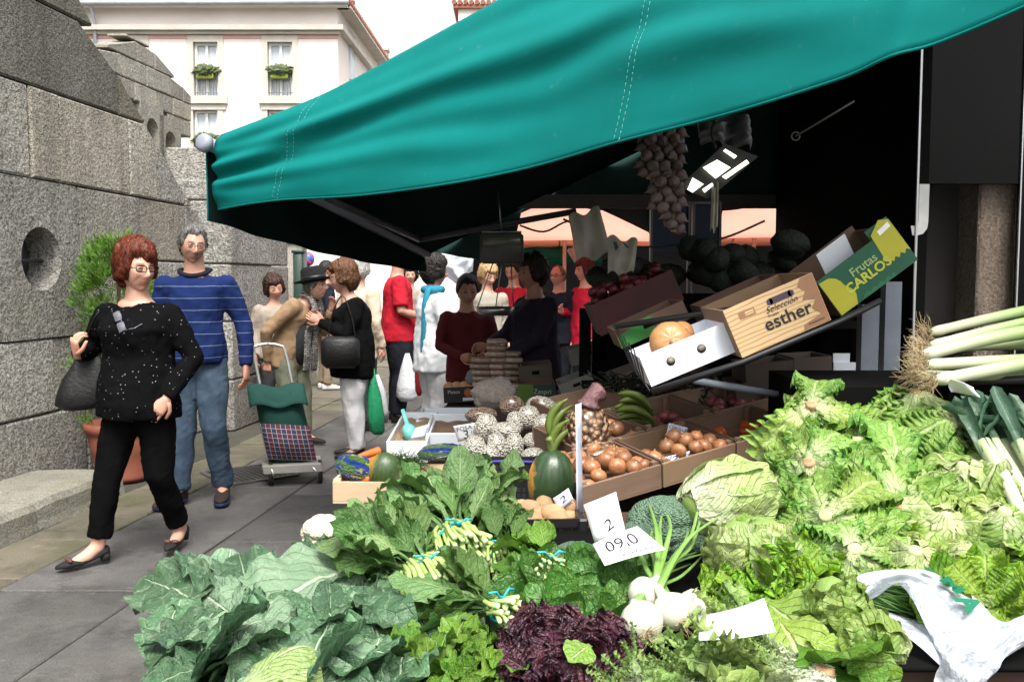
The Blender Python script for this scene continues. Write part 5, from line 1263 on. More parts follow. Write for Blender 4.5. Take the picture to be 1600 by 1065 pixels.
def lpx(key, parent, a, b, o0=0., o1=0., k=None, up=(0, -.55, .83), roll=0., sy=1., L=None):
    p = S(a[0], a[1], o0); q = S(b[0], b[1], o1)
    L = L or {'collard': .33, 'collard_back': .39, 'greens': .19, 'greens_pale': .21, 'chard': .25, 'bright': .20, 'cabbage': .22, 'lettuce': .2, 'spinach': .11, 'frill': .15, 'savoy': .15, 'red': .15}[key]
    return leaf(key, parent, p, q-p, up, (q-p).length/L, k, sy, roll)
# ---- collard greens, left
def collards(label, c, n, a0, a1, ln, seed, o=.05):
    rnd.seed(seed); r = thing('collard_greens', label, 'collard greens', S(*c, .05))
    for k in range(n):
        a = R(a0+(a1-a0)*(k+.5)/n+U(-12, 12)); l = ln*U(.7, 1.15); b = (c[0]+U(-60, 60), c[1]+U(-30, 35))
        lpx('collard' if U(0, 1) < .68 else 'collard_back', r, b, (b[0]+l*math.cos(a), b[1]+l*math.sin(a)*.8), o+U(-.03, .05), o+U(-.08, .06), roll=U(-.5, .5), sy=U(.9, 1.2))
    return r
c1 = collards('collard greens spilling over the left end of the counter', (380, 965), 34, 95, 280, 125, 3, .05)
c2 = collards('collard greens heaped at the bottom edge of the picture', (500, 1035), 30, 0, 200, 115, 4, .02)
c3 = collards('collard greens with curled grey green leaves beside the tied bunches', (555, 950), 24, -30, 150, 100, 6, .03)
for a, b, o0, o1, key, k in (((318, 945), (216, 880), .03, .02, 'collard', 1), ((420, 915), (305, 868), .06, .06, 'collard', 0), ((340, 985), (225, 1000), 0, -.02, 'collard', 6), ((320, 1040), (218, 1062), -.02, -.04, 'collard', 4), ((290, 930), (232, 985), .02, -.02, 'collard', 0), ((430, 900), (330, 890), .04, .03, 'collard', 4)):
    lpx(key, c1, a, b, o0, o1, k, roll=U(-.3, .3), sy=1.1)
lpx('collard_back', c1, (570, 880), (322, 950), -.03, -.08, 0, up=(-.05, -.62, .78), sy=1.15, L=.40)
lpx('collard_back', c1, (420, 965), (270, 1010), .0, -.03, 1, sy=1.0)
for a, b, o0, o1, key, k in (((590, 915), (655, 985), -.02, -.06, 'collard', 1), ((560, 930), (600, 1000), -.04, -.08, 'collard', 4), ((600, 990), (540, 1065), -.03, -.06, 'collard', 0), ((520, 965), (470, 1035), -.05, -.1, 'collard', 0), ((450, 1000), (400, 1062), -.03, -.07, 'collard', 4), ((640, 1020), (590, 1090), -.03, -.06, 'collard', 6)):
    lpx(key, c3, a, b, o0, o1, k, roll=U(-.4, .4), sy=1.15)
cl4 = collards('collard greens filling the gap between the big pale leaf and the red lettuce', (490, 955), 60, -180, 200, 80, 8, .05)
cl5 = collards('collard greens tucked under the tied bunches', (575, 915), 34, -150, 200, 75, 9, .06)
# pale heart of a cabbage at the bottom edge
rnd.seed(31); lettuce_head('pale green cabbage poking out under the collards at the bottom edge', S(360, 1105, .03), (-.7, -.3, .3), .10, 'cabbage', 9, None, .6, False, cat='cabbage')
# ---- cauliflower
def lumpy(c, r, n1, amp, m, name, parent, fn=None, nu=56, nv=36, M=None, sh=None):
    cl = [Vector((random.Random(i*7+n1).gauss(0, 1), random.Random(i*7+n1+1).gauss(0, 1), random.Random(i*7+n1+2).gauss(0, 1))).normalized() for i in range(n1)]
    def f(d):
        b = max(x.dot(d) for x in cl); return 1-amp*(1-ss_(.80, 1.0, b))+.02*nz(d, 16)
    return mk(name, ell((0, 0, 0), (1, 1, 1), nu, nv, f), m, parent, M=T(c) @ (sh or Matrix.Identity(4)) @ SC(*r))
t = NT('cauliflower_curd'); vo = t.add('ShaderNodeTexVoronoi'); vo.inputs['Scale'].default_value = 9; t.ln(t.coord(), vo.inputs['Vector'])
M_curd = t.fin(t.mix(t.ramp(vo.outputs['Distance'], .3, .9), (.66, .63, .50), (.52, .48, .32)), .7, t.bump(t.math('SUBTRACT', 1.0, vo.outputs['Distance']), .4, .02))
t = NT('broccoli_floret'); vo = t.add('ShaderNodeTexVoronoi'); vo.inputs['Scale'].default_value = 17; t.ln(t.coord(), vo.inputs['Vector'])
M_broc = t.fin(t.mix(t.ramp(t.math('ADD', vo.outputs['Distance'], t.math('MULTIPLY', t.noise(4), .3)), .35, 1.0), (.19, .31, .20), (.05, .10, .06)), .75, t.bump(t.math('SUBTRACT', 1.0, vo.outputs['Distance']), .7, .03))
cf = thing('cauliflower', 'creamy white cauliflower in its leaves behind the collard greens', 'cauliflower', S(512, 835, .06))
lumpy(S(508, 832, .08), (.062, .058, .048), 30, .34, M_curd, 'curd', cf); lumpy(S(545, 835, .13), (.045, .045, .035), 16, .2, M_curd, 'curd', cf)
for a, b in (((500, 868), (452, 828)), ((520, 868), (575, 850)), ((490, 866), (425, 845)), ((480, 872), (420, 862)), ((540, 860), (585, 835)), ((495, 870), (470, 845))): lpx('collard', cf, a, b, .06, .09, None, roll=U(-.5, .5))
# ---- tied bunches of turnip greens
rnd.seed(41)
greens_bunch('large tied bunch of turnip greens with thick cut stalks facing out, topmost', S(712, 840, -.02), (.36, -.86, -.42), .42, 58, 70, .60, s=.72, rad=.047, lean=(-.10, .1, .10), lens=1.25)
greens_bunch('tied bunch of turnip greens lower left, its turquoise band at an angle', S(662, 895, -.09), (.55, -.72, -.40), .40, 50, 50, .60, s=.70, rad=.038, lean=(-.45, .1, .05), lens=1.25)
greens_bunch('tied bunch of turnip greens half hidden right of the big bunch', S(790, 868, .02), (.15, -.9, -.45), .35, 34, 30, .4, s=.52, rad=.034, lean=(.05, .1, .12), mix=.1, lens=1.2)
greens_bunch('small tied bunch of lobed greens below the potato crate', S(858, 885, -.05), (.35, -.85, -.25), .45, 26, 16, .5, key='bright', key2='bright', s=.42, rad=.024, lean=(-.15, .1, .30), lens=1.0)
greens_bunch('low bunch of greens lying in front of the tied turnip greens', S(785, 952, -.07), (.62, -.6, .05), .35, 18, 34, .7, s=.70, rad=.024, lean=(-.4, -.35, .05), mix=.2, lens=.7)
greens_bunch('bunch of turnip greens spreading left over the collard greens', S(655, 872, .02), (.7, -.6, -.35), .4, 16, 54, .5, s=.68, rad=.034, lean=(-.40, .0, -.02), mix=.5)
greens_bunch('bunch of dark turnip greens rising beside the wooden carrot box', S(758, 812, .06), (.1, -.9, -.5), .3, 14, 50, .42, s=.66, rad=.034, lean=(-.05, .1, .16), mix=.6)
greens_bunch('bunch of turnip greens nearest the wooden carrot box', S(705, 838, .06), (.4, -.9, -.5), .3, 8, 46, .42, s=.66, rad=.03, lean=(-.22, .1, .06), mix=.7)
cl6 = collards('collard greens between the pale big leaf and the loose bright leaves', (640, 985), 46, -180, 180, 62, 12, .05)
lg = thing('mustard_greens', 'loose bright green leaves at the bottom edge beside the red lettuce', 'greens', S(680, 1040))
rnd.seed(47)
for k in range(46):
    b = (U(640, 770), U(1000, 1075)); a_ = U(-2.6, .2); l = U(38, 62)
    lpx('bright', lg, b, (b[0]+l*math.cos(a_), b[1]+l*.8*math.sin(a_)), U(-.05, .04), U(-.09, .02), None, roll=U(-.8, .8), sy=1.1)
# ---- spinach
rnd.seed(52)
for (u, v, nl, sz, lab) in ((838, 925, 30, 1.1, 'spinach heap left of the others, next to the tied bunches'), (905, 905, 30, 1.0, 'spinach directly in front of the white price cards'), (955, 930, 34, 1.05, 'spinach beside the white onions'), (890, 965, 30, 1.0, 'spinach just above the red lettuce'), (960, 975, 26, .95, 'spinach between red lettuce and white onions'), (990, 900, 20, .8, 'spinach tips under the broccoli')):
    rosette('dark glossy '+lab, 'spinach', 'spinach', S(u, v, .03), (U(-.3, .3), -.7, .7), 'spinach', nl+8, sz*.95, 'spinach on the counter', tilt=(.0, 1.1))
# ---- red lettuce
rnd.seed(61)
for (u, v, lab) in ((848, 1008, 'dark red frilly lettuce below the spinach, left of its pair'), (925, 1028, 'dark red frilly lettuce beside the curly endive'), (860, 1068, 'dark red lettuce cut by the bottom edge of the picture')):
    rosette(lab, 'red_lettuce', 'lettuce', S(u, v, .02), (U(-.2, .2), -.75, .66), 'red', 44, .54, 'red lettuces', tilt=(-.05, 1.3))
rl = thing('lettuce_leaf', 'torn pale green leaf lying on the red lettuce', 'leaf', S(905, 1000)); lpx('chard', rl, (922, 1008), (893, 1022), -.12, -.13, 0, sy=1.7)
# ---- curly endive
M_endive = leaf_mat('endive_frond', (.34, .47, .15), (.22, .36, .085), (.5, .58, .35), base=(.78, .80, .66), lat=0, midw=.3, veinamt=.25, wr=60, base_to=.72, transl=.3, jit=.25)
leafset('endive', M_endive, 8, lambda k: leaf_geo(.26, .0085, lambda t_: .35+.65*ss_(.25, .7, t_), bend=(.5, 1.1, -.3, .8, 1.4, .2, -.6, .9)[k], cup=.6, ruf=.007, freq=9+k, seed=300+k, nu=60, nv=3, petw=.3, wrk=.006, twist=(1, -1.5, 2, -.6, 1.7, -2, .8, -1)[k], jag=.85, ruf_pow=1.2))
rnd.seed(71)
for (cu, cv, a0, a1, n, ln, lab, sz) in ((1292, 1056, 160, 215, 200, 190, 'curly endive with white ribs, its root end at the right', 1.0), (1130, 1075, 170, 300, 150, 110, 'fine leaved curly endive in front of the white onions', .8), (1010, 1085, 190, 330, 80, 80, 'curly endive tucked against the red lettuce', .7)):
    e = thing('curly_endive', lab, 'endive', S(cu, cv), 'curly endives')
    for k in range(n):
        a = R(U(a0, a1)); l = ln*U(.75, 1.25)
        p = S(cu+U(-12, 12), cv+U(-12, 8), -.02+U(-.03, .03)); q = S(cu+l*math.cos(a), cv+l*math.sin(a)*.75, U(-.10, .03))
        leaf('endive', e, p, q-p, (U(-.4, .4), -.6, .8), (q-p).length/.24, None, 1.0, U(-1, 1))
    if sz == 1.0:
        mk('root_end', lathe([(.001, .008), (.009, .008), (.012, .0), (.014, -.02), (.001, -.02)], 14), M_core, e, M=T(S(1296, 1052, -.05)) @ rot_to((.75, -.55, .1)))
# ---- white onions with green tops
M_onw = plain('white_onion_skin', (.60, .59, .50), (.50, .50, .38), .28, 5, 30, .08, .003, spec=.5, sc3=(1, 1, .3)); M_root = plain('dry_rootlets', (.48, .38, .22), (.34, .25, .13), .8)
M_greentop = plain('onion_green_top', (.12, .26, .045), (.22, .36, .10), .4, 9, 40, .2, sc3=(.2, 1, 1))
def rootlets(n, L, r, seed, m=None):
    rr = random.Random(seed); gs = []
    for k in range(n):
        a = rr.uniform(0, 6.28); s = rr.uniform(.1, 1); p = Vector((s*r*math.cos(a), s*r*math.sin(a), 0)); d = Vector((math.cos(a)*s, math.sin(a)*s, rr.uniform(.5, 1.2))).normalized(); pts = [p-d*.004]
        for i in range(4): pts.append(pts[-1]+d*(L*rr.uniform(.6, 1.2)/4)); d = (d+Vector((rr.uniform(-.7, .7), rr.uniform(-.7, .7), rr.uniform(-.6, .3)))).normalized()
        gs.append(tube(pts, [.0011, .001, .0009, .0007, .0004], 3))
    return join(gs)
rnd.seed(81)
for (u, v, r, n, top, lab) in ((1008, 928, .036, (-.5, -.7, -.3), (1035, 800), 'white fresh onion with whiskery roots, upper left of four'), (1003, 972, .041, (.1, -.95, -.2), (1075, 860), 'white fresh onion nearest the spinach, lower left of four'), (1050, 955, .039, (.3, -.8, -.45), (1105, 795), 'white fresh onion in the middle of the four'), (1083, 946, .033, (.9, -.4, -.2), (1000, 850), 'white fresh onion at the right of the four')):
    n = Vector(n).normalized(); c = S(u, v, -.10); o = thing('fresh_onion', lab, 'onion', c, 'white fresh onions')
    mk('bulb', lathe([(.001, .95), (.18, .97), (.5, .86), (.82, .55), (1, .05), (.93, -.4), (.6, -.8), (.33, -1.02), (.26, -1.35), (.22, -1.8), (.001, -1.85)], 26), M_onw, o, M=T(c) @ rot_to(n) @ SC(r, r, r*.92))
    tag(mk('roots', rootlets(26, .035, .010, int(u)), M_root, o, M=T(c+n*r*.86) @ rot_to(n)), kind='stuff')
    b0 = c-n*r*1.5; tp_ = S(top[0], top[1], .12)
    for k in range(4):
        q = tp_+Vector((U(-.06, .06), U(-.04, .04), U(-.05, .06))); m = b0.lerp(q, .5)+Vector((U(-.02, .02), -.02, U(0, .04)))
        mk('green_top', tube(smooth_path([b0, b0.lerp(m, .5)-n*.01, m, q], 4), [.0085-.0005*i for i in range(13)], 7, .6), M_greentop, o)
# ---- broccoli
rnd.seed(85)
for (u, v, r, lab) in ((1045, 815, .100, 'large blue green broccoli crown behind the price cards'), (900, 868, .052, 'small broccoli crown left of the price cards'), (890, 905, .040, 'broccoli floret sticking out behind the spinach')):
    o = thing('broccoli', lab, 'broccoli', S(u, v, .08), 'broccoli crowns')
    cc = S(u, v, .10); lumpy(cc, (r*1.1, r, r*.70), 34, .16, M_broc, 'crown', o, nu=72, nv=44)
    for dx, dz, k in ((-.75, -.25, .55), (.7, -.3, .6), (.25, -.45, .6), (-.3, -.5, .55)): lumpy(cc+Vector((dx*r, -.35*r, dz*r)), (r*k, r*k, r*k*.75), 24, .18, M_broc, 'floret', o, nu=40, nv=28)
    mk('stem', tube([cc+Vector((0, 0, -r*.3)), cc+Vector((.02, .0, -r*1.5))], [.035, .028], 12), M_stalk, o)
lpx('collard', o, (870, 890), (900, 835), .06, .08, 1)
# ---- round and long cabbages
rnd.seed(91)
nb = wrapped_head('large pale long cabbage with wrapped veined leaves, right of the broccoli', 'long_cabbage', 'cabbage', S(1076, 795, -.02), (.9, .42, .10), (0, -.3, 1), .265, .092, 'cabbage', 11)
lpx('cabbage', nb, (1160, 835), (1085, 828), -.04, -.05, 3); lpx('chard', nb, (1225, 815), (1130, 850), -.04, -.02, 2)
for (u, v, n, l_, lab) in ((1150, 905, (.1, .25, 1), .13, 'small round pale cabbage under the long cabbage'), (1195, 893, (.1, .3, 1), .12, 'small white cabbage behind the frilly lettuce')):
    wrapped_head(lab, 'round_cabbage', 'cabbage', S(u, v, .05), n, (0, -1, .2), l_, .062, 'cabbage', 9)
rosette('bright yellow green frilly lettuce in front of the lettuce pile', 'frilly_lettuce', 'lettuce', S(1190, 912, .02), (-.1, -.7, .7), 'frill', 50, .82, None, tilt=(-.05, 1.25))
# ---- lettuce pile
rnd.seed(95)
PILE = [(1430, 614, (.05, -.35, .93), 'lettuce', 1.05, True, 'lettuce on the very top of the pile, its brown cut stem upward'),
        (1268, 632, (-.35, -.62, .65), 'lettuce', .95, True, 'lettuce at the top left corner of the pile'),
        (1500, 660, (.5, -.4, .6), 'lettuce', .95, False, 'lettuce at the top right of the pile next to the leeks'),
        (1345, 690, (-.1, -.55, .8), 'lettuce', .95, False, 'lettuce wedged under the two topmost heads'),
        (1400, 742, (.0, -.8, .55), 'lettuce', 1.05, True, 'lettuce in the middle of the pile with dark cut stem'),
        (1264, 722, (-.55, -.6, .5), 'lettuce', .95, True, 'lettuce at the left edge of the pile, pale stem turned left'),
        (1398, 788, (.02, -.88, .42), 'lettuce', 1.1, True, 'lettuce with pinkish stem, second below the dark cut stem'),
        (1290, 805, (-.45, -.7, .4), 'lettuce', 1.0, False, 'lettuce left below the pink stemmed head'),
        (1505, 728, (.15, -.35, .9), 'savoy', 1.15, False, 'crinkled lettuce right of the pile\'s middle, pale rib upward'),
        (1560, 722, (.25, -.3, .9), 'savoy', 1.15, False, 'crinkled lettuce at the right edge under the upright leeks'),
        (1478, 808, (-.05, -.5, .85), 'savoy', 1.2, False, 'crinkled lettuce spreading above the white bag'),
        (1570, 800, (.1, -.45, .85), 'savoy', 1.2, False, 'crinkled lettuce over the black crate at the right edge'),
        (1335, 858, (-.2, -.6, .6), 'lettuce', .85, False, 'lettuce at the foot of the pile beside the frilly head'),
        (1430, 862, (-.05, -.5, .8), 'savoy', 1.0, False, 'lettuce with broad pale rib just above the bag handle'),
        (1525, 868, (.1, -.5, .8), 'savoy', 1.0, False, 'lettuce leaning out over the white plastic bag')]
for u, v, n, key, s_, cut, lab in PILE:
    lettuce_head('pale green '+lab, S(u, v, .03), n, .11, key, 17 if key == 'lettuce' else 16, 'heads in the lettuce pile', s_*.92, cut, .42)
rnd.seed(97)
fz = thing('loose_lettuce_leaves', 'loose frilly leaves wedged between the heads of the lettuce pile', 'lettuce leaves', S(1400, 800))
for k in range(34):
    u = U(1230, 1600); v = U(640, 890)
    if u < 1300 and v > 840: continue
    a_ = U(0, 6.28); l = U(45, 75); lpx('frill' if k % 3 == 0 else 'lettuce', fz, (u, v), (u+l*math.cos(a_), v+l*.7*math.sin(a_)), U(.06, .12), U(.03, .09), None, roll=U(-.8, .8), sy=1.0)
# ---- chard leaves, little savoy heads, bright leaves at the lower right
ch = thing('chard', 'broad chard leaves with white midribs beside the blank price card', 'chard', S(1250, 970))
for a, b in (((1190, 935), (1290, 1000)), ((1200, 940), (1320, 975)), ((1210, 960), (1270, 1030)), ((1230, 930), (1300, 950)), ((1260, 1000), (1330, 1010))): lpx('chard', ch, a, b, -.03, -.06, None, roll=U(-.4, .4), sy=1.35)
bl = thing('chicory_leaves', 'bright green leaves below the small savoy heads, bottom right', 'greens', S(1320, 1040))
for a, b in (((1300, 1010), (1375, 1062)), ((1310, 1000), (1340, 1065)), ((1290, 1020), (1320, 1075)), ((1330, 1020), (1372, 1050))): lpx('bright', bl, a, b, -.03, -.06, None, roll=U(-.4, .4), sy=1.4)
for u, v, n, lab in ((1325, 1000, (-.25, .35, .9), 'small pale crinkled cabbage left of the bag'), (1410, 1035, (-.8, .3, .35), 'small crinkled cabbage lying at the counter edge under the bag')):
    wrapped_head(lab, 'small_cabbage', 'cabbage', S(u, v, .02), n, (0, -1, .3), .125, .052, 'savoy', 10, None, 1.1, .016, .014)
# ---- price cards
def cardpx(label, px, Y, lines, m=None, ink=None, bend=.004):
    Ys = Y if isinstance(Y, (list, tuple)) else [Y]*4
    return card(label, [P(u, v, y) for (u, v), y in zip(px, Ys)], lines, m or M_card, ink or M_ink, bend=bend)
cardpx('white card upside down reading spinach price, in front of the broccoli', [(1020, 862), (935, 886), (925, 850), (1040, 858)] and [(1040, 858), (945, 884), (926, 850), (996, 822)], [1.86, 1.86, 1.92, 1.92], [("0'60", .50, .66, .050, 1.0, 0), ('ESPINACAS', .42, .17, .014, 1.15, 0)])
cardpx('blank white card standing behind the upside down spinach card', [(912, 788), (962, 768), (978, 832), (930, 850)], [1.98, 1.98, 1.96, 1.96], [('2', .55, .68, .035, 1.2, .3)], bend=.008)
cardpx('white card lying between white onions and curly endive', [(1092, 962), (1194, 934), (1212, 986), (1092, 1000)], [1.50, 1.50, 1.38, 1.38], [('ESCAROLA', .42, .25, .012, 1.3, .0)])
# ---- white plastic carrier bag with chives and a lettuce
t = NT('carrier_bag_plastic'); M_bag = t.fin((.58, .62, .68), .30, t.bump(t.noise(13, 6, .65), 1.0, .03), .5)
tr = t.add('ShaderNodeBsdfTranslucent'); tr.inputs[0].default_value = (.8, .84, .9, 1); mx = t.add('ShaderNodeMixShader'); mx.inputs[0].default_value = .3
t.ln(t.b.outputs[0], mx.inputs[1]); t.ln(tr.outputs[0], mx.inputs[2]); t.ln(mx.outputs[0], t.out.inputs[0])
bg_ = thing('carrier_bag', 'white plastic carrier bag with green lettering lying open on the counter edge', 'plastic bag', S(1470, 1000))
def strip(c0, c1, amp=.012, nu=40, nv=14, seed=0, bulge=.02):
    a = smooth_path([P(*q) for q in c0], 8); b = smooth_path([P(*q) for q in c1], 8)
    def f(x, y):
        p = along(a, x).lerp(along(b, x), y)
        w_ = amp*(math.sin(y*11+x*5+seed)*.5+1.3*nz((x*5, y*4, seed), 1)+.6*nz((x*14, y*5, seed), 1))*math.sin(math.pi*min(1, max(0, y)))**.5
        return p+Vector((0, -1, .45))*(w_+bulge*math.sin(math.pi*y))
    return sheet(f, nu, nv), f
gA, fA = strip([(1312, 925, 1.78), (1345, 897, 1.80), (1400, 889, 1.82), (1455, 893, 1.82), (1520, 930, 1.78), (1560, 968, 1.72), (1600, 965, 1.70)], [(1345, 945, 1.80), (1372, 930, 1.80), (1402, 912, 1.80), (1425, 935, 1.76), (1450, 985, 1.70), (1470, 1015, 1.62), (1520, 1040, 1.58)], .010, 60, 16, 1, .022)
gB, fB = strip([(1312, 925, 1.78), (1330, 940, 1.84), (1380, 950, 1.86), (1440, 972, 1.80), (1475, 1000, 1.66)], [(1316, 945, 1.76), (1350, 968, 1.72), (1400, 984, 1.68), (1435, 1008, 1.64), (1470, 1040, 1.60)], .008, 40, 10, 2, .012)
gC, fC = strip([(1452, 985, 1.69), (1490, 990, 1.64), (1540, 985, 1.64), (1600, 960, 1.68), (1640, 955, 1.7)], [(1458, 1085, 1.58), (1490, 1090, 1.56), (1530, 1080, 1.57), (1560, 1035, 1.60), (1640, 985, 1.66)], .022, 50, 20, 3, .03)
for g in (gA, gB, gC): mk('bag_film', g, M_bag, bg_)
M_gprint = plain('green_print', (.003, .13, .065), None, .4, bump=0)
for s_, x0, y0, sz in (('F', .48, .30, .045), ('M', .58, .34, .055), ('A', .68, .38, .055)):
    o_ = fA(x0, y0); ex = (fA(x0+.04, y0)-fA(x0-.04, y0)).normalized(); ey = -(fA(x0, y0+.1)-fA(x0, y0-.1)); ey = (ey-ex*ey.dot(ex)).normalized(); nn_ = ex.cross(ey)
    if nn_.y > 0: nn_ = -nn_
    V = [o_+ex*p[0]+ey*p[1]+nn_*.016 for p in text_mesh(s_, sz, .003)[0]]
    mk('lettering', (V, text_mesh(s_, sz, .003)[1]), M_gprint, bg_, smooth=False)
rnd.seed(111)
cv = thing('chives', 'dark green bundle of chives inside the white carrier bag', 'chives', S(1400, 935)); gs = []
for k in range(150):
    a = P(1345+U(-8, 20), 922+U(-14, 14), 1.83+U(-.02, .03)); b = P(1450+U(-15, 15), 962+U(-34, 18), 1.84+U(-.03, .03)); m = a.lerp(b, .5)+Vector((U(-.01, .01), 0, U(-.012, .012)))
    gs.append(tube([a, m, b], [.0018, .0020, .0012], 4))
tag(mk('blades', join(gs), plain('chive_green', (.045, .13, .018), (.09, .19, .04), .4, 60), cv), kind='stuff')
rosette('loose light green lettuce lying on the white carrier bag', 'loose_lettuce', 'lettuce', P(1545, 940, 1.76), (-.2, -.6, .75), 'frill', 16, .85, None, tilt=(-.1, .7))
# ---- black crate under the lettuce at the right, leeks
def lattice(w_, h_, nx, nz_, t_=.006, bar=.008):
    gs = [box((0, 0, h_-.012), (w_, t_*1.8, .024)), box((0, 0, .012), (w_, t_*1.8, .024))]
    for i in range(nx+1): gs.append(box((-w_/2+w_*i/nx, 0, h_/2), (bar, t_, h_-.02)))
    for k in range(1, nz_): gs.append(box((0, .0008, h_*k/nz_), (w_, t_, bar)))
    return join(gs)
def plastic_crate(name, label, M, sx, sy, h, group=None, m=None, nx=10, nzz=4):
    o = thing(name, label, 'crate', M=M, group=group); m = m or M_blackpl
    for Mx, w_ in ((T(0, -sy/2, 0), sx), (T(0, sy/2, 0), sx), (T(-sx/2, 0, 0) @ RZ(math.pi/2), sy), (T(sx/2, 0, 0) @ RZ(math.pi/2), sy)):
        tag(mk('side', xf(lattice(w_, h, nx if w_ == sx else max(4, int(nx*sy/sx)), nzz), Mx), m, o, smooth=False, world=False), kind='stuff')
    mk('bottom', box((0, 0, .006), (sx-.01, sy-.01, .008)), m, o, smooth=False, world=False)
    for i in (-1, 1):
        for j in (-1, 1): mk('corner_post', box((i*sx/2, j*sy/2, h/2+.001), (.03, .03, h), .006), m, o, smooth=False, world=False)
    return o
plastic_crate('black_crate', 'black plastic crate under the lettuces at the right edge', T(P(1660, 950, 2.02)-Vector((0, 0, .08))) @ RZ(-.06), .55, .36, .12)
t = NT('leek_shaft'); sx = t.add('ShaderNodeSeparateXYZ'); t.ln(t.coord(), sx.inputs[0])
k_ = t.ramp(t.math('ADD', sx.outputs[0], t.math('MULTIPLY', t.noise(12, 3), .05)), .10, .42); c = t.mix(k_, (.50, .50, .38), (.17, .29, .07)); c = t.mix(t.ramp(sx.outputs[0], .36, .55), c, (.055, .13, .06))
st = t.noise(40, 3, .6, sc3=(.06, 1, 1)); c = t.mix(t.math('MULTIPLY', t.ramp(st, .45, .7), .35), c, (.30, .36, .14))
M_leek = t.fin(c, .38, t.bump(st, .5, .004), .4)
def leek(label, a, b, r=.017, grp='leeks lying across the crate', roots=True, fan=True, seed=0):
    a, b = Vector(a), Vector(b); L = (b-a).length; M = basis(a, b-a, (0, 0, 1)); o = thing('leek', label, 'leek', M=M, group=grp); rr = random.Random(seed)
    by = rr.uniform(-.012, .012); bz = rr.uniform(-.006, .012)
    n = 14; pts = [(L*i/n, by*math.sin(math.pi*i/n), bz*math.sin(math.pi*i/n)) for i in range(n+1)]
    mk('shaft', tube(pts, [r*.7]+[r*1.08]+[r*(1+.02*i) for i in range(n-1)], 12), M_leek, o, world=False)
    if roots: tag(mk('roots', xf(rootlets(60, .075, .016, seed), RY(-math.pi/2)), M_root, o, world=False), kind='stuff')
    if fan:
        for k in range(4):
            g = leaf_geo(.30, .020, sh_tongue, bend=rr.uniform(-.5, 1.2), cup=.5, ruf=.002, seed=seed+k, nu=12, nv=3, petw=.8, wrk=.002)
            mk('leaf', xf(g, T(L*.9, 0, 0) @ RX(k*1.6+rr.uniform(-.4, .4)) @ T(0, 0, .008) @ RY(rr.uniform(-.25, .05))), ML['leek'], o, world=False)
    return o
LK = [((1452, 520, 2.80), (1640, 478, 2.95), .016, 'thin leek at the top of the lying leeks'), ((1450, 541, 2.72), (1660, 492, 2.86), .015, 'leek second from the top of the lying leeks'), ((1440, 556, 2.66), (1650, 512, 2.75), .019, 'thick leek in the middle of the lying leeks'), ((1450, 548, 2.78), (1650, 540, 2.8), .016, 'pale leek behind the middle of the lying leeks'),
      ((1446, 570, 2.60), (1640, 562, 2.68), .017, 'leek lying second from the bottom, white end bare'), ((1460, 594, 2.54), (1660, 556, 2.60), .018, 'lowest of the lying leeks, just above the white paper'), ((1430, 585, 2.64), (1640, 585, 2.72), .014, 'leek at the bottom rear of the lying leeks')]
for i, (a, b, r, lab) in enumerate(LK): leek(lab, P(*a), P(*b), r, seed=i*11+3)
for i, (u0, u1) in enumerate(((1560, 1530), (1585, 1545), (1603, 1565), (1622, 1588), (1640, 1612), (1592, 1560))):
    b = P(u0+40, 815, 2.26+.03*(i % 3)); a = P(u1+4, 690, 2.42+.03*(i % 3))
    o = leek(('upright leek nearest the lettuce pile', 'upright leek second from the lettuce pile', 'upright leek third from the lettuce pile', 'upright leek close to the right edge', 'upright leek cut by the right edge', 'upright leek at the back of its bundle')[i], b, a, .018, 'leeks standing in the crate', False, False, 60+i)
    rr = random.Random(i+5)
    for k in range(4):
        g = leaf_geo(.20, .020, sh_tongue, bend=rr.uniform(-.3, 1.6), cup=.6, ruf=.002, seed=i*5+k, nu=14, nv=3, petw=.8, wrk=.002)
        mk('leaf', xf(g, T((b-a).length*.85, 0, 0) @ RX(rr.uniform(0, 6)) @ T(0, 0, .008) @ RY(rr.uniform(-.3, .1))), ML['leek'], o, world=False)
lc = thing('leek_crate', 'dark crate holding the leeks at the right edge', 'crate', P(1560, 640, 2.7))
mk('rim', tube([P(1375, 610, 2.85), P(1480, 596, 2.72), P(1640, 592, 2.66)], .014, 6), M_blackpl, lc); mk('panel', boxz(P(1480, 700, 2.72).x, 1.95, 2.72, 2.76, .745, P(1500, 600, 2.72).z), M_darkmatt, lc, smooth=False)
mk('base', boxz(.95, 2.0, 2.77, 3.3, .745, P(1500, 606, 2.75).z), M_darkmatt, lc, smooth=False)
tag(mk('paper_sheet', thick(sheet(lambda a, b: P(1487+40*a, 612-20*b*(1-.3*a)+8*a, 2.5-.02*b)+Vector((0, .02*math.sin(5*a+3*b), 0)), 8, 8), .001), M_card), 'scrap of white paper tucked under the lying leeks', 'paper')
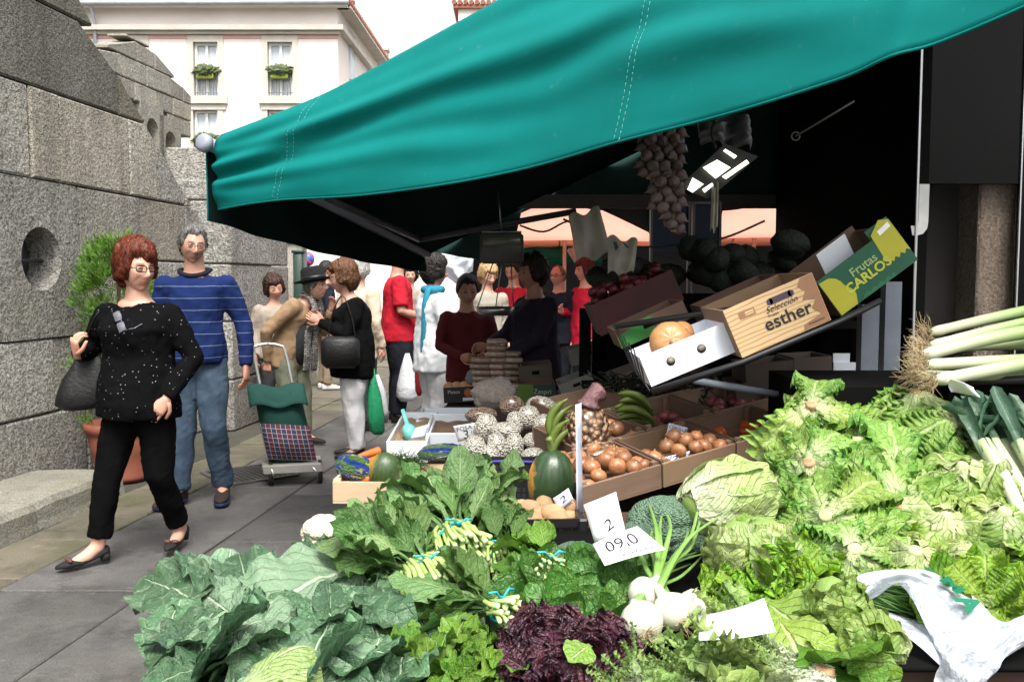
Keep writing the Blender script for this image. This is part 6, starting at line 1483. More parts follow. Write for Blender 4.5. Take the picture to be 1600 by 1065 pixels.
# ================================================================== MIDDLE OF THE STALL
rnd.seed(200)
def frame3(O, A, B):
    "matrix from three points: local X along O->A, Y towards B, Z up"
    O, A, B = Vector(O), Vector(A), Vector(B); x = (A-O).normalized(); y = (B-O); y = (y-x*y.dot(x)).normalized(); z = x.cross(y)
    return Matrix(((x.x, y.x, z.x, O.x), (x.y, y.y, z.y, O.y), (x.z, y.z, z.z, O.z), (0, 0, 0, 1)))
def wood_tray(name, label, M, sx, sy, h, m, group=None, t_=.010, cat='crate', back=None):
    o = thing(name, label, cat, M=M, group=group)
    mk('bottom', boxz(0, sx, 0, sy, 0, .008), m, o, smooth=False, world=False)
    mk('front_board', boxz(0, sx, 0, t_, .0085, h, .001), m, o, smooth=False, world=False); mk('back_board', boxz(0, sx, sy-t_, sy, .0085, h), m, o, smooth=False, world=False)
    for x in (0, sx-t_): mk('end_board', boxz(x, x+t_, t_+.0005, sy-t_-.0005, .0085, h*1.08), back or m, o, smooth=False, world=False)
    for x in (t_, sx-t_-.018):
        for y in (t_, sy-t_-.018): mk('corner_block', boxz(x+.0005, x+.018, y+.0005, y+.0175, .009, h*1.12), m, o, smooth=False, world=False)
    return o
# support tables under the middle and back produce
M_trestle = M_darkmatt
for i, (x0, x1, y0, y1, h, lab) in enumerate(((-.56, .1, 3.5, 5.0, .50, 'low dark table under the carrot box and bean trays'), (-.12, 1.5, 2.8, 4.6, .56, 'dark table under potatoes and onion trays'), (-.45, 1.6, 5.05, 6.3, .60, 'dark table under the packets at the back'))):
    o = thing('trestle_table', lab, 'table', (x0, y0, 0)); mk('top', boxz(x0, x1, y0, y1, h-.03, h), M_brown, o, smooth=False)
    for x in (x0+.05, x1-.05):
        for y in (y0+.05, y1-.05): mk('leg', boxz(x-.025, x+.025, y-.025, y+.025, 0, h-.03), M_brown, o, smooth=False)
    mk('skirt', boxz(x0+.01, x1-.01, y0+.01, y0+.02, .02, h-.03), M_trestle, o, smooth=False)
# ---- wooden box with carrots, melon, herbs
O = P(520, 786, 3.42)
wb = wood_tray('wooden_box', 'pale pine box of carrots and melon beside the tied greens', T(O) @ RZ(-.05), .52, .36, .085, M_pine)
MW = T(O) @ RZ(-.05)
M_carrot = plain('carrot_skin', (.62, .16, .025), (.50, .11, .015), .5, 30, 90, .4, .003, sc3=(1, 1, .15), jitter=.12)
cg = lathe([(.001, 0), (.35, .01), (.85, .03), (1, .08), (.92, .3), (.72, .6), (.4, .88), (.1, 1.0), (.001, 1.01)], 10); CAR = mesh('carrot', cg, M_carrot)
def carrot(lab, a, b, r): 
    a, b = Vector(a), Vector(b); o = put('carrot', CAR, None, T(a) @ rot_to(b-a) @ SC(r, r, (b-a).length)); tag(o, lab, 'carrot', 'carrots in the pine box'); return o
for lab, a, b, r in (('lower of the two carrots at the front of the pine box', (577, 757, 3.50), (521, 762, 3.52), .016), ('upper of the two carrots at the front of the pine box', (578, 747, 3.53), (530, 753, 3.55), .016), ('carrot lying highest behind the melon', (595, 703, 3.72), (550, 716, 3.66), .018), ('carrot under the highest one, beside the salad bag', (596, 715, 3.70), (558, 726, 3.62), .016), ('carrot touching the melon from behind', (588, 722, 3.66), (555, 735, 3.6), .016)):
    carrot(lab, P(*a), P(*b), r)
t = NT('melon_rind'); n1 = t.noise(10, 4, .6, sc3=(1, 1, .2)); c = t.mix(t.ramp(n1, .35, .65), (.055, .10, .030), (.022, .045, .018)); sxm = t.add('ShaderNodeSeparateXYZ'); t.ln(t.coord(), sxm.inputs[0])
c = t.mix(t.ramp(t.math('ADD', t.math('MULTIPLY', sxm.outputs[0], -1.0), t.math('MULTIPLY', t.noise(6), .5)), .75, 1.15), c, (.40, .22, .045)); M_melon = t.fin(c, .4, t.bump(n1, .2, .005))
ml = thing('melon', 'dark green melon with orange side in the pine box', 'melon', P(603, 736, 3.52)); mk('rind', ell((0, 0, 0), (1, 1, 1), 28, 20), M_melon, ml, M=T(P(600, 735, 3.56)) @ RY(.35) @ SC(.068, .06, .075)); mk('stem_scar', ell((0, 0, 0), (.006, .006, .004), 8, 6), M_core, ml, M=T(P(612, 708, 3.56)))
hb_ = thing('herb_bundle', 'dark feathery bundle of parsley leaning over the melon', 'herbs', P(640, 715, 3.7)); gs = []
for k in range(420):
    a = P(628+U(-18, 26), 728+U(-10, 14), 3.7+U(-.05, .05)); d = Vector((U(-1, 1), U(-.8, .3), U(-.2, 1))).normalized(); l = U(.03, .085); m = a+d*l*.6+Vector((U(-.01, .01), 0, U(-.005, .01)))
    gs.append(tube([a, m, a+d*l+Vector((U(-.02, .02), 0, -.015))], [.0016, .0016, .0010], 3))
tag(mk('sprigs', join(gs), plain('parsley_dark', (.022, .055, .010), (.045, .09, .02), .6, 40), hb_), kind='stuff')
t = NT('printed_salad_bag'); n1 = t.noise(1.6, 3, .5, sc3=(.4, 1, 2)); c = t.mix(t.ramp(n1, .45, .52), (.10, .20, .05), (.02, .06, .30)); c = t.mix(t.ramp(t.noise(2.4, 3, .5, sc3=(.5, 1, 2)), .58, .66), c, (.6, .6, .05)); M_salad = t.fin(c, .12, t.bump(t.noise(5, 4), .8, .15), .6)
def pillow(lab, name, cat, c, r, m, M0=None, amp=.12, group=None, seed=0):
    o = thing(name, lab, cat, c, group)
    mk('film', ell((0, 0, 0), (1, 1, 1), 26, 18, lambda d: 1+amp*nz(d, 2.6, seed)+amp*.5*nz(d, 7, seed)), m, o, M=T(c) @ (M0 or Matrix.Identity(4)) @ SC(*r))
    return o
pillow('blue and yellow printed bag of salad in the pine box', 'salad_bag', 'bag', P(556, 732, 3.56), (.085, .06, .055), M_salad, RY(.3) @ RZ(.2), seed=3)
pillow('blue and yellow printed bag beside the parsley', 'salad_bag', 'bag', P(688, 706, 3.78), (.10, .06, .035), M_salad, RY(-.1), seed=8)
# ---- white trays of beans with a scoop
M_styro = plain('white_tray_plastic', (.68, .72, .76), (.62, .66, .70), .5, 4, 60, .05)
M_seed = plain('loose_beans', (.26, .17, .10), (.12, .07, .05), .6, 120, 140, .9, .01)
def open_tray(lab, O, A, B, h, m, fill=None, fm=None, group=None):
    M = frame3(O, A, B); sx = (Vector(A)-Vector(O)).length; sy = abs((M.inverted() @ Vector(B)).y); t_ = .012
    o = thing('white_tray', lab, 'tray', M=M, group=group)
    mk('bottom', boxz(0, sx, 0, sy, 0, .008), m, o, smooth=False, world=False)
    for i, g in enumerate((boxz(0, sx, 0, t_, .0085, h, .003), boxz(0, sx, sy-t_, sy, .0085, h, .003), boxz(0, t_, t_+.001, sy-t_-.001, .0085, h, .003), boxz(sx-t_, sx, t_+.001, sy-t_-.001, .0085, h, .003))): mk('side', g, m, o, smooth=False, world=False)
    if fm: tag(mk('beans', xf(sheet(lambda a, b: (t_+(sx-2*t_)*a, t_+(sy-2*t_)*b, h*fill*(1+.25*nz((a*4, b*4, 0))+.2*math.sin(math.pi*a)*math.sin(math.pi*b))), 20, 14), Matrix.Identity(4)), fm, o, world=False), kind='stuff')
    return o
open_tray('white tray of dried beans with a turquoise scoop', P(604, 722, 4.1), P(668, 722, 4.1), P(640, 672, 4.75), .10, M_styro, .7, plain('mixed_beans', (.40, .30, .18), (.22, .12, .06), .6, 120, 140, .9, .01))
open_tray('white tray of dark seeds behind the bean price card', P(664, 705, 4.25), P(738, 705, 4.25), P(690, 672, 4.6), .09, M_styro, .6, M_seed)
open_tray('empty white tray behind the two bean trays', P(650, 680, 4.65), P(740, 680, 4.65), P(665, 658, 5.0), .08, M_styro)
M_turqp = plain('turquoise_plastic', (.16, .52, .48), (.13, .45, .42), .4)
scp = thing('scoop', 'pale turquoise plastic scoop stuck in the bean tray', 'scoop', P(640, 680, 4.3)); mk('bowl', ell((0, 0, 0), (1, 1, 1), 16, 10), M_turqp, scp, M=T(P(641, 676, 4.25)) @ RY(-.5) @ SC(.035, .045, .05)); mk('handle', tube([P(638, 668, 4.25), P(629, 640, 4.3)], [.012, .010], 8), M_turqp, scp)
cardpx('bluish card lying on the bean tray by the scoop', [(650, 668), (671, 662), (664, 684), (641, 686)], 4.1, [], M_cardb)
cardpx('grey card with handwritten bean price on the middle tray', [(708, 665), (742, 660), (747, 682), (716, 690)], 3.7, [('FOSA', .45, .25, .028, 1.0, .05), ('3', .45, .68, .055, 1.1, 0), ('.10', .78, .62, .024, 1.0, .1)], plain('grey_card', (.42, .43, .45), (.36, .37, .39), .6, 6, 60, .05))
# ---- clear bags of white beans on a black crate
def bean_mat(name, a, b, dark, sc_):
    t = NT(name); vo = t.add('ShaderNodeTexVoronoi'); vo.inputs['Scale'].default_value = sc_; mp = t.add('ShaderNodeMapping'); mp.inputs['Scale'].default_value = (1, 1, 1); t.ln(t.coord(), mp.inputs[0]); t.ln(mp.outputs[0], vo.inputs['Vector'])
    k = t.ramp(vo.outputs['Distance'], .48, .80); sp = t.add('ShaderNodeSeparateColor'); t.ln(vo.outputs['Color'], sp.inputs[0]); c = t.mix(sp.outputs[0], a, b); c = t.mix(k, c, dark)
    m = t.fin(c, .4, t.bump(t.math('SUBTRACT', 1.0, vo.outputs['Distance']), .7, .08)); t.b.inputs['Coat Weight'].default_value = .6; t.b.inputs['Coat Roughness'].default_value = .12; return m
M_bean = bean_mat('bagged_white_beans', (.66, .63, .54), (.50, .47, .40), (.25, .225, .185), 6.5); M_lent = bean_mat('bagged_brown_beans', (.20, .13, .09), (.30, .21, .16), (.05, .032, .024), 6); M_wal = bean_mat('netted_walnuts', (.34, .21, .12), (.26, .15, .085), (.035, .02, .014), 3.6)
M_tie = plain('red_tie', (.4, .02, .02), None, .5)
BB = [(742, 700, .045, .05, M_bean, 'clear bag of small white beans leftmost, beside the price card'), (760, 668, .05, .06, M_bean, 'clear bag of white beans standing in the left front row'), (778, 700, .042, .062, M_bean, 'clear upright bag of white beans, second in the front row'), (803, 700, .040, .062, M_bean, 'clear upright bag of white beans, third in the front row'), (838, 690, .055, .035, M_bean, 'clear flat bag of white beans near the bananas'), (836, 712, .055, .032, M_bean, 'clear flat bag of white beans just behind the big squash'),
      (790, 672, .065, .034, M_bean, 'clear bag of white beans lying over the front row'), (806, 660, .042, .048, M_bean, 'clear bag of white beans with red tie'), (826, 652, .05, .05, M_bean, 'clear bag of white beans behind the red tie'), (848, 668, .042, .058, M_bean, 'clear upright bag of white beans at the right of the heap'), (846, 636, .07, .048, M_bean, 'clear bag of white beans on top of the heap, leaning right'), (752, 648, .07, .034, M_lent, 'clear bag of brown beans on the left of the heap'), (800, 634, .055, .045, M_lent, 'clear bag of brown beans on top of the heap'), (765, 714, .04, .05, M_bean, 'clear bag of white beans low in the front row')]
for i, (u, v, rx, rz, m, lab) in enumerate(BB):
    c = P(u, v, 3.3+.012*(720-v)*.5+.05*(i % 2)); pillow(lab, 'bean_bag', 'bag of beans', c, (rx, .045, rz), m, RY(U(-.25, .25)) @ RZ(U(-.3, .3)), .07, 'bags of beans', i)
o = pillow('clear bag of crackers with twisted neck behind the beans', 'snack_bag', 'bag', P(775, 615, 4.2), (.11, .09, .075), plain('clear_wrap_brown', (.20, .15, .12), (.32, .29, .27), .15, 9, 30, .8, .02, spec=.7), None, .2, None, 77)
plastic_crate('black_crate', 'black lattice crate under the bags of beans', T(P(797, 778, 3.15)) @ RZ(.02), .22, .25, .125, nx=12, nzz=5); 
mk('blue_liner', tube([P(752, 722, 3.02), P(790, 720, 3.02), P(842, 722, 3.02)], .005, 5), plain('blue_violet', (.06, .05, .3), None, .5), bpy.data.objects['black_crate.001'])
# ---- squash
t = NT('squash_rind'); sxm = t.add('ShaderNodeSeparateXYZ'); t.ln(t.coord(), sxm.inputs[0]); n1 = t.noise(6, 5, .6, sc3=(1, 1, .3)); c = t.mix(t.ramp(n1, .3, .7), (.020, .045, .018), (.034, .066, .024))
c = t.mix(t.ramp(t.math('ADD', t.math('MULTIPLY', sxm.outputs[0], -1.0), t.math('MULTIPLY', t.noise(5, 5, .7), .45)), .92, 1.08), c, (.48, .25, .05)); M_squash = t.fin(c, .33, t.bump(n1, .15, .01), .5)
sq = thing('squash', 'tall ribbed dark green squash with orange side behind the potatoes', 'squash', P(861, 792, 2.85))
def sqf(d):
    a = math.atan2(d.y, d.x); return (1-.045*(1-abs(math.cos(a*5)))*(1-d.z*d.z))*(1+.05*d.z*-1)-.10*max(0, abs(d.z)-.85)
mk('rind', ell((0, 0, 0), (1, 1, 1), 60, 30, sqf), M_squash, sq, M=T(P(862, 750, 2.88)) @ RY(.05) @ SC(.078, .078, .108)); mk('stem', tube(smooth_path([P(861, 708, 2.88), P(862, 696, 2.87), P(857, 684, 2.86)], 3), [.014, .010, .009, .008, .008, .009, .011], 8), plain('squash_stem', (.20, .24, .08), (.14, .17, .05), .7), sq)
# ---- potatoes in a black crate
plastic_crate('black_crate', 'black plastic potato crate with sloping corner in front of the squash', T(P(835, 850, 2.62)) @ RZ(.10), .25, .22, .105, nx=8, nzz=4)
M_potato = plain('potato_skin', (.44, .27, .14), (.34, .20, .10), .7, 14, 70, .4, .004, jitter=.1)
POT = [mesh('potato', ell((0, 0, 0), (1.12, .85, .8), 18, 12, lambda d, k=k: 1+.10*nz(d, 1.6, k*3)), M_potato) for k in range(4)]
rnd.seed(210)
for i, (u, v, dy) in enumerate(((786, 790, 0), (800, 800, -.04), (812, 812, -.06), (828, 795, .05), (832, 812, -.05), (845, 805, -.02), (864, 802, -.04), (886, 791, 0), (872, 812, -.06), (890, 808, -.03), (815, 795, .06), (850, 790, .08), (806, 825, -.07), (846, 826, -.07), (880, 826, -.07), (790, 812, -.02))):
    s_ = U(.032, .040); tag(put('potato', POT[i % 4], None, T(P(u, v, 2.66+dy)) @ RZ(U(0, 6)) @ RX(U(-.5, .5)) @ SC(s_, s_, s_)), 'smooth brown potato heaped in the black crate below the squash', 'potato', 'potatoes in the black crate')
cardpx('small bluish card with a blue figure stuck between potatoes and squash', [(864, 778), (888, 762), (896, 780), (872, 798)], 2.62, [('2', .5, .5, .03, 1.4, .2)], M_cardb, M_inkb)
cardpx('tall narrow bluish card standing edge on beside the squash', [(899, 632), (908, 628), (910, 800), (901, 800)], [2.62, 2.75, 2.75, 2.62], [('1234567', .5, .5, .02, .5, 1.57)] and [('I', .5, .2, .03, .6, 0), ('V', .5, .4, .03, .6, 0), ('I', .5, .6, .03, .6, 0), ('A', .5, .8, .03, .6, 0)], M_cardb)
# ---- onion trays, climbing to the right
O, A, B = P(908, 800, 2.85), P(1215, 708, 3.25), P(985, 640, 3.85)
MT = frame3(O, A, B)
LX = (A-O).length; cw = LX/2.6; rh = .30
TL = [(0, 0, 'front wooden tray heaped with brown onions', 'on'), (1, 0, 'front cardboard tray right of the onions', 'on'), (2, 0, 'front tray of red tomatoes behind the long cabbage', 'tom'), (0, 1, 'second row tray with large brown onions and a card', 'on2'), (1, 1, 'second row tray at the middle, almost empty', 'red'), (2, 1, 'second row tray nearest the lettuces, in shade', 'red'), (0, 2, 'back row tray in deep shade behind the bananas', None), (1, 2, 'back row tray in the shade of the raised boxes', None)]
M_onion = plain('brown_onion_skin', (.20, .068, .032), (.34, .165, .07), .3, 3.5, 40, .2, .003, spec=.5, jitter=.4, sc3=(1, 1, .25)); M_onr = plain('red_onion_skin', (.14, .03, .035), (.20, .06, .05), .35, 5, 40, .15, jitter=.2); M_tom = plain('tomato_skin', (.45, .06, .02), (.38, .10, .02), .22, 4, 20, 0, jitter=.2)
og = lathe([(.001, 1.28), (.07, 1.22), (.10, 1.05), (.28, .92), (.62, .76), (.90, .40), (1, 0), (.92, -.4), (.65, -.75), (.25, -.88), (.001, -.86)], 18)
ONI = [mesh('onion', xf(og, SC(1, 1, k)), M_onion) for k in (.82, .92, .75)]; ONR = mesh('onion', xf(og, SC(1, 1, .85)), M_onr); TOM = mesh('tomato', ell((0, 0, 0), (1, 1, .82), 18, 12, lambda d: 1-.12*max(0, d.z-.7)+.02*math.cos(5*math.atan2(d.y, d.x))), M_tom)
rnd.seed(220)
for i, j, lab, kind in TL:
    M = MT @ T(i*cw+.004+j*.165, j*rh+.006*j, 0); wood_tray('onion_tray', lab, M, cw-.008, rh-.008, .085, M_traywood if (i, j) != (1, 0) else M_card_lt, 'onion trays', back=M_card_br)
    if kind in ('on', 'on2'):
        for y in range(5):
            for x in range(5):
                if (kind == 'on2' or i == 1) and (y > 2 or U(0, 1) < .2): continue
                p = M @ Vector((.04+(cw-.09)*(x+U(-.25, .25))/4, .04+(rh-.09)*(y+U(-.25, .25))/4, .055+U(0, .03)+(.03 if 0 < x < 4 and y < 3 else 0))); s_ = U(.026, .034)*(1.15 if kind == 'on2' else 1)
                tag(put('onion', rnd.choice(ONI), None, T(p) @ RZ(U(0, 6)) @ RX(U(-1.4, 1.4)) @ SC(s_, s_, s_)), ('brown skinned onion heaped in the front wooden tray' if i == 0 else 'brown skinned onion in the front cardboard tray') if kind == 'on' else 'brown skinned onion in the second row tray with a card', 'onion', ('onions in the front tray' if i == 0 else 'onions in the cardboard tray') if kind == 'on' else 'onions in the second row tray')
    elif kind in ('red', 'tom'):
        for k in range(10 if kind == 'red' else 9):
            p = M @ Vector((U(.05, cw-.05), U(.05, rh-.08), .04)); s_ = U(.026, .032)
            tag(put('onion' if kind == 'red' else 'tomato', ONR if kind == 'red' else TOM, None, T(p) @ RX(U(-1, 1)) @ SC(s_, s_, s_)), {1: 'dark red onion in the middle second row tray', 2: 'dark red onion in the second row tray nearest the lettuces'}[i] if kind == 'red' else 'red tomato in the front tray behind the long cabbage', 'onion' if kind == 'red' else 'tomato', f'red onions in tray {i}' if kind == 'red' else 'tomatoes in the front tray')
cardpx('small bluish card in the second row onion tray, written onions', [(1045, 660), (1075, 668), (1068, 690), (1040, 684)], 3.3, [('CEBOLLA', .5, .22, .018, .9, 0), ('PAIS', .5, .45, .016, .9, 0), ('1', .5, .78, .03, 1.3, 0)], M_cardb)
cardpx('bluish card with price lying across the front onion tray', [(1028, 716), (1078, 704), (1072, 722), (1022, 728)], 3.05, [("1'20", .5, .5, .034, 1.6, 0)], M_cardb, M_inkb)
# ---- walnuts in a net, bananas
wn = pillow('net bag of walnuts hung open behind the tall card', 'walnut_net', 'net bag', P(918, 672, 3.25), (.082, .07, .095), M_wal, None, .07, None, 5); mk('net_neck', tube(smooth_path([P(920, 632, 3.25), P(925, 620, 3.25), P(935, 612, 3.27)], 3), [.05, .035, .03, .028, .03, .035, .04], 10), plain('red_net', (.10, .03, .04), (.2, .12, .12), .6, 60, 90, .8, .01), wn)
pillow('second net bag of walnuts below the first, in a black crate', 'walnut_net', 'net bag', P(925, 712, 3.2), (.10, .08, .05), M_wal, RY(-.25), .07, None, 9)
M_ban = plain('green_banana', (.095, .14, .018), (.06, .09, .012), .45, 6, 40, .1, jitter=.15)
BAN = mesh('banana', tube([( -.09+.18*k/10, 0, .035*(1-((k-5)/5)**2)) for k in range(11)], [.006, .012, .017, .0185, .019, .019, .0185, .017, .013, .008, .005], 6), M_ban)
rnd.seed(230)
for lab, cu, cv, Y, n, a0 in (('bunch of green bananas behind the walnut net', 985, 655, 3.55, 7, -.3), ('bunch of green bananas beside the squash', 880, 680, 3.3, 6, 1.05)):
    o = thing('banana_bunch', lab, 'bananas', P(cu, cv, Y), 'bunches of bananas')
    for k in range(n): put('banana', BAN, o, T(P(cu, cv, Y)+Vector((U(-.02, .02), -.02*k, .025*(k % 4)-.02*(k//4)))) @ RY(-a0+U(-.15, .15)) @ RZ(U(-.3, .3)) @ RX(U(-.6, .3)) @ SC(.85, .85, .85))
# ---- raised tilted shelf with cardboard boxes
def facebox(name, label, px, Y, depth, m, inner, h_back=1.0, open_top=True, cat='box', t_=.006, Yr=None, up=.0):
    a, b, c, d = [P(u, v, Y+((Yr or 0) if i in (1, 2) else 0)) for i, (u, v) in enumerate(px)]   # TL TR BR BL of the front face
    x = ((b-a)+(c-d)).normalized(); z = ((a-d)+(b-c)); z = (z-x*z.dot(x)).normalized(); y = z.cross(x)
    sx = ((b-a).length+(c-d).length)/2; sz = ((a-d).length+(b-c).length)/2
    M = Matrix(((x.x, y.x, z.x, d.x), (x.y, y.y, z.y, d.y), (x.z, y.z, z.z, d.z), (0, 0, 0, 1)))
    o = thing(name, label, cat, M=M)
    mk('front_panel', boxz(0, sx, 0, t_, 0, sz), m, o, smooth=False, world=False); mk('back_panel', boxz(0, sx, depth-t_, depth, 0, sz*h_back), inner, o, smooth=False, world=False)
    for xx in (0, sx-t_): mk('end_panel', boxz(xx, xx+t_, t_+.0005, depth-t_-.0005, 0, sz*(1.0)), inner, o, smooth=False, world=False)
    mk('bottom', boxz(t_+.0005, sx-t_-.0005, t_+.0005, depth-t_-.0005, 0, t_), inner, o, smooth=False, world=False)
    return o, M, sx, sz
def print_on(o, M, x, z, s, size, m, sx=1.0, bold=0., shear=0., y=-.0015, rot=0.):
    return mk('lettering', xf(text_mesh(s, size, bold, shear, sx), T(x, y, z) @ RX(math.pi/2) @ RZ(rot)), m, o, smooth=False, world=False)
def patch(o, poly, m, y=-.001, name='printed_patch'):
    n = len(poly); return mk(name, ([(p[0], y, p[1]) for p in poly], [tuple(range(n))]), m, o, smooth=False, world=False)
wbx, Mw, sx, sz = facebox('white_box', 'white cardboard box holding a squash on the raised shelf', [(996, 559), (1129, 505), (1151, 548), (1018, 604)], 3.05, .30, M_white_b, M_white_b)
for fx in (.30, .66):
    mk('vent_hole', xf(lathe([(.001, 0), (.016, 0), (.001, .001)], 16), T(sx*fx, -.0012, sz*.52) @ RX(math.pi/2)), plain('hole_dark', (.05, .05, .05), (.25, .22, .18), .7, 60), wbx, world=False)
bsq = thing('butternut_squash', 'orange round squash lying in the white box', 'squash', Mw @ Vector((sx*.4, .1, sz*.9)))
M_but = plain('butternut_skin', (.46, .24, .10), (.40, .19, .07), .4, 5, 30, .06)
mk('rind', ell((0, 0, 0), (1, 1, 1), 36, 20, lambda d: 1-.03*(1-abs(math.cos(4*math.atan2(d.y, d.x))))-.12*max(0, d.z-.8)*4), M_but, bsq, M=Mw @ T(sx*.42, .11, sz*.95) @ RX(R(70)) @ SC(.075, .075, .062)); mk('neck', ell((0, 0, 0), (.045, .05, .045), 18, 12), M_but, bsq, M=Mw @ T(sx*.60, .16, sz*1.0)); mk('stem', tube([Mw @ Vector((sx*.42, .06, sz*.98)), Mw @ Vector((sx*.42, .035, sz*.99))], [.014, .008], 8), M_core, bsq)
t = NT('wood_print_board'); wv = t.add('ShaderNodeTexWave', wave_type='RINGS'); wv.inputs['Scale'].default_value = 9; wv.inputs['Distortion'].default_value = 5; wv.inputs['Detail'].default_value = 1.5; wv.inputs['Detail Scale'].default_value = 1.2
mp = t.add('ShaderNodeMapping'); mp.inputs['Location'].default_value = (-.16, 0, -.02); mp.inputs['Scale'].default_value = (.6, 1, 2.2); t.ln(t.coord(), mp.inputs[0]); t.ln(mp.outputs[0], wv.inputs['Vector'])
M_esther = t.fin(t.mix(t.ramp(wv.outputs['Fac'], .78, .95), (.52, .36, .19), (.32, .19, .09)), .6)
eb, Me, sx, sz = facebox('fruit_box', 'wood patterned fruit box printed with dark lettering on the raised shelf', [(1130, 484), (1268, 426), (1300, 498), (1160, 559)], 2.98, .36, M_esther, M_card_lt)
M_bprint = plain('brown_print', (.30, .155, .085), None, .6, bump=0)
patch(eb, [(sx*.80, 0.002), (sx*.995, .002), (sx*.995, sz*.995), (sx*.86, sz*.995), (sx*.80, sz*.86), (sx*.86, sz*.72), (sx*.80, sz*.58), (sx*.93, sz*.5), (sx*.86, sz*.36), (sx*.93, sz*.2), (sx*.72, sz*.12), (sx*.70, .002)], M_bprint)
print_on(eb, Me, sx*.60, sz*.40, 'esther', .062, M_ink, 1.05, .0008, y=-.0022); print_on(eb, Me, sx*.58, sz*.66, 'Selección', .030, M_ink, 1.0, 0, .4, y=-.0022); print_on(eb, Me, sx*.47, sz*.55, 'frutas', .016, M_ink, y=-.0022)
patch(eb, [(sx*.13, sz*.70), (sx*.31, sz*.70), (sx*.31, sz*.84), (sx*.13, sz*.84)], M_bprint); patch(eb, [(sx*.20, sz*.73), (sx*.295, sz*.73), (sx*.295, sz*.81), (sx*.20, sz*.81)], M_esther, -.0016); print_on(eb, Me, sx*.86, sz*.10, 'frutasesther', .012, M_ink, y=-.0022)
mk('hand_hole', xf(join([box((0, 0, 0), (.075, .003, .022)), xf(lathe([(.001, -.0015), (.011, -.0015), (.011, .0015), (.001, .0015)], 12), T(-.0375, 0, 0) @ RX(math.pi/2)), xf(lathe([(.001, -.0015), (.011, -.0015), (.011, .0015), (.001, .0015)], 12), T(.0375, 0, 0) @ RX(math.pi/2))]), T(sx*.60, 0, sz*.80)), plain('hole_violet', (.06, .045, .07), None, .8), eb, smooth=False, world=False)
M_cgreen = plain('dark_green_print', (.010, .085, .045), (.008, .07, .037), .55, 6, 60, .05); M_cyel = plain('yellow_print', (.42, .40, .03), (.36, .34, .025), .55, 6, 60, .05)
cb, Mc, sx, sz = facebox('fruit_box', 'dark green and yellow fruit box with yellow lettering, highest on the raised shelf', [(1277, 434), (1397, 350), (1434, 400), (1315, 494)], 3.05, .34, M_cgreen, M_card_br, 1.15)
patch(cb, [(0.002, 0.002), (sx*.22, .002)]+[(sx*.24+.01*math.sin(k), sz*(k+1)/9) for k in range(6)]+[(sx*.18, sz*.8), (sx*.12, sz*.9), (.002, sz*.93)], M_cyel)
pg = mk('yellow_flap', ([(0, 0, 0), (sx*.28, 0, 0), (sx*.28, 0, sz*.52), (sx*.2, 0, sz*.62), (.02, 0, sz*.6)] and [(sx*.72+.0, -.001, sz*.45)]+[(sx*(.72+.035*k), -.001, sz*(.38 if k % 2 else .30)) for k in range(1, 9)]+[(sx*.995, -.001, sz*1.18), (sx*.90, -.001, sz*1.30), (sx*.74, -.001, sz*1.10)], [tuple(range(12))]), M_cyel, cb, smooth=False, world=False)
mk('corner_flap', boxz(sx*.72, sx, .0065, .012, sz, sz*1.25), M_cgreen, cb, smooth=False, world=False)
print_on(cb, Mc, sx*.50, sz*.66, 'Frutas', .042, plain('pale_green_ink', (.30, .42, .18), None, .6, bump=0), 1, .0006, y=-.0022); print_on(cb, Mc, sx*.48, sz*.40, 'CARLOS', .046, plain('yellow_ink', (.50, .52, .05), None, .6, bump=0), 1.05, .0014, y=-.0022)
patch(cb, [(sx*.82, sz*.98), (sx*.97, sz*1.02), (sx*.97, sz*1.14), (sx*.82, sz*1.10)], M_card, -.0016, 'sticker')
patch(cb, [(sx*(k/8.0+.27*(1-k/8.0)), 0) for k in range(0, 1)]+[(sx*.27, .001), (sx*.72, .001), (sx*.72, sz*.12)]+[(sx*(.72-.045*k), sz*(.06 if k % 2 else .12)) for k in range(1, 10)], plain('mid_green_print', (.02, .15, .06), None, .6, bump=0), -.0012)
wf = mk('paper_liner', boxz(0, .12, .03, .034, 0, .1), M_white_b, cb, smooth=False, world=False); wf.matrix_basis = T(sx*.2, .06, sz*.75) @ RX(.5)
rb, Mr, sx2, sz2 = facebox('fruit_box', 'cardboard box with green side and hand hole behind the white box', [(955, 520), (1065, 470), (1076, 500), (972, 545)], 3.42, .28, M_card_br, M_card_br)
patch(rb, [(.002, .002), (sx2*.52, .002), (sx2*.52, sz2*.98), (sx2*.3, sz2*.9), (.002, sz2*.6)], plain('leaf_green_print', (.03, .20, .035), None, .6, bump=0)); patch(rb, [(sx2*.38, sz2*.45), (sx2*.62, sz2*.45), (sx2*.62, sz2*.72), (sx2*.38, sz2*.72)], M_darkmatt, -.0016)
facebox('fruit_box', 'plain kraft box behind the wood patterned fruit box', [(1098, 478), (1215, 428), (1228, 455), (1110, 508)], 3.36, .25, M_card_br, M_card_br)
sh = thing('raised_shelf', 'tilted grey metal shelf holding the fruit boxes', 'shelf', P(1150, 600, 3.0))
mk('rail', tube([P(1018, 612, 3.03), P(1160, 566, 2.98), P(1310, 503, 2.98), P(1375, 470, 3.02)], .012, 6), M_blackpl, sh); mk('back_rail', tube([P(960, 510, 3.4), P(1230, 470, 3.3), P(1380, 430, 3.36)], .012, 6), M_blackpl, sh)
M_bluepaint = plain('pale_blue_paint', (.17, .19, .23), (.12, .14, .17), .5, 8, 60, .2)
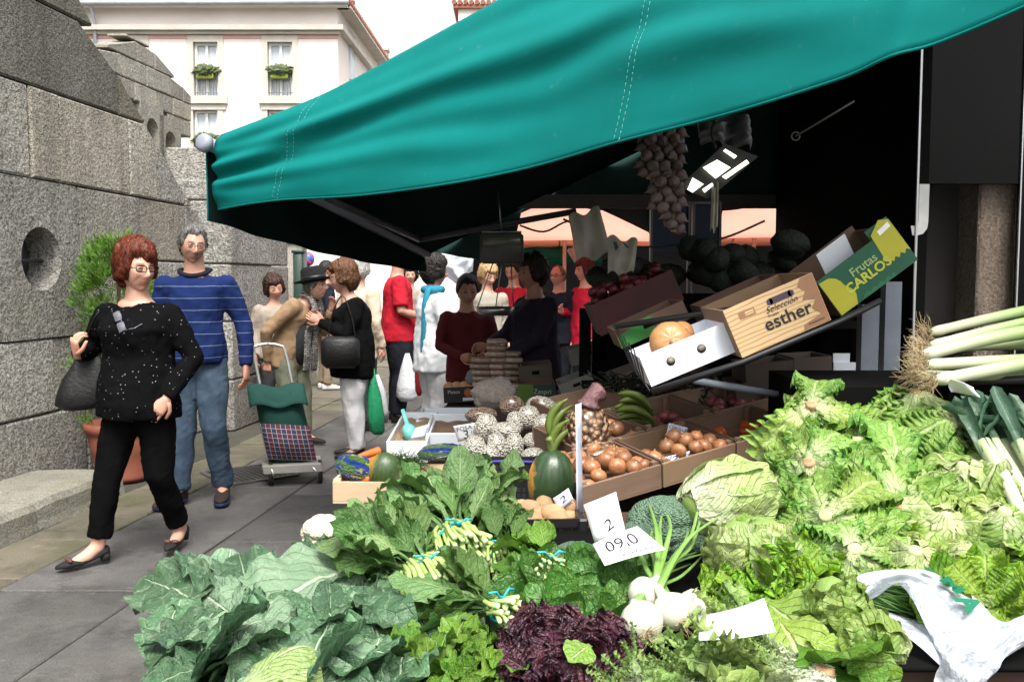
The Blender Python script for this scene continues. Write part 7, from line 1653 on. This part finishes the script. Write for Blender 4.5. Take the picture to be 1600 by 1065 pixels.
mk('strut', tube([P(1085, 594, 3.08), P(1240, 620, 3.2)], .014, 6), M_bluepaint, sh); mk('post', boxz(P(1347, 500, 3.35).x, P(1374, 500, 3.35).x, 3.35, 3.40, .56, P(1360, 476, 3.35).z), M_bluepaint, sh, smooth=False); mk('post', boxz(P(1383, 500, 3.5).x, P(1408, 500, 3.5).x, 3.5, 3.55, .56, P(1390, 440, 3.5).z), M_bluepaint, sh, smooth=False)
for k in range(6):
    a = P(958+8*k, 505+10*k, 3.32-.04*k); b = P(1016, 612, 3.03); mk('wire', tube([a, a.lerp(b, .5)+Vector((0, 0, -.03)), b], .003, 4), M_blackpl, sh)
wbk = thing('white_carton', 'small open white carton under the raised shelf', 'box', P(1330, 590, 3.6)); mk('front', boxz(P(1302, 600, 3.6).x, P(1340, 600, 3.6).x, 3.6, 3.607, P(1320, 612, 3.6).z, P(1320, 566, 3.6).z), M_white_b, wbk, smooth=False); mk('side', boxz(P(1335, 600, 3.6).x, P(1335, 600, 3.6).x+.006, 3.608, 3.75, P(1320, 612, 3.6).z, P(1320, 575, 3.6).z), M_white_b, wbk, smooth=False); mk('flap', boxz(P(1302, 600, 3.6).x, P(1328, 600, 3.6).x, 3.608, 3.612, P(1320, 566, 3.6).z, P(1320, 552, 3.6).z), M_white_b, wbk, smooth=False)
# ================================================================== BACK OF THE STALL, HANGING THINGS, STREET OBJECTS
rnd.seed(300)
# ---- hanging dial scale
sca = thing('hanging_scale', 'grey hanging grocer\'s scale with round steel pan', 'scale', P(784, 390, 5.9))
a = P(784, 388, 5.9); M_steel = plain('brushed_steel', (.42, .42, .42), (.32, .32, .33), .3, 20, 90, .1, metal=.9); M_scg = plain('scale_grey', (.10, .10, .095), (.07, .07, .068), .45)
mk('housing', box(tuple(a), (.285, .12, .20), .02), M_scg, sca); mk('display', box((a.x, a.y-.063, a.z+.045), (.24, .004, .05), .001), plain('scale_glass', (.10, .11, .07), (.16, .17, .12), .15), sca); mk('top_edge', box((a.x, a.y-.01, a.z+.105), (.26, .1, .012), .004), M_steel, sca)
pn = P(774, 484, 5.9); mk('pan', lathe([(.001, -.03), (.09, -.03), (.118, -.015), (.125, .02), (.128, .02), (.12, -.02), (.09, -.036), (.001, -.036)], 28), M_steel, sca, M=T(pn))
for dx in (-.12, .12, 0): mk('rod', tube([Vector((pn.x+dx, pn.y+(.1 if dx == 0 else 0), pn.z+.01)), Vector((a.x+dx*.5, a.y, a.z-.1))], .004, 5), M_steel, sca)
mk('hook', tube([a+Vector((0, 0, .1)), P(778, 300, 5.9)], .006, 6), M_steel, sca)
# ---- garlic strings
M_garlic = plain('garlic_skin', (.13, .10, .09), (.08, .05, .05), .6, 8, 40, .3, sc3=(1, 1, .3), jitter=.2)
GAR = mesh('garlic_bulb', lathe([(.001, 1.5), (.10, 1.45), (.14, 1.1), (.4, .8), (.85, .35), (1, -.1), (.8, -.6), (.3, -.85), (.001, -.8)], 14), M_garlic); M_straw = plain('dry_straw', (.30, .22, .12), (.2, .14, .08), .9, 40, 60, .5)
for lab, u, v0, v1, n in (('longest string of garlic hanging under the awning', 1052, 208, 362, 30), ('middle string of garlic left of the longest', 1032, 212, 330, 24), ('short dark string of garlic at the left', 1014, 210, 280, 14)):
    o = thing('garlic_string', lab, 'garlic', P(u, v0, 3.55), 'hanging garlic')
    mk('braid', tube([P(u, v0-40, 3.55), P(u, v0, 3.55), P(u+3, (v0+v1)/2, 3.55), P(u, v1, 3.55)], .012, 7), M_straw, o)
    for k in range(n):
        f = k/n; an = k*2.4; s_ = U(.021, .027); c = P(u, v0+(v1-v0)*f, 3.55)+Vector((.030*math.cos(an), .030*math.sin(an), 0))
        put('garlic_bulb', GAR, o, T(c) @ RZ(an) @ RY(R(115)) @ SC(s_, s_, s_))
# ---- lit strip lamp
M_tube = NT('lamp_tube'); M_tube.b.inputs['Emission Color'].default_value = (1, .98, .78, 1); M_tube.b.inputs['Emission Strength'].default_value = 1.2; M_tube = M_tube.fin((.8, .8, .7), .4)
lm = thing('strip_lamp', 'lit twin tube lamp hanging behind the garlic', 'lamp', P(1120, 250, 4.0))
def quad(px, Y): return ([tuple(P(u, v, Y)) for u, v in px], [(0, 1, 2, 3)])
for px in ([(1098, 262), (1120, 250), (1141, 262), (1118, 279)], [(1074, 296), (1082, 278), (1099, 288), (1082, 301)], [(1130, 236), (1133, 233), (1151, 244), (1147, 248)], [(1128, 276), (1166, 250), (1170, 255), (1134, 280)], [(1097, 296), (1112, 286), (1114, 290), (1101, 301)]):
    mk('light_panel', thick(quad(px, 4.0), .006), M_tube, lm, smooth=False)
mk('housing', thick(quad([(1060, 292), (1130, 226), (1182, 246), (1105, 312)], 4.06), .03), M_blackpl, lm, smooth=False); mk('cable', tube(smooth_path([P(1120, 232, 4.06), P(1112, 200, 4.1), P(1140, 150, 4.2)], 4), .005, 5), M_blackpl, lm)
# ---- paper bags, tags and tangle hanging near the lamp
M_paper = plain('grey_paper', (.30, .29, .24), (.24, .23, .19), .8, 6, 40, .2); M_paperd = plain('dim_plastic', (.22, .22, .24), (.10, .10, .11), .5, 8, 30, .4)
hang('paper_bag', 'plain grey green paper bag hanging from the line', 'paper bag', [(888, 338), (936, 325), (955, 398), (902, 408)], 4.4, M_paper, .01)
pb = hang('printed_bag', 'grey paper bag with dark leaf print hanging right of the plain one', 'paper bag', [(950, 370), (996, 376), (990, 428), (950, 428)], 4.3, M_paper, .01)
mk('lettering', ([tuple(P(u, v, 4.26)) for u, v in ((958, 378), (962, 392), (966, 386), (963, 378), (972, 376), (985, 388), (978, 386), (974, 380))], [(0, 1, 2, 3), (4, 5, 6, 7)]), M_ink, pb, smooth=False)
hang('plastic_bags', 'bundle of clear plastic bags hanging above the lamp', 'plastic bags', [(1010, 232), (1060, 205), (1075, 240), (1020, 262)], 3.9, M_paperd, .05); hang('paper_strip', 'narrow grey strip hanging below the lamp', 'paper', [(1112, 290), (1122, 288), (1121, 358), (1110, 362)], 4.0, M_paper, .004)
hang('plastic_bags', 'crumpled plastic bags hanging right of the lamp', 'plastic bags', [(1090, 190), (1165, 185), (1175, 235), (1100, 225)], 4.15, M_paperd, .06)
for lab, pts, Y in (('dark cable sagging under the beam from the paper bag', [(880, 342), (930, 365), (990, 385), (1060, 382), (1130, 372), (1195, 345)], 4.6), ('thin cable looping left of the parasol pole', [(812, 352), (850, 362), (890, 345), (940, 352)], 5.2)):
    tag(mk('cable', tube(smooth_path([P(u, v, Y) for u, v in pts], 5), .006, 5), M_blackpl), lab, 'cable')
M_dblue = plain('deep_blue_board', (.012, .022, .06), (.009, .016, .045), .6)
for lab, x0, x1 in (('left blue panel behind the garlic', 1020, 1074), ('right blue panel behind the strip lamp', 1086, 1122)):
    o = thing('blue_panel', lab, 'panel', P((x0+x1)/2, 390, 5.6)); a, b = P(x0, 320, 5.6), P(x1, 392, 5.6)
    mk('board', boxz(a.x, b.x, 5.6, 5.62, b.z, a.z), M_dblue, o, smooth=False); mk('frame', join([boxz(a.x-.015, a.x-.001, 5.58, 5.63, .6, a.z+.02), boxz(b.x+.001, b.x+.015, 5.58, 5.63, .6, a.z+.02), boxz(a.x, b.x, 5.58, 5.63, a.z+.001, a.z+.02)]), M_scg, o, smooth=False)
# ---- dim crates and packets
def carton(lab, px, Y, d, m, inner=None, name='carton'): return facebox(name, lab, px, Y, d, m, inner or m)
o, M, sx, sz = carton('black printed fruit carton of oranges on a stand by the white trousers', [(692, 607), (745, 603), (748, 628), (694, 630)], 6.1, .3, plain('black_carton', (.012, .012, .014), None, .5), M_card_br)
print_on(o, M, sx*.3, sz*.7, 'Platos', .035, plain('white_letter', (.62, .62, .62))); patch(o, [(sx*.72+.03*math.cos(k*.785), sz*.62+.03*math.sin(k*.785)) for k in range(8)], plain('orange_print', (.5, .14, .02), None, .5, bump=0)); patch(o, [(sx*.55, sz*.1), (sx*.95, sz*.1), (sx*.95, sz*.3), (sx*.55, sz*.3)], M_card)
M_peachf = plain('orange_peel', (.55, .25, .08), (.6, .35, .2), .4, 10, 60, .2)
for k in range(4): tag(put('orange', mesh('orange', ell((0, 0, 0), (.04, .04, .038), 14, 10), M_peachf), None, T(M @ Vector((sx*(.15+.23*k), .06, sz*.95)))), 'orange in the black printed carton', 'orange', 'oranges in the black carton')
st_ = thing('slatted_stand', 'brown slatted stand under the black carton', 'stand', P(718, 655, 6.1))
for k in range(3): a = P(694+21*k, 632, 6.12); mk('slat', boxz(a.x, a.x+.075, 6.1, 6.13, .1, a.z-.01), M_card_br, st_, smooth=False)
mk('rail', boxz(P(692, 640, 6.1).x, P(752, 640, 6.1).x, 6.131, 6.38, .35, .40), M_card_br, st_, smooth=False)
o, M, sx, sz = carton('kiwi carton with green and dark printed side behind the beans', [(808, 600), (868, 600), (868, 642), (808, 642)], 4.9, .3, plain('kiwi_green', (.07, .14, .015), None, .6), M_card_br)
patch(o, [(sx*.42, .002), (sx*.998, .002), (sx*.998, sz*.998), (sx*.42, sz*.998)], plain('kiwi_dark', (.008, .028, .03), None, .6, bump=0)); print_on(o, M, sx*.66, sz*.72, 'Zespri', .038, plain('pale_green_ink', (.30, .42, .18)), y=-.002); print_on(o, M, sx*.66, sz*.48, 'Green', .038, plain('pale_green_ink', (.30, .42, .18)), y=-.002)
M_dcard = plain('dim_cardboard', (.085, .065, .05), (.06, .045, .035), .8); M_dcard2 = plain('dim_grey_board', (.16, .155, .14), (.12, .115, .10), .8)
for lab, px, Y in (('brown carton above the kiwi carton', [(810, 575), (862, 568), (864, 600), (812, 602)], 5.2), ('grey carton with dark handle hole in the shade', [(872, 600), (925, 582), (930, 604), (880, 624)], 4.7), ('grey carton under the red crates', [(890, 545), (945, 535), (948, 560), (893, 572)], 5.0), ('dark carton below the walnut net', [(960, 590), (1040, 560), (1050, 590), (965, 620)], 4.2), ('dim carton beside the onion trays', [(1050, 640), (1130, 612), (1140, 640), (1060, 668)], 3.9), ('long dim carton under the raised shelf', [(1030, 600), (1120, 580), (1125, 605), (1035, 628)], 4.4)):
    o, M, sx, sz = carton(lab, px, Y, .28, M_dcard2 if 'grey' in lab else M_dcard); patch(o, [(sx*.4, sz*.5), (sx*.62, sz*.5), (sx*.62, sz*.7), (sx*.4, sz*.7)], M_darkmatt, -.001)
M_packet = plain('wrapped_packet', (.34, .26, .2), (.18, .11, .08), .2, 20, 40, .5, .01, spec=.6, jitter=.3)
PK = mesh('packet', box((0, 0, 0), (.12, .09, .03), .008), M_packet)
for i, (u, n) in enumerate(((752, 5), (776, 8), (800, 6))):
    for k in range(n): tag(put('packet', PK, None, T(P(u, 600-9.5*k, 5.4)+Vector((U(-.01, .01), 0, 0))) @ RZ(U(-.2, .2))), ('flat wrapped packet in the left stack below the scale', 'flat wrapped packet in the tall middle stack below the scale', 'flat wrapped packet in the stack nearest the purple smock')[i], 'packet', ('left packet stack', 'middle packet stack', 'right packet stack')[i])
pillow('grey plastic bag lying on the packets below the scale', 'plastic_bag', 'plastic bag', P(742, 590, 5.7), (.06, .05, .05), M_paperd, None, .2, None, 4)
# red crates of strawberries and dark leafy heaps on the high shelf
rc, Mrc, sx, sz = facebox('red_crate', 'long red crate of berries high on the dim shelf', [(925, 478), (1058, 418), (1066, 470), (940, 525)], 4.1, .3, plain('crate_red', (.06, .005, .007), (.03, .004, .005), .6), M_dcard)
M_berry = plain('berry_red', (.10, .008, .012), (.06, .006, .01), .3, 30, 90, .4, jitter=.3); BER = mesh('pepper', ell((0, 0, 0), (1, .8, .8), 12, 8), M_berry)
for k in range(30): tag(put('pepper', BER, None, T(Mrc @ Vector((U(.02, sx-.02), U(.03, .26), sz+U(-.02, .05)))) @ RZ(U(0, 6)) @ SC(.03, .03, .03)), 'dark red pepper heaped in the long red crate', 'pepper', 'peppers in the red crate')
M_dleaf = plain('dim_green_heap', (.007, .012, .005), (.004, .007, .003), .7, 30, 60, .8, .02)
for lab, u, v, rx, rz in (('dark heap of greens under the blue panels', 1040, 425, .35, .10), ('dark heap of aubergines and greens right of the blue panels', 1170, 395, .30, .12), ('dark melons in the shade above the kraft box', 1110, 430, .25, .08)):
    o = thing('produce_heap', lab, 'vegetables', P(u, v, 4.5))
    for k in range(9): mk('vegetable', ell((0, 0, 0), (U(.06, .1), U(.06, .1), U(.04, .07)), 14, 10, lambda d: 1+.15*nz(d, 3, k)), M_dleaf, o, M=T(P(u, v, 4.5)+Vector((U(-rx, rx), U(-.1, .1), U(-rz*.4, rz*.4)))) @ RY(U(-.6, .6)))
tb = thing('display_shelves', 'dark stepped shelves holding the back produce', 'shelves', (1.0, 4.2, 0))
for (x0, x1, y0, y1, z) in ((.35, 1.6, 4.0, 4.5, .95), (.5, 1.75, 4.3, 4.9, 1.25), (.2, 1.5, 3.75, 4.1, .72)): mk('board', boxz(x0, x1, y0, y1, z-.03, z), M_darkmatt, tb, smooth=False)
mk('back_board', boxz(.45, 1.9, 5.0, 5.03, 0, 1.38), M_darkmatt, tb, smooth=False)
for (x, y) in ((.4, 4.9), (1.7, 4.9)): mk('upright', boxz(x-.03, x+.03, y-.03, y+.03, 0, 1.3), M_darkmatt, tb, smooth=False)
# ---- conifer in a terracotta pot by the wall
pt = G(190, 752); pt = Vector((-2.83, 6.45, 0))
M_terra = plain('terracotta', (.26, .085, .05), (.20, .06, .038), .75, 8, 60, .2)
tp_ = thing('plant_pot', 'terracotta pot with moulded rim standing against the grey wall', 'plant pot', pt)
mk('pot', lathe([(.001, 0), (.17, 0), (.19, .03), (.175, .05), (.21, .2), (.235, .33), (.225, .345), (.255, .36), (.262, .42), (.235, .425), (.22, .36), (.001, .34)], 32), M_terra, tp_, M=T(pt+Vector((.0, .0, .012)))); mk('soil', lathe([(.001, .352), (.22, .352), (.22, .35), (.001, .35)], 20), M_joint, tp_, M=T(pt))
tag(mk('paper_sack', lathe([(.001, 0), (.07, 0), (.08, .1), (.07, .22), (.05, .25), (.001, .25)], 14), M_card, None, M=T(G(215, 740)+Vector((.13, .22, .02)))), 'white paper sack standing beside the terracotta pot', 'sack')
cn = thing('conifer', 'bright green clipped conifer growing in the pot behind the couple', 'shrub', pt+Vector((0, 0, .36)))
mk('trunk', tube([pt+Vector((0, 0, .35)), pt+Vector((.01, 0, .8)), pt+Vector((0, 0, 1.6))], [.03, .025, .01], 8), M_brown, cn)
t = NT('conifer_spray'); M_con = t.fin(t.mix(t.ramp(t.noise(8, 4), .3, .7), (.14, .28, .022), (.07, .17, .018)), .7)
gs = []
rr = random.Random(4)
def spray(p, d, up, L):
    V = []; F = []; d = d.normalized(); s = d.cross(up).normalized()
    n = 5
    for k in range(n):
        f = k/n; c = p+d*(L*f); w_ = L*.34*(1-f*.7)
        for sg in (-1, 1):
            o_ = len(V); e = c+(s*sg*.8+d*.75).normalized()*w_
            V += [tuple(c), tuple(c+d*L*.10), tuple(e)]; F.append((o_, o_+1, o_+2))
    o_ = len(V); V += [tuple(p-s*.004), tuple(p+s*.004), tuple(p+d*L)]; F.append((o_, o_+1, o_+2))
    return V, F
for q in range(190):
    h = rr.random()**.8; z = .40+1.36*h; rad = (.30*(1-.15*h) if h < .7 else .30*.895*math.sqrt(max(0, 1-((h-.7)/.31)**2)))
    an = rr.uniform(0, 6.283); cc = pt+Vector((rad*math.cos(an)*rr.uniform(.75, 1.08), rad*math.sin(an)*rr.uniform(.75, 1.08), z)); dm = Vector((math.cos(an)*.55, math.sin(an)*.55, .9)).normalized(); cr = rr.uniform(.045, .085)
    for k in range(70):
        e = Vector((rr.gauss(0, 1), rr.gauss(0, 1), rr.gauss(0, 1))).normalized(); p = cc+e*cr*rr.uniform(.2, 1)
        gs.append(spray(p, (e*.8+dm), Vector((rr.uniform(-1, 1), rr.uniform(-1, 1), rr.uniform(-1, 1))), rr.uniform(.022, .045)))
tag(mk('crown', join(gs), M_con, cn, smooth=False), kind='stuff')
# ---- metal grate in the paving
ga = thing('drain_grate', 'square steel lattice drain grate set in the paving behind the couple', 'grate', G(388, 745)); c = G(390, 744)
bars = [box((-.24+.04*k, 0, 0), (.008, .5, .012)) for k in range(13)]+[box((0, -.24+.04*k, .0005), (.5, .008, .012)) for k in range(13)]
tag(mk('bars', join(bars), M_steel, ga, smooth=False, M=T(c.x, c.y, .020) @ RZ(R(39))), kind='stuff'); mk('frame', join([box((0, s*.262, 0), (.54, .02, .014)) for s in (-1, 1)]+[box((s*.262, 0, 0), (.02, .5, .0138)) for s in (-1, 1)]), M_steel, ga, smooth=False, M=T(c.x, c.y, .021) @ RZ(R(39)))
mk('pit', box((0, 0, 0), (.5, .5, .004)), M_darkmatt, ga, smooth=False, M=T(c.x, c.y, .0185) @ RZ(R(39)))
# ---- shopping trolley
tro = thing('shopping_trolley', 'green and tartan two wheeled shopping trolley in front of the hat wearer', 'shopping trolley', G(460, 748))
W = T(G(462, 752)) @ RZ(R(14))    # local: x right, y away, z up; leans back to the left
def TW(x, y, z): return W @ Vector((x-.30*z*.62, y+.12*z, z))
M_dgreen = cloth('dark_green_canvas', (.010, .052, .040), (.008, .04, .032), .8, .5, 9); M_alup = plain('alu_tube', (.62, .63, .64), None, .3, metal=.8, bump=0)
t = NT('tartan'); uv = t.add('ShaderNodeUVMap'); sxm = t.add('ShaderNodeSeparateXYZ'); t.ln(uv.outputs[0], sxm.inputs[0])
def band(x, f, w_): return t.math('LESS_THAN', t.math('FRACT', t.math('MULTIPLY', x, f)), w_)
c = t.mix(band(sxm.outputs[0], 5, .45), (.085, .012, .022), (.018, .022, .055)); c = t.mix(t.math('MULTIPLY', band(sxm.outputs[1], 4, .45), .5), c, (.018, .022, .055)); c = t.mix(band(sxm.outputs[0], 10, .07), c, (.45, .42, .42)); c = t.mix(band(sxm.outputs[1], 8, .07), c, (.42, .38, .38)); M_tart = t.fin(c, .85)
rings = []
for z, w_, d_ in ((.16, .19, .13), (.2, .2, .14), (.38, .205, .15), (.56, .20, .145), (.64, .185, .12), (.66, .16, .09)):
    rings.append([TW(w_*math.cos(2*math.pi*k/24)*(abs(math.cos(2*math.pi*k/24))**-.45 if abs(math.cos(2*math.pi*k/24)) > .05 else 1)*.82, d_*math.sin(2*math.pi*k/24), z+.012*nz((k*.7, z*5, 0))) for k in range(24)])
mk('bag', loft(rings), M_dgreen, tro)
mk('flap', thick(sheet(lambda a, b: TW(-.20+.40*a, .06-.23*b, .685-.12*b*b+.015*math.sin(3*math.pi*a)), 14, 10), .006), M_dgreen, tro)
mk('tartan_pocket', sheet(lambda a, b: TW(-.155+.335*a+.05*b*(1-a)*0, -.152-.055*math.sin(math.pi*b)*math.sin(math.pi*a)**.5, .20+.25*b-.03*a), 18, 14), M_tart, tro)
fr = plain('grey_trolley_plate', (.30, .29, .26), (.25, .24, .21), .5)
b_ = boxz(-.20, .21, -.20, .10, .10, .16, .006); mk('base_plate', ([TW(*p) for p in b_[0]], b_[1]), fr, tro, smooth=False)
for s in (-1, 1):
    mk('handle_tube', tube(smooth_path([TW(s*.115, .13, .14), TW(s*.115, .14, .6), TW(s*.112, .15, .92), TW(s*.08, .15, .97), TW(0, .15, .985)], 5), .011, 8), M_alup, tro)
    wx = W @ Vector((s*.17+.0, -.10, .085)); wh = mk('wheel', lathe([(.028, -.016), (.068, -.016), (.085, -.012), (.088, 0), (.085, .012), (.068, .016), (.028, .016)], 24), plain('black_rubber', (.02, .02, .02), None, .7), tro, M=T(wx) @ RZ(R(14)) @ RY(math.pi/2)); mk('rim', lathe([(.001, -.02), (.03, -.02), (.062, -.017), (.062, .017), (.03, .02), (.001, .02)], 20), plain('grey_rim', (.45, .44, .42), None, .5), wh, M=T(wx) @ RZ(R(14)) @ RY(math.pi/2))
    mk('wheel_strut', tube(smooth_path([TW(s*.14, -.19, .14), W @ Vector((s*.15-.0, -.20, .10)), wx+Vector((0, 0, 0))], 3), .009, 6), M_alup, tro)
# ---- things carried in the crowd
tt = thing('tote_bag', 'large black tote bag on the arm of the woman in black cardigan', 'handbag', P(532, 580, 7.05))
mk('bag_body', xf(box((0, 0, 0), (.30, .11, .25), .04), T(P(532, 550, 6.98)) @ RZ(.1)), M_leather, tt); mk('handle', tube(smooth_path([P(513, 530, 6.98), P(520, 488, 6.98), P(535, 462, 7.0), P(548, 490, 6.98), P(556, 530, 6.98)], 4), .010, 6, .5), M_leather, tt)
def carrier(lab, pts, Y, m, seed=0, ry=.05):
    "limp carrier bag: list of (v, u_left, u_right) outline rows"
    o = thing('carrier_bag', lab, 'plastic bag', P((pts[-1][1]+pts[-1][2])/2, pts[-1][0], Y)); rings = []
    for v, ul, ur in pts:
        a, b = P(ul, v, Y), P(ur, v, Y); c = (a+b)/2; hw = (b.x-a.x)/2
        rings.append([c+Vector((hw*math.cos(q), min(hw, .09)*math.sin(q), 0))*(1+.09*nz((math.cos(q)*2, math.sin(q)*2, v*.06), 1, seed)) if False else c+Vector((hw*math.cos(q)*(1+.10*nz((math.cos(q)*2, math.sin(q)*2, v*.05), 1, seed)), min(hw, .09)*math.sin(q), 0)) for q in [2*math.pi*k/20 for k in range(20)]])
    mk('bag_film', loft(rings), m, o); return o
M_gbag = plain('green_bag_film', (.02, .30, .13), (.015, .22, .10), .35, 9, 30, .5, .02); M_wbag = plain('white_bag_film', (.60, .61, .63), (.48, .49, .52), .4, 9, 30, .5, .02)
carrier('green carrier bag hanging behind the white trousers', [(575, 581, 585), (592, 576, 588), (620, 573, 596), (650, 574, 600), (672, 578, 601), (678, 584, 598)], 7.2, M_gbag, 1); carrier('white carrier bag beside the green one', [(585, 586, 592), (610, 588, 602), (640, 592, 607), (660, 596, 606)], 7.35, M_wbag, 2)
carrier('white carrier bag hanging from the hand of the man in crimson', [(552, 633, 640), (575, 626, 646), (600, 620, 652), (618, 619, 653), (626, 626, 648)], 8.9, M_wbag, 3); carrier('red bag hanging by the turquoise scarf', [(556, 650, 655), (580, 648, 660), (610, 649, 660), (618, 652, 658)], 8.0, plain('red_bag', (.35, .02, .03), None, .5), 5)

# ---- dim clutter at the right of the stall
rd = thing('hook_rod', 'thin metal rod with ring under the awning in front of the dark kiosk', 'rod', P(1240, 215, 3.1)); mk('rod', tube([P(1243, 213, 3.1), P(1335, 158, 3.05)], .004, 6), M_scg, rd); mk('ring', tube([P(1243, 213, 3.1)+Vector((.014*math.cos(q), 0, .014*math.sin(q))) for q in [2*math.pi*k/14 for k in range(15)]], .003, 5), M_scg, rd)
rnd.seed(330)
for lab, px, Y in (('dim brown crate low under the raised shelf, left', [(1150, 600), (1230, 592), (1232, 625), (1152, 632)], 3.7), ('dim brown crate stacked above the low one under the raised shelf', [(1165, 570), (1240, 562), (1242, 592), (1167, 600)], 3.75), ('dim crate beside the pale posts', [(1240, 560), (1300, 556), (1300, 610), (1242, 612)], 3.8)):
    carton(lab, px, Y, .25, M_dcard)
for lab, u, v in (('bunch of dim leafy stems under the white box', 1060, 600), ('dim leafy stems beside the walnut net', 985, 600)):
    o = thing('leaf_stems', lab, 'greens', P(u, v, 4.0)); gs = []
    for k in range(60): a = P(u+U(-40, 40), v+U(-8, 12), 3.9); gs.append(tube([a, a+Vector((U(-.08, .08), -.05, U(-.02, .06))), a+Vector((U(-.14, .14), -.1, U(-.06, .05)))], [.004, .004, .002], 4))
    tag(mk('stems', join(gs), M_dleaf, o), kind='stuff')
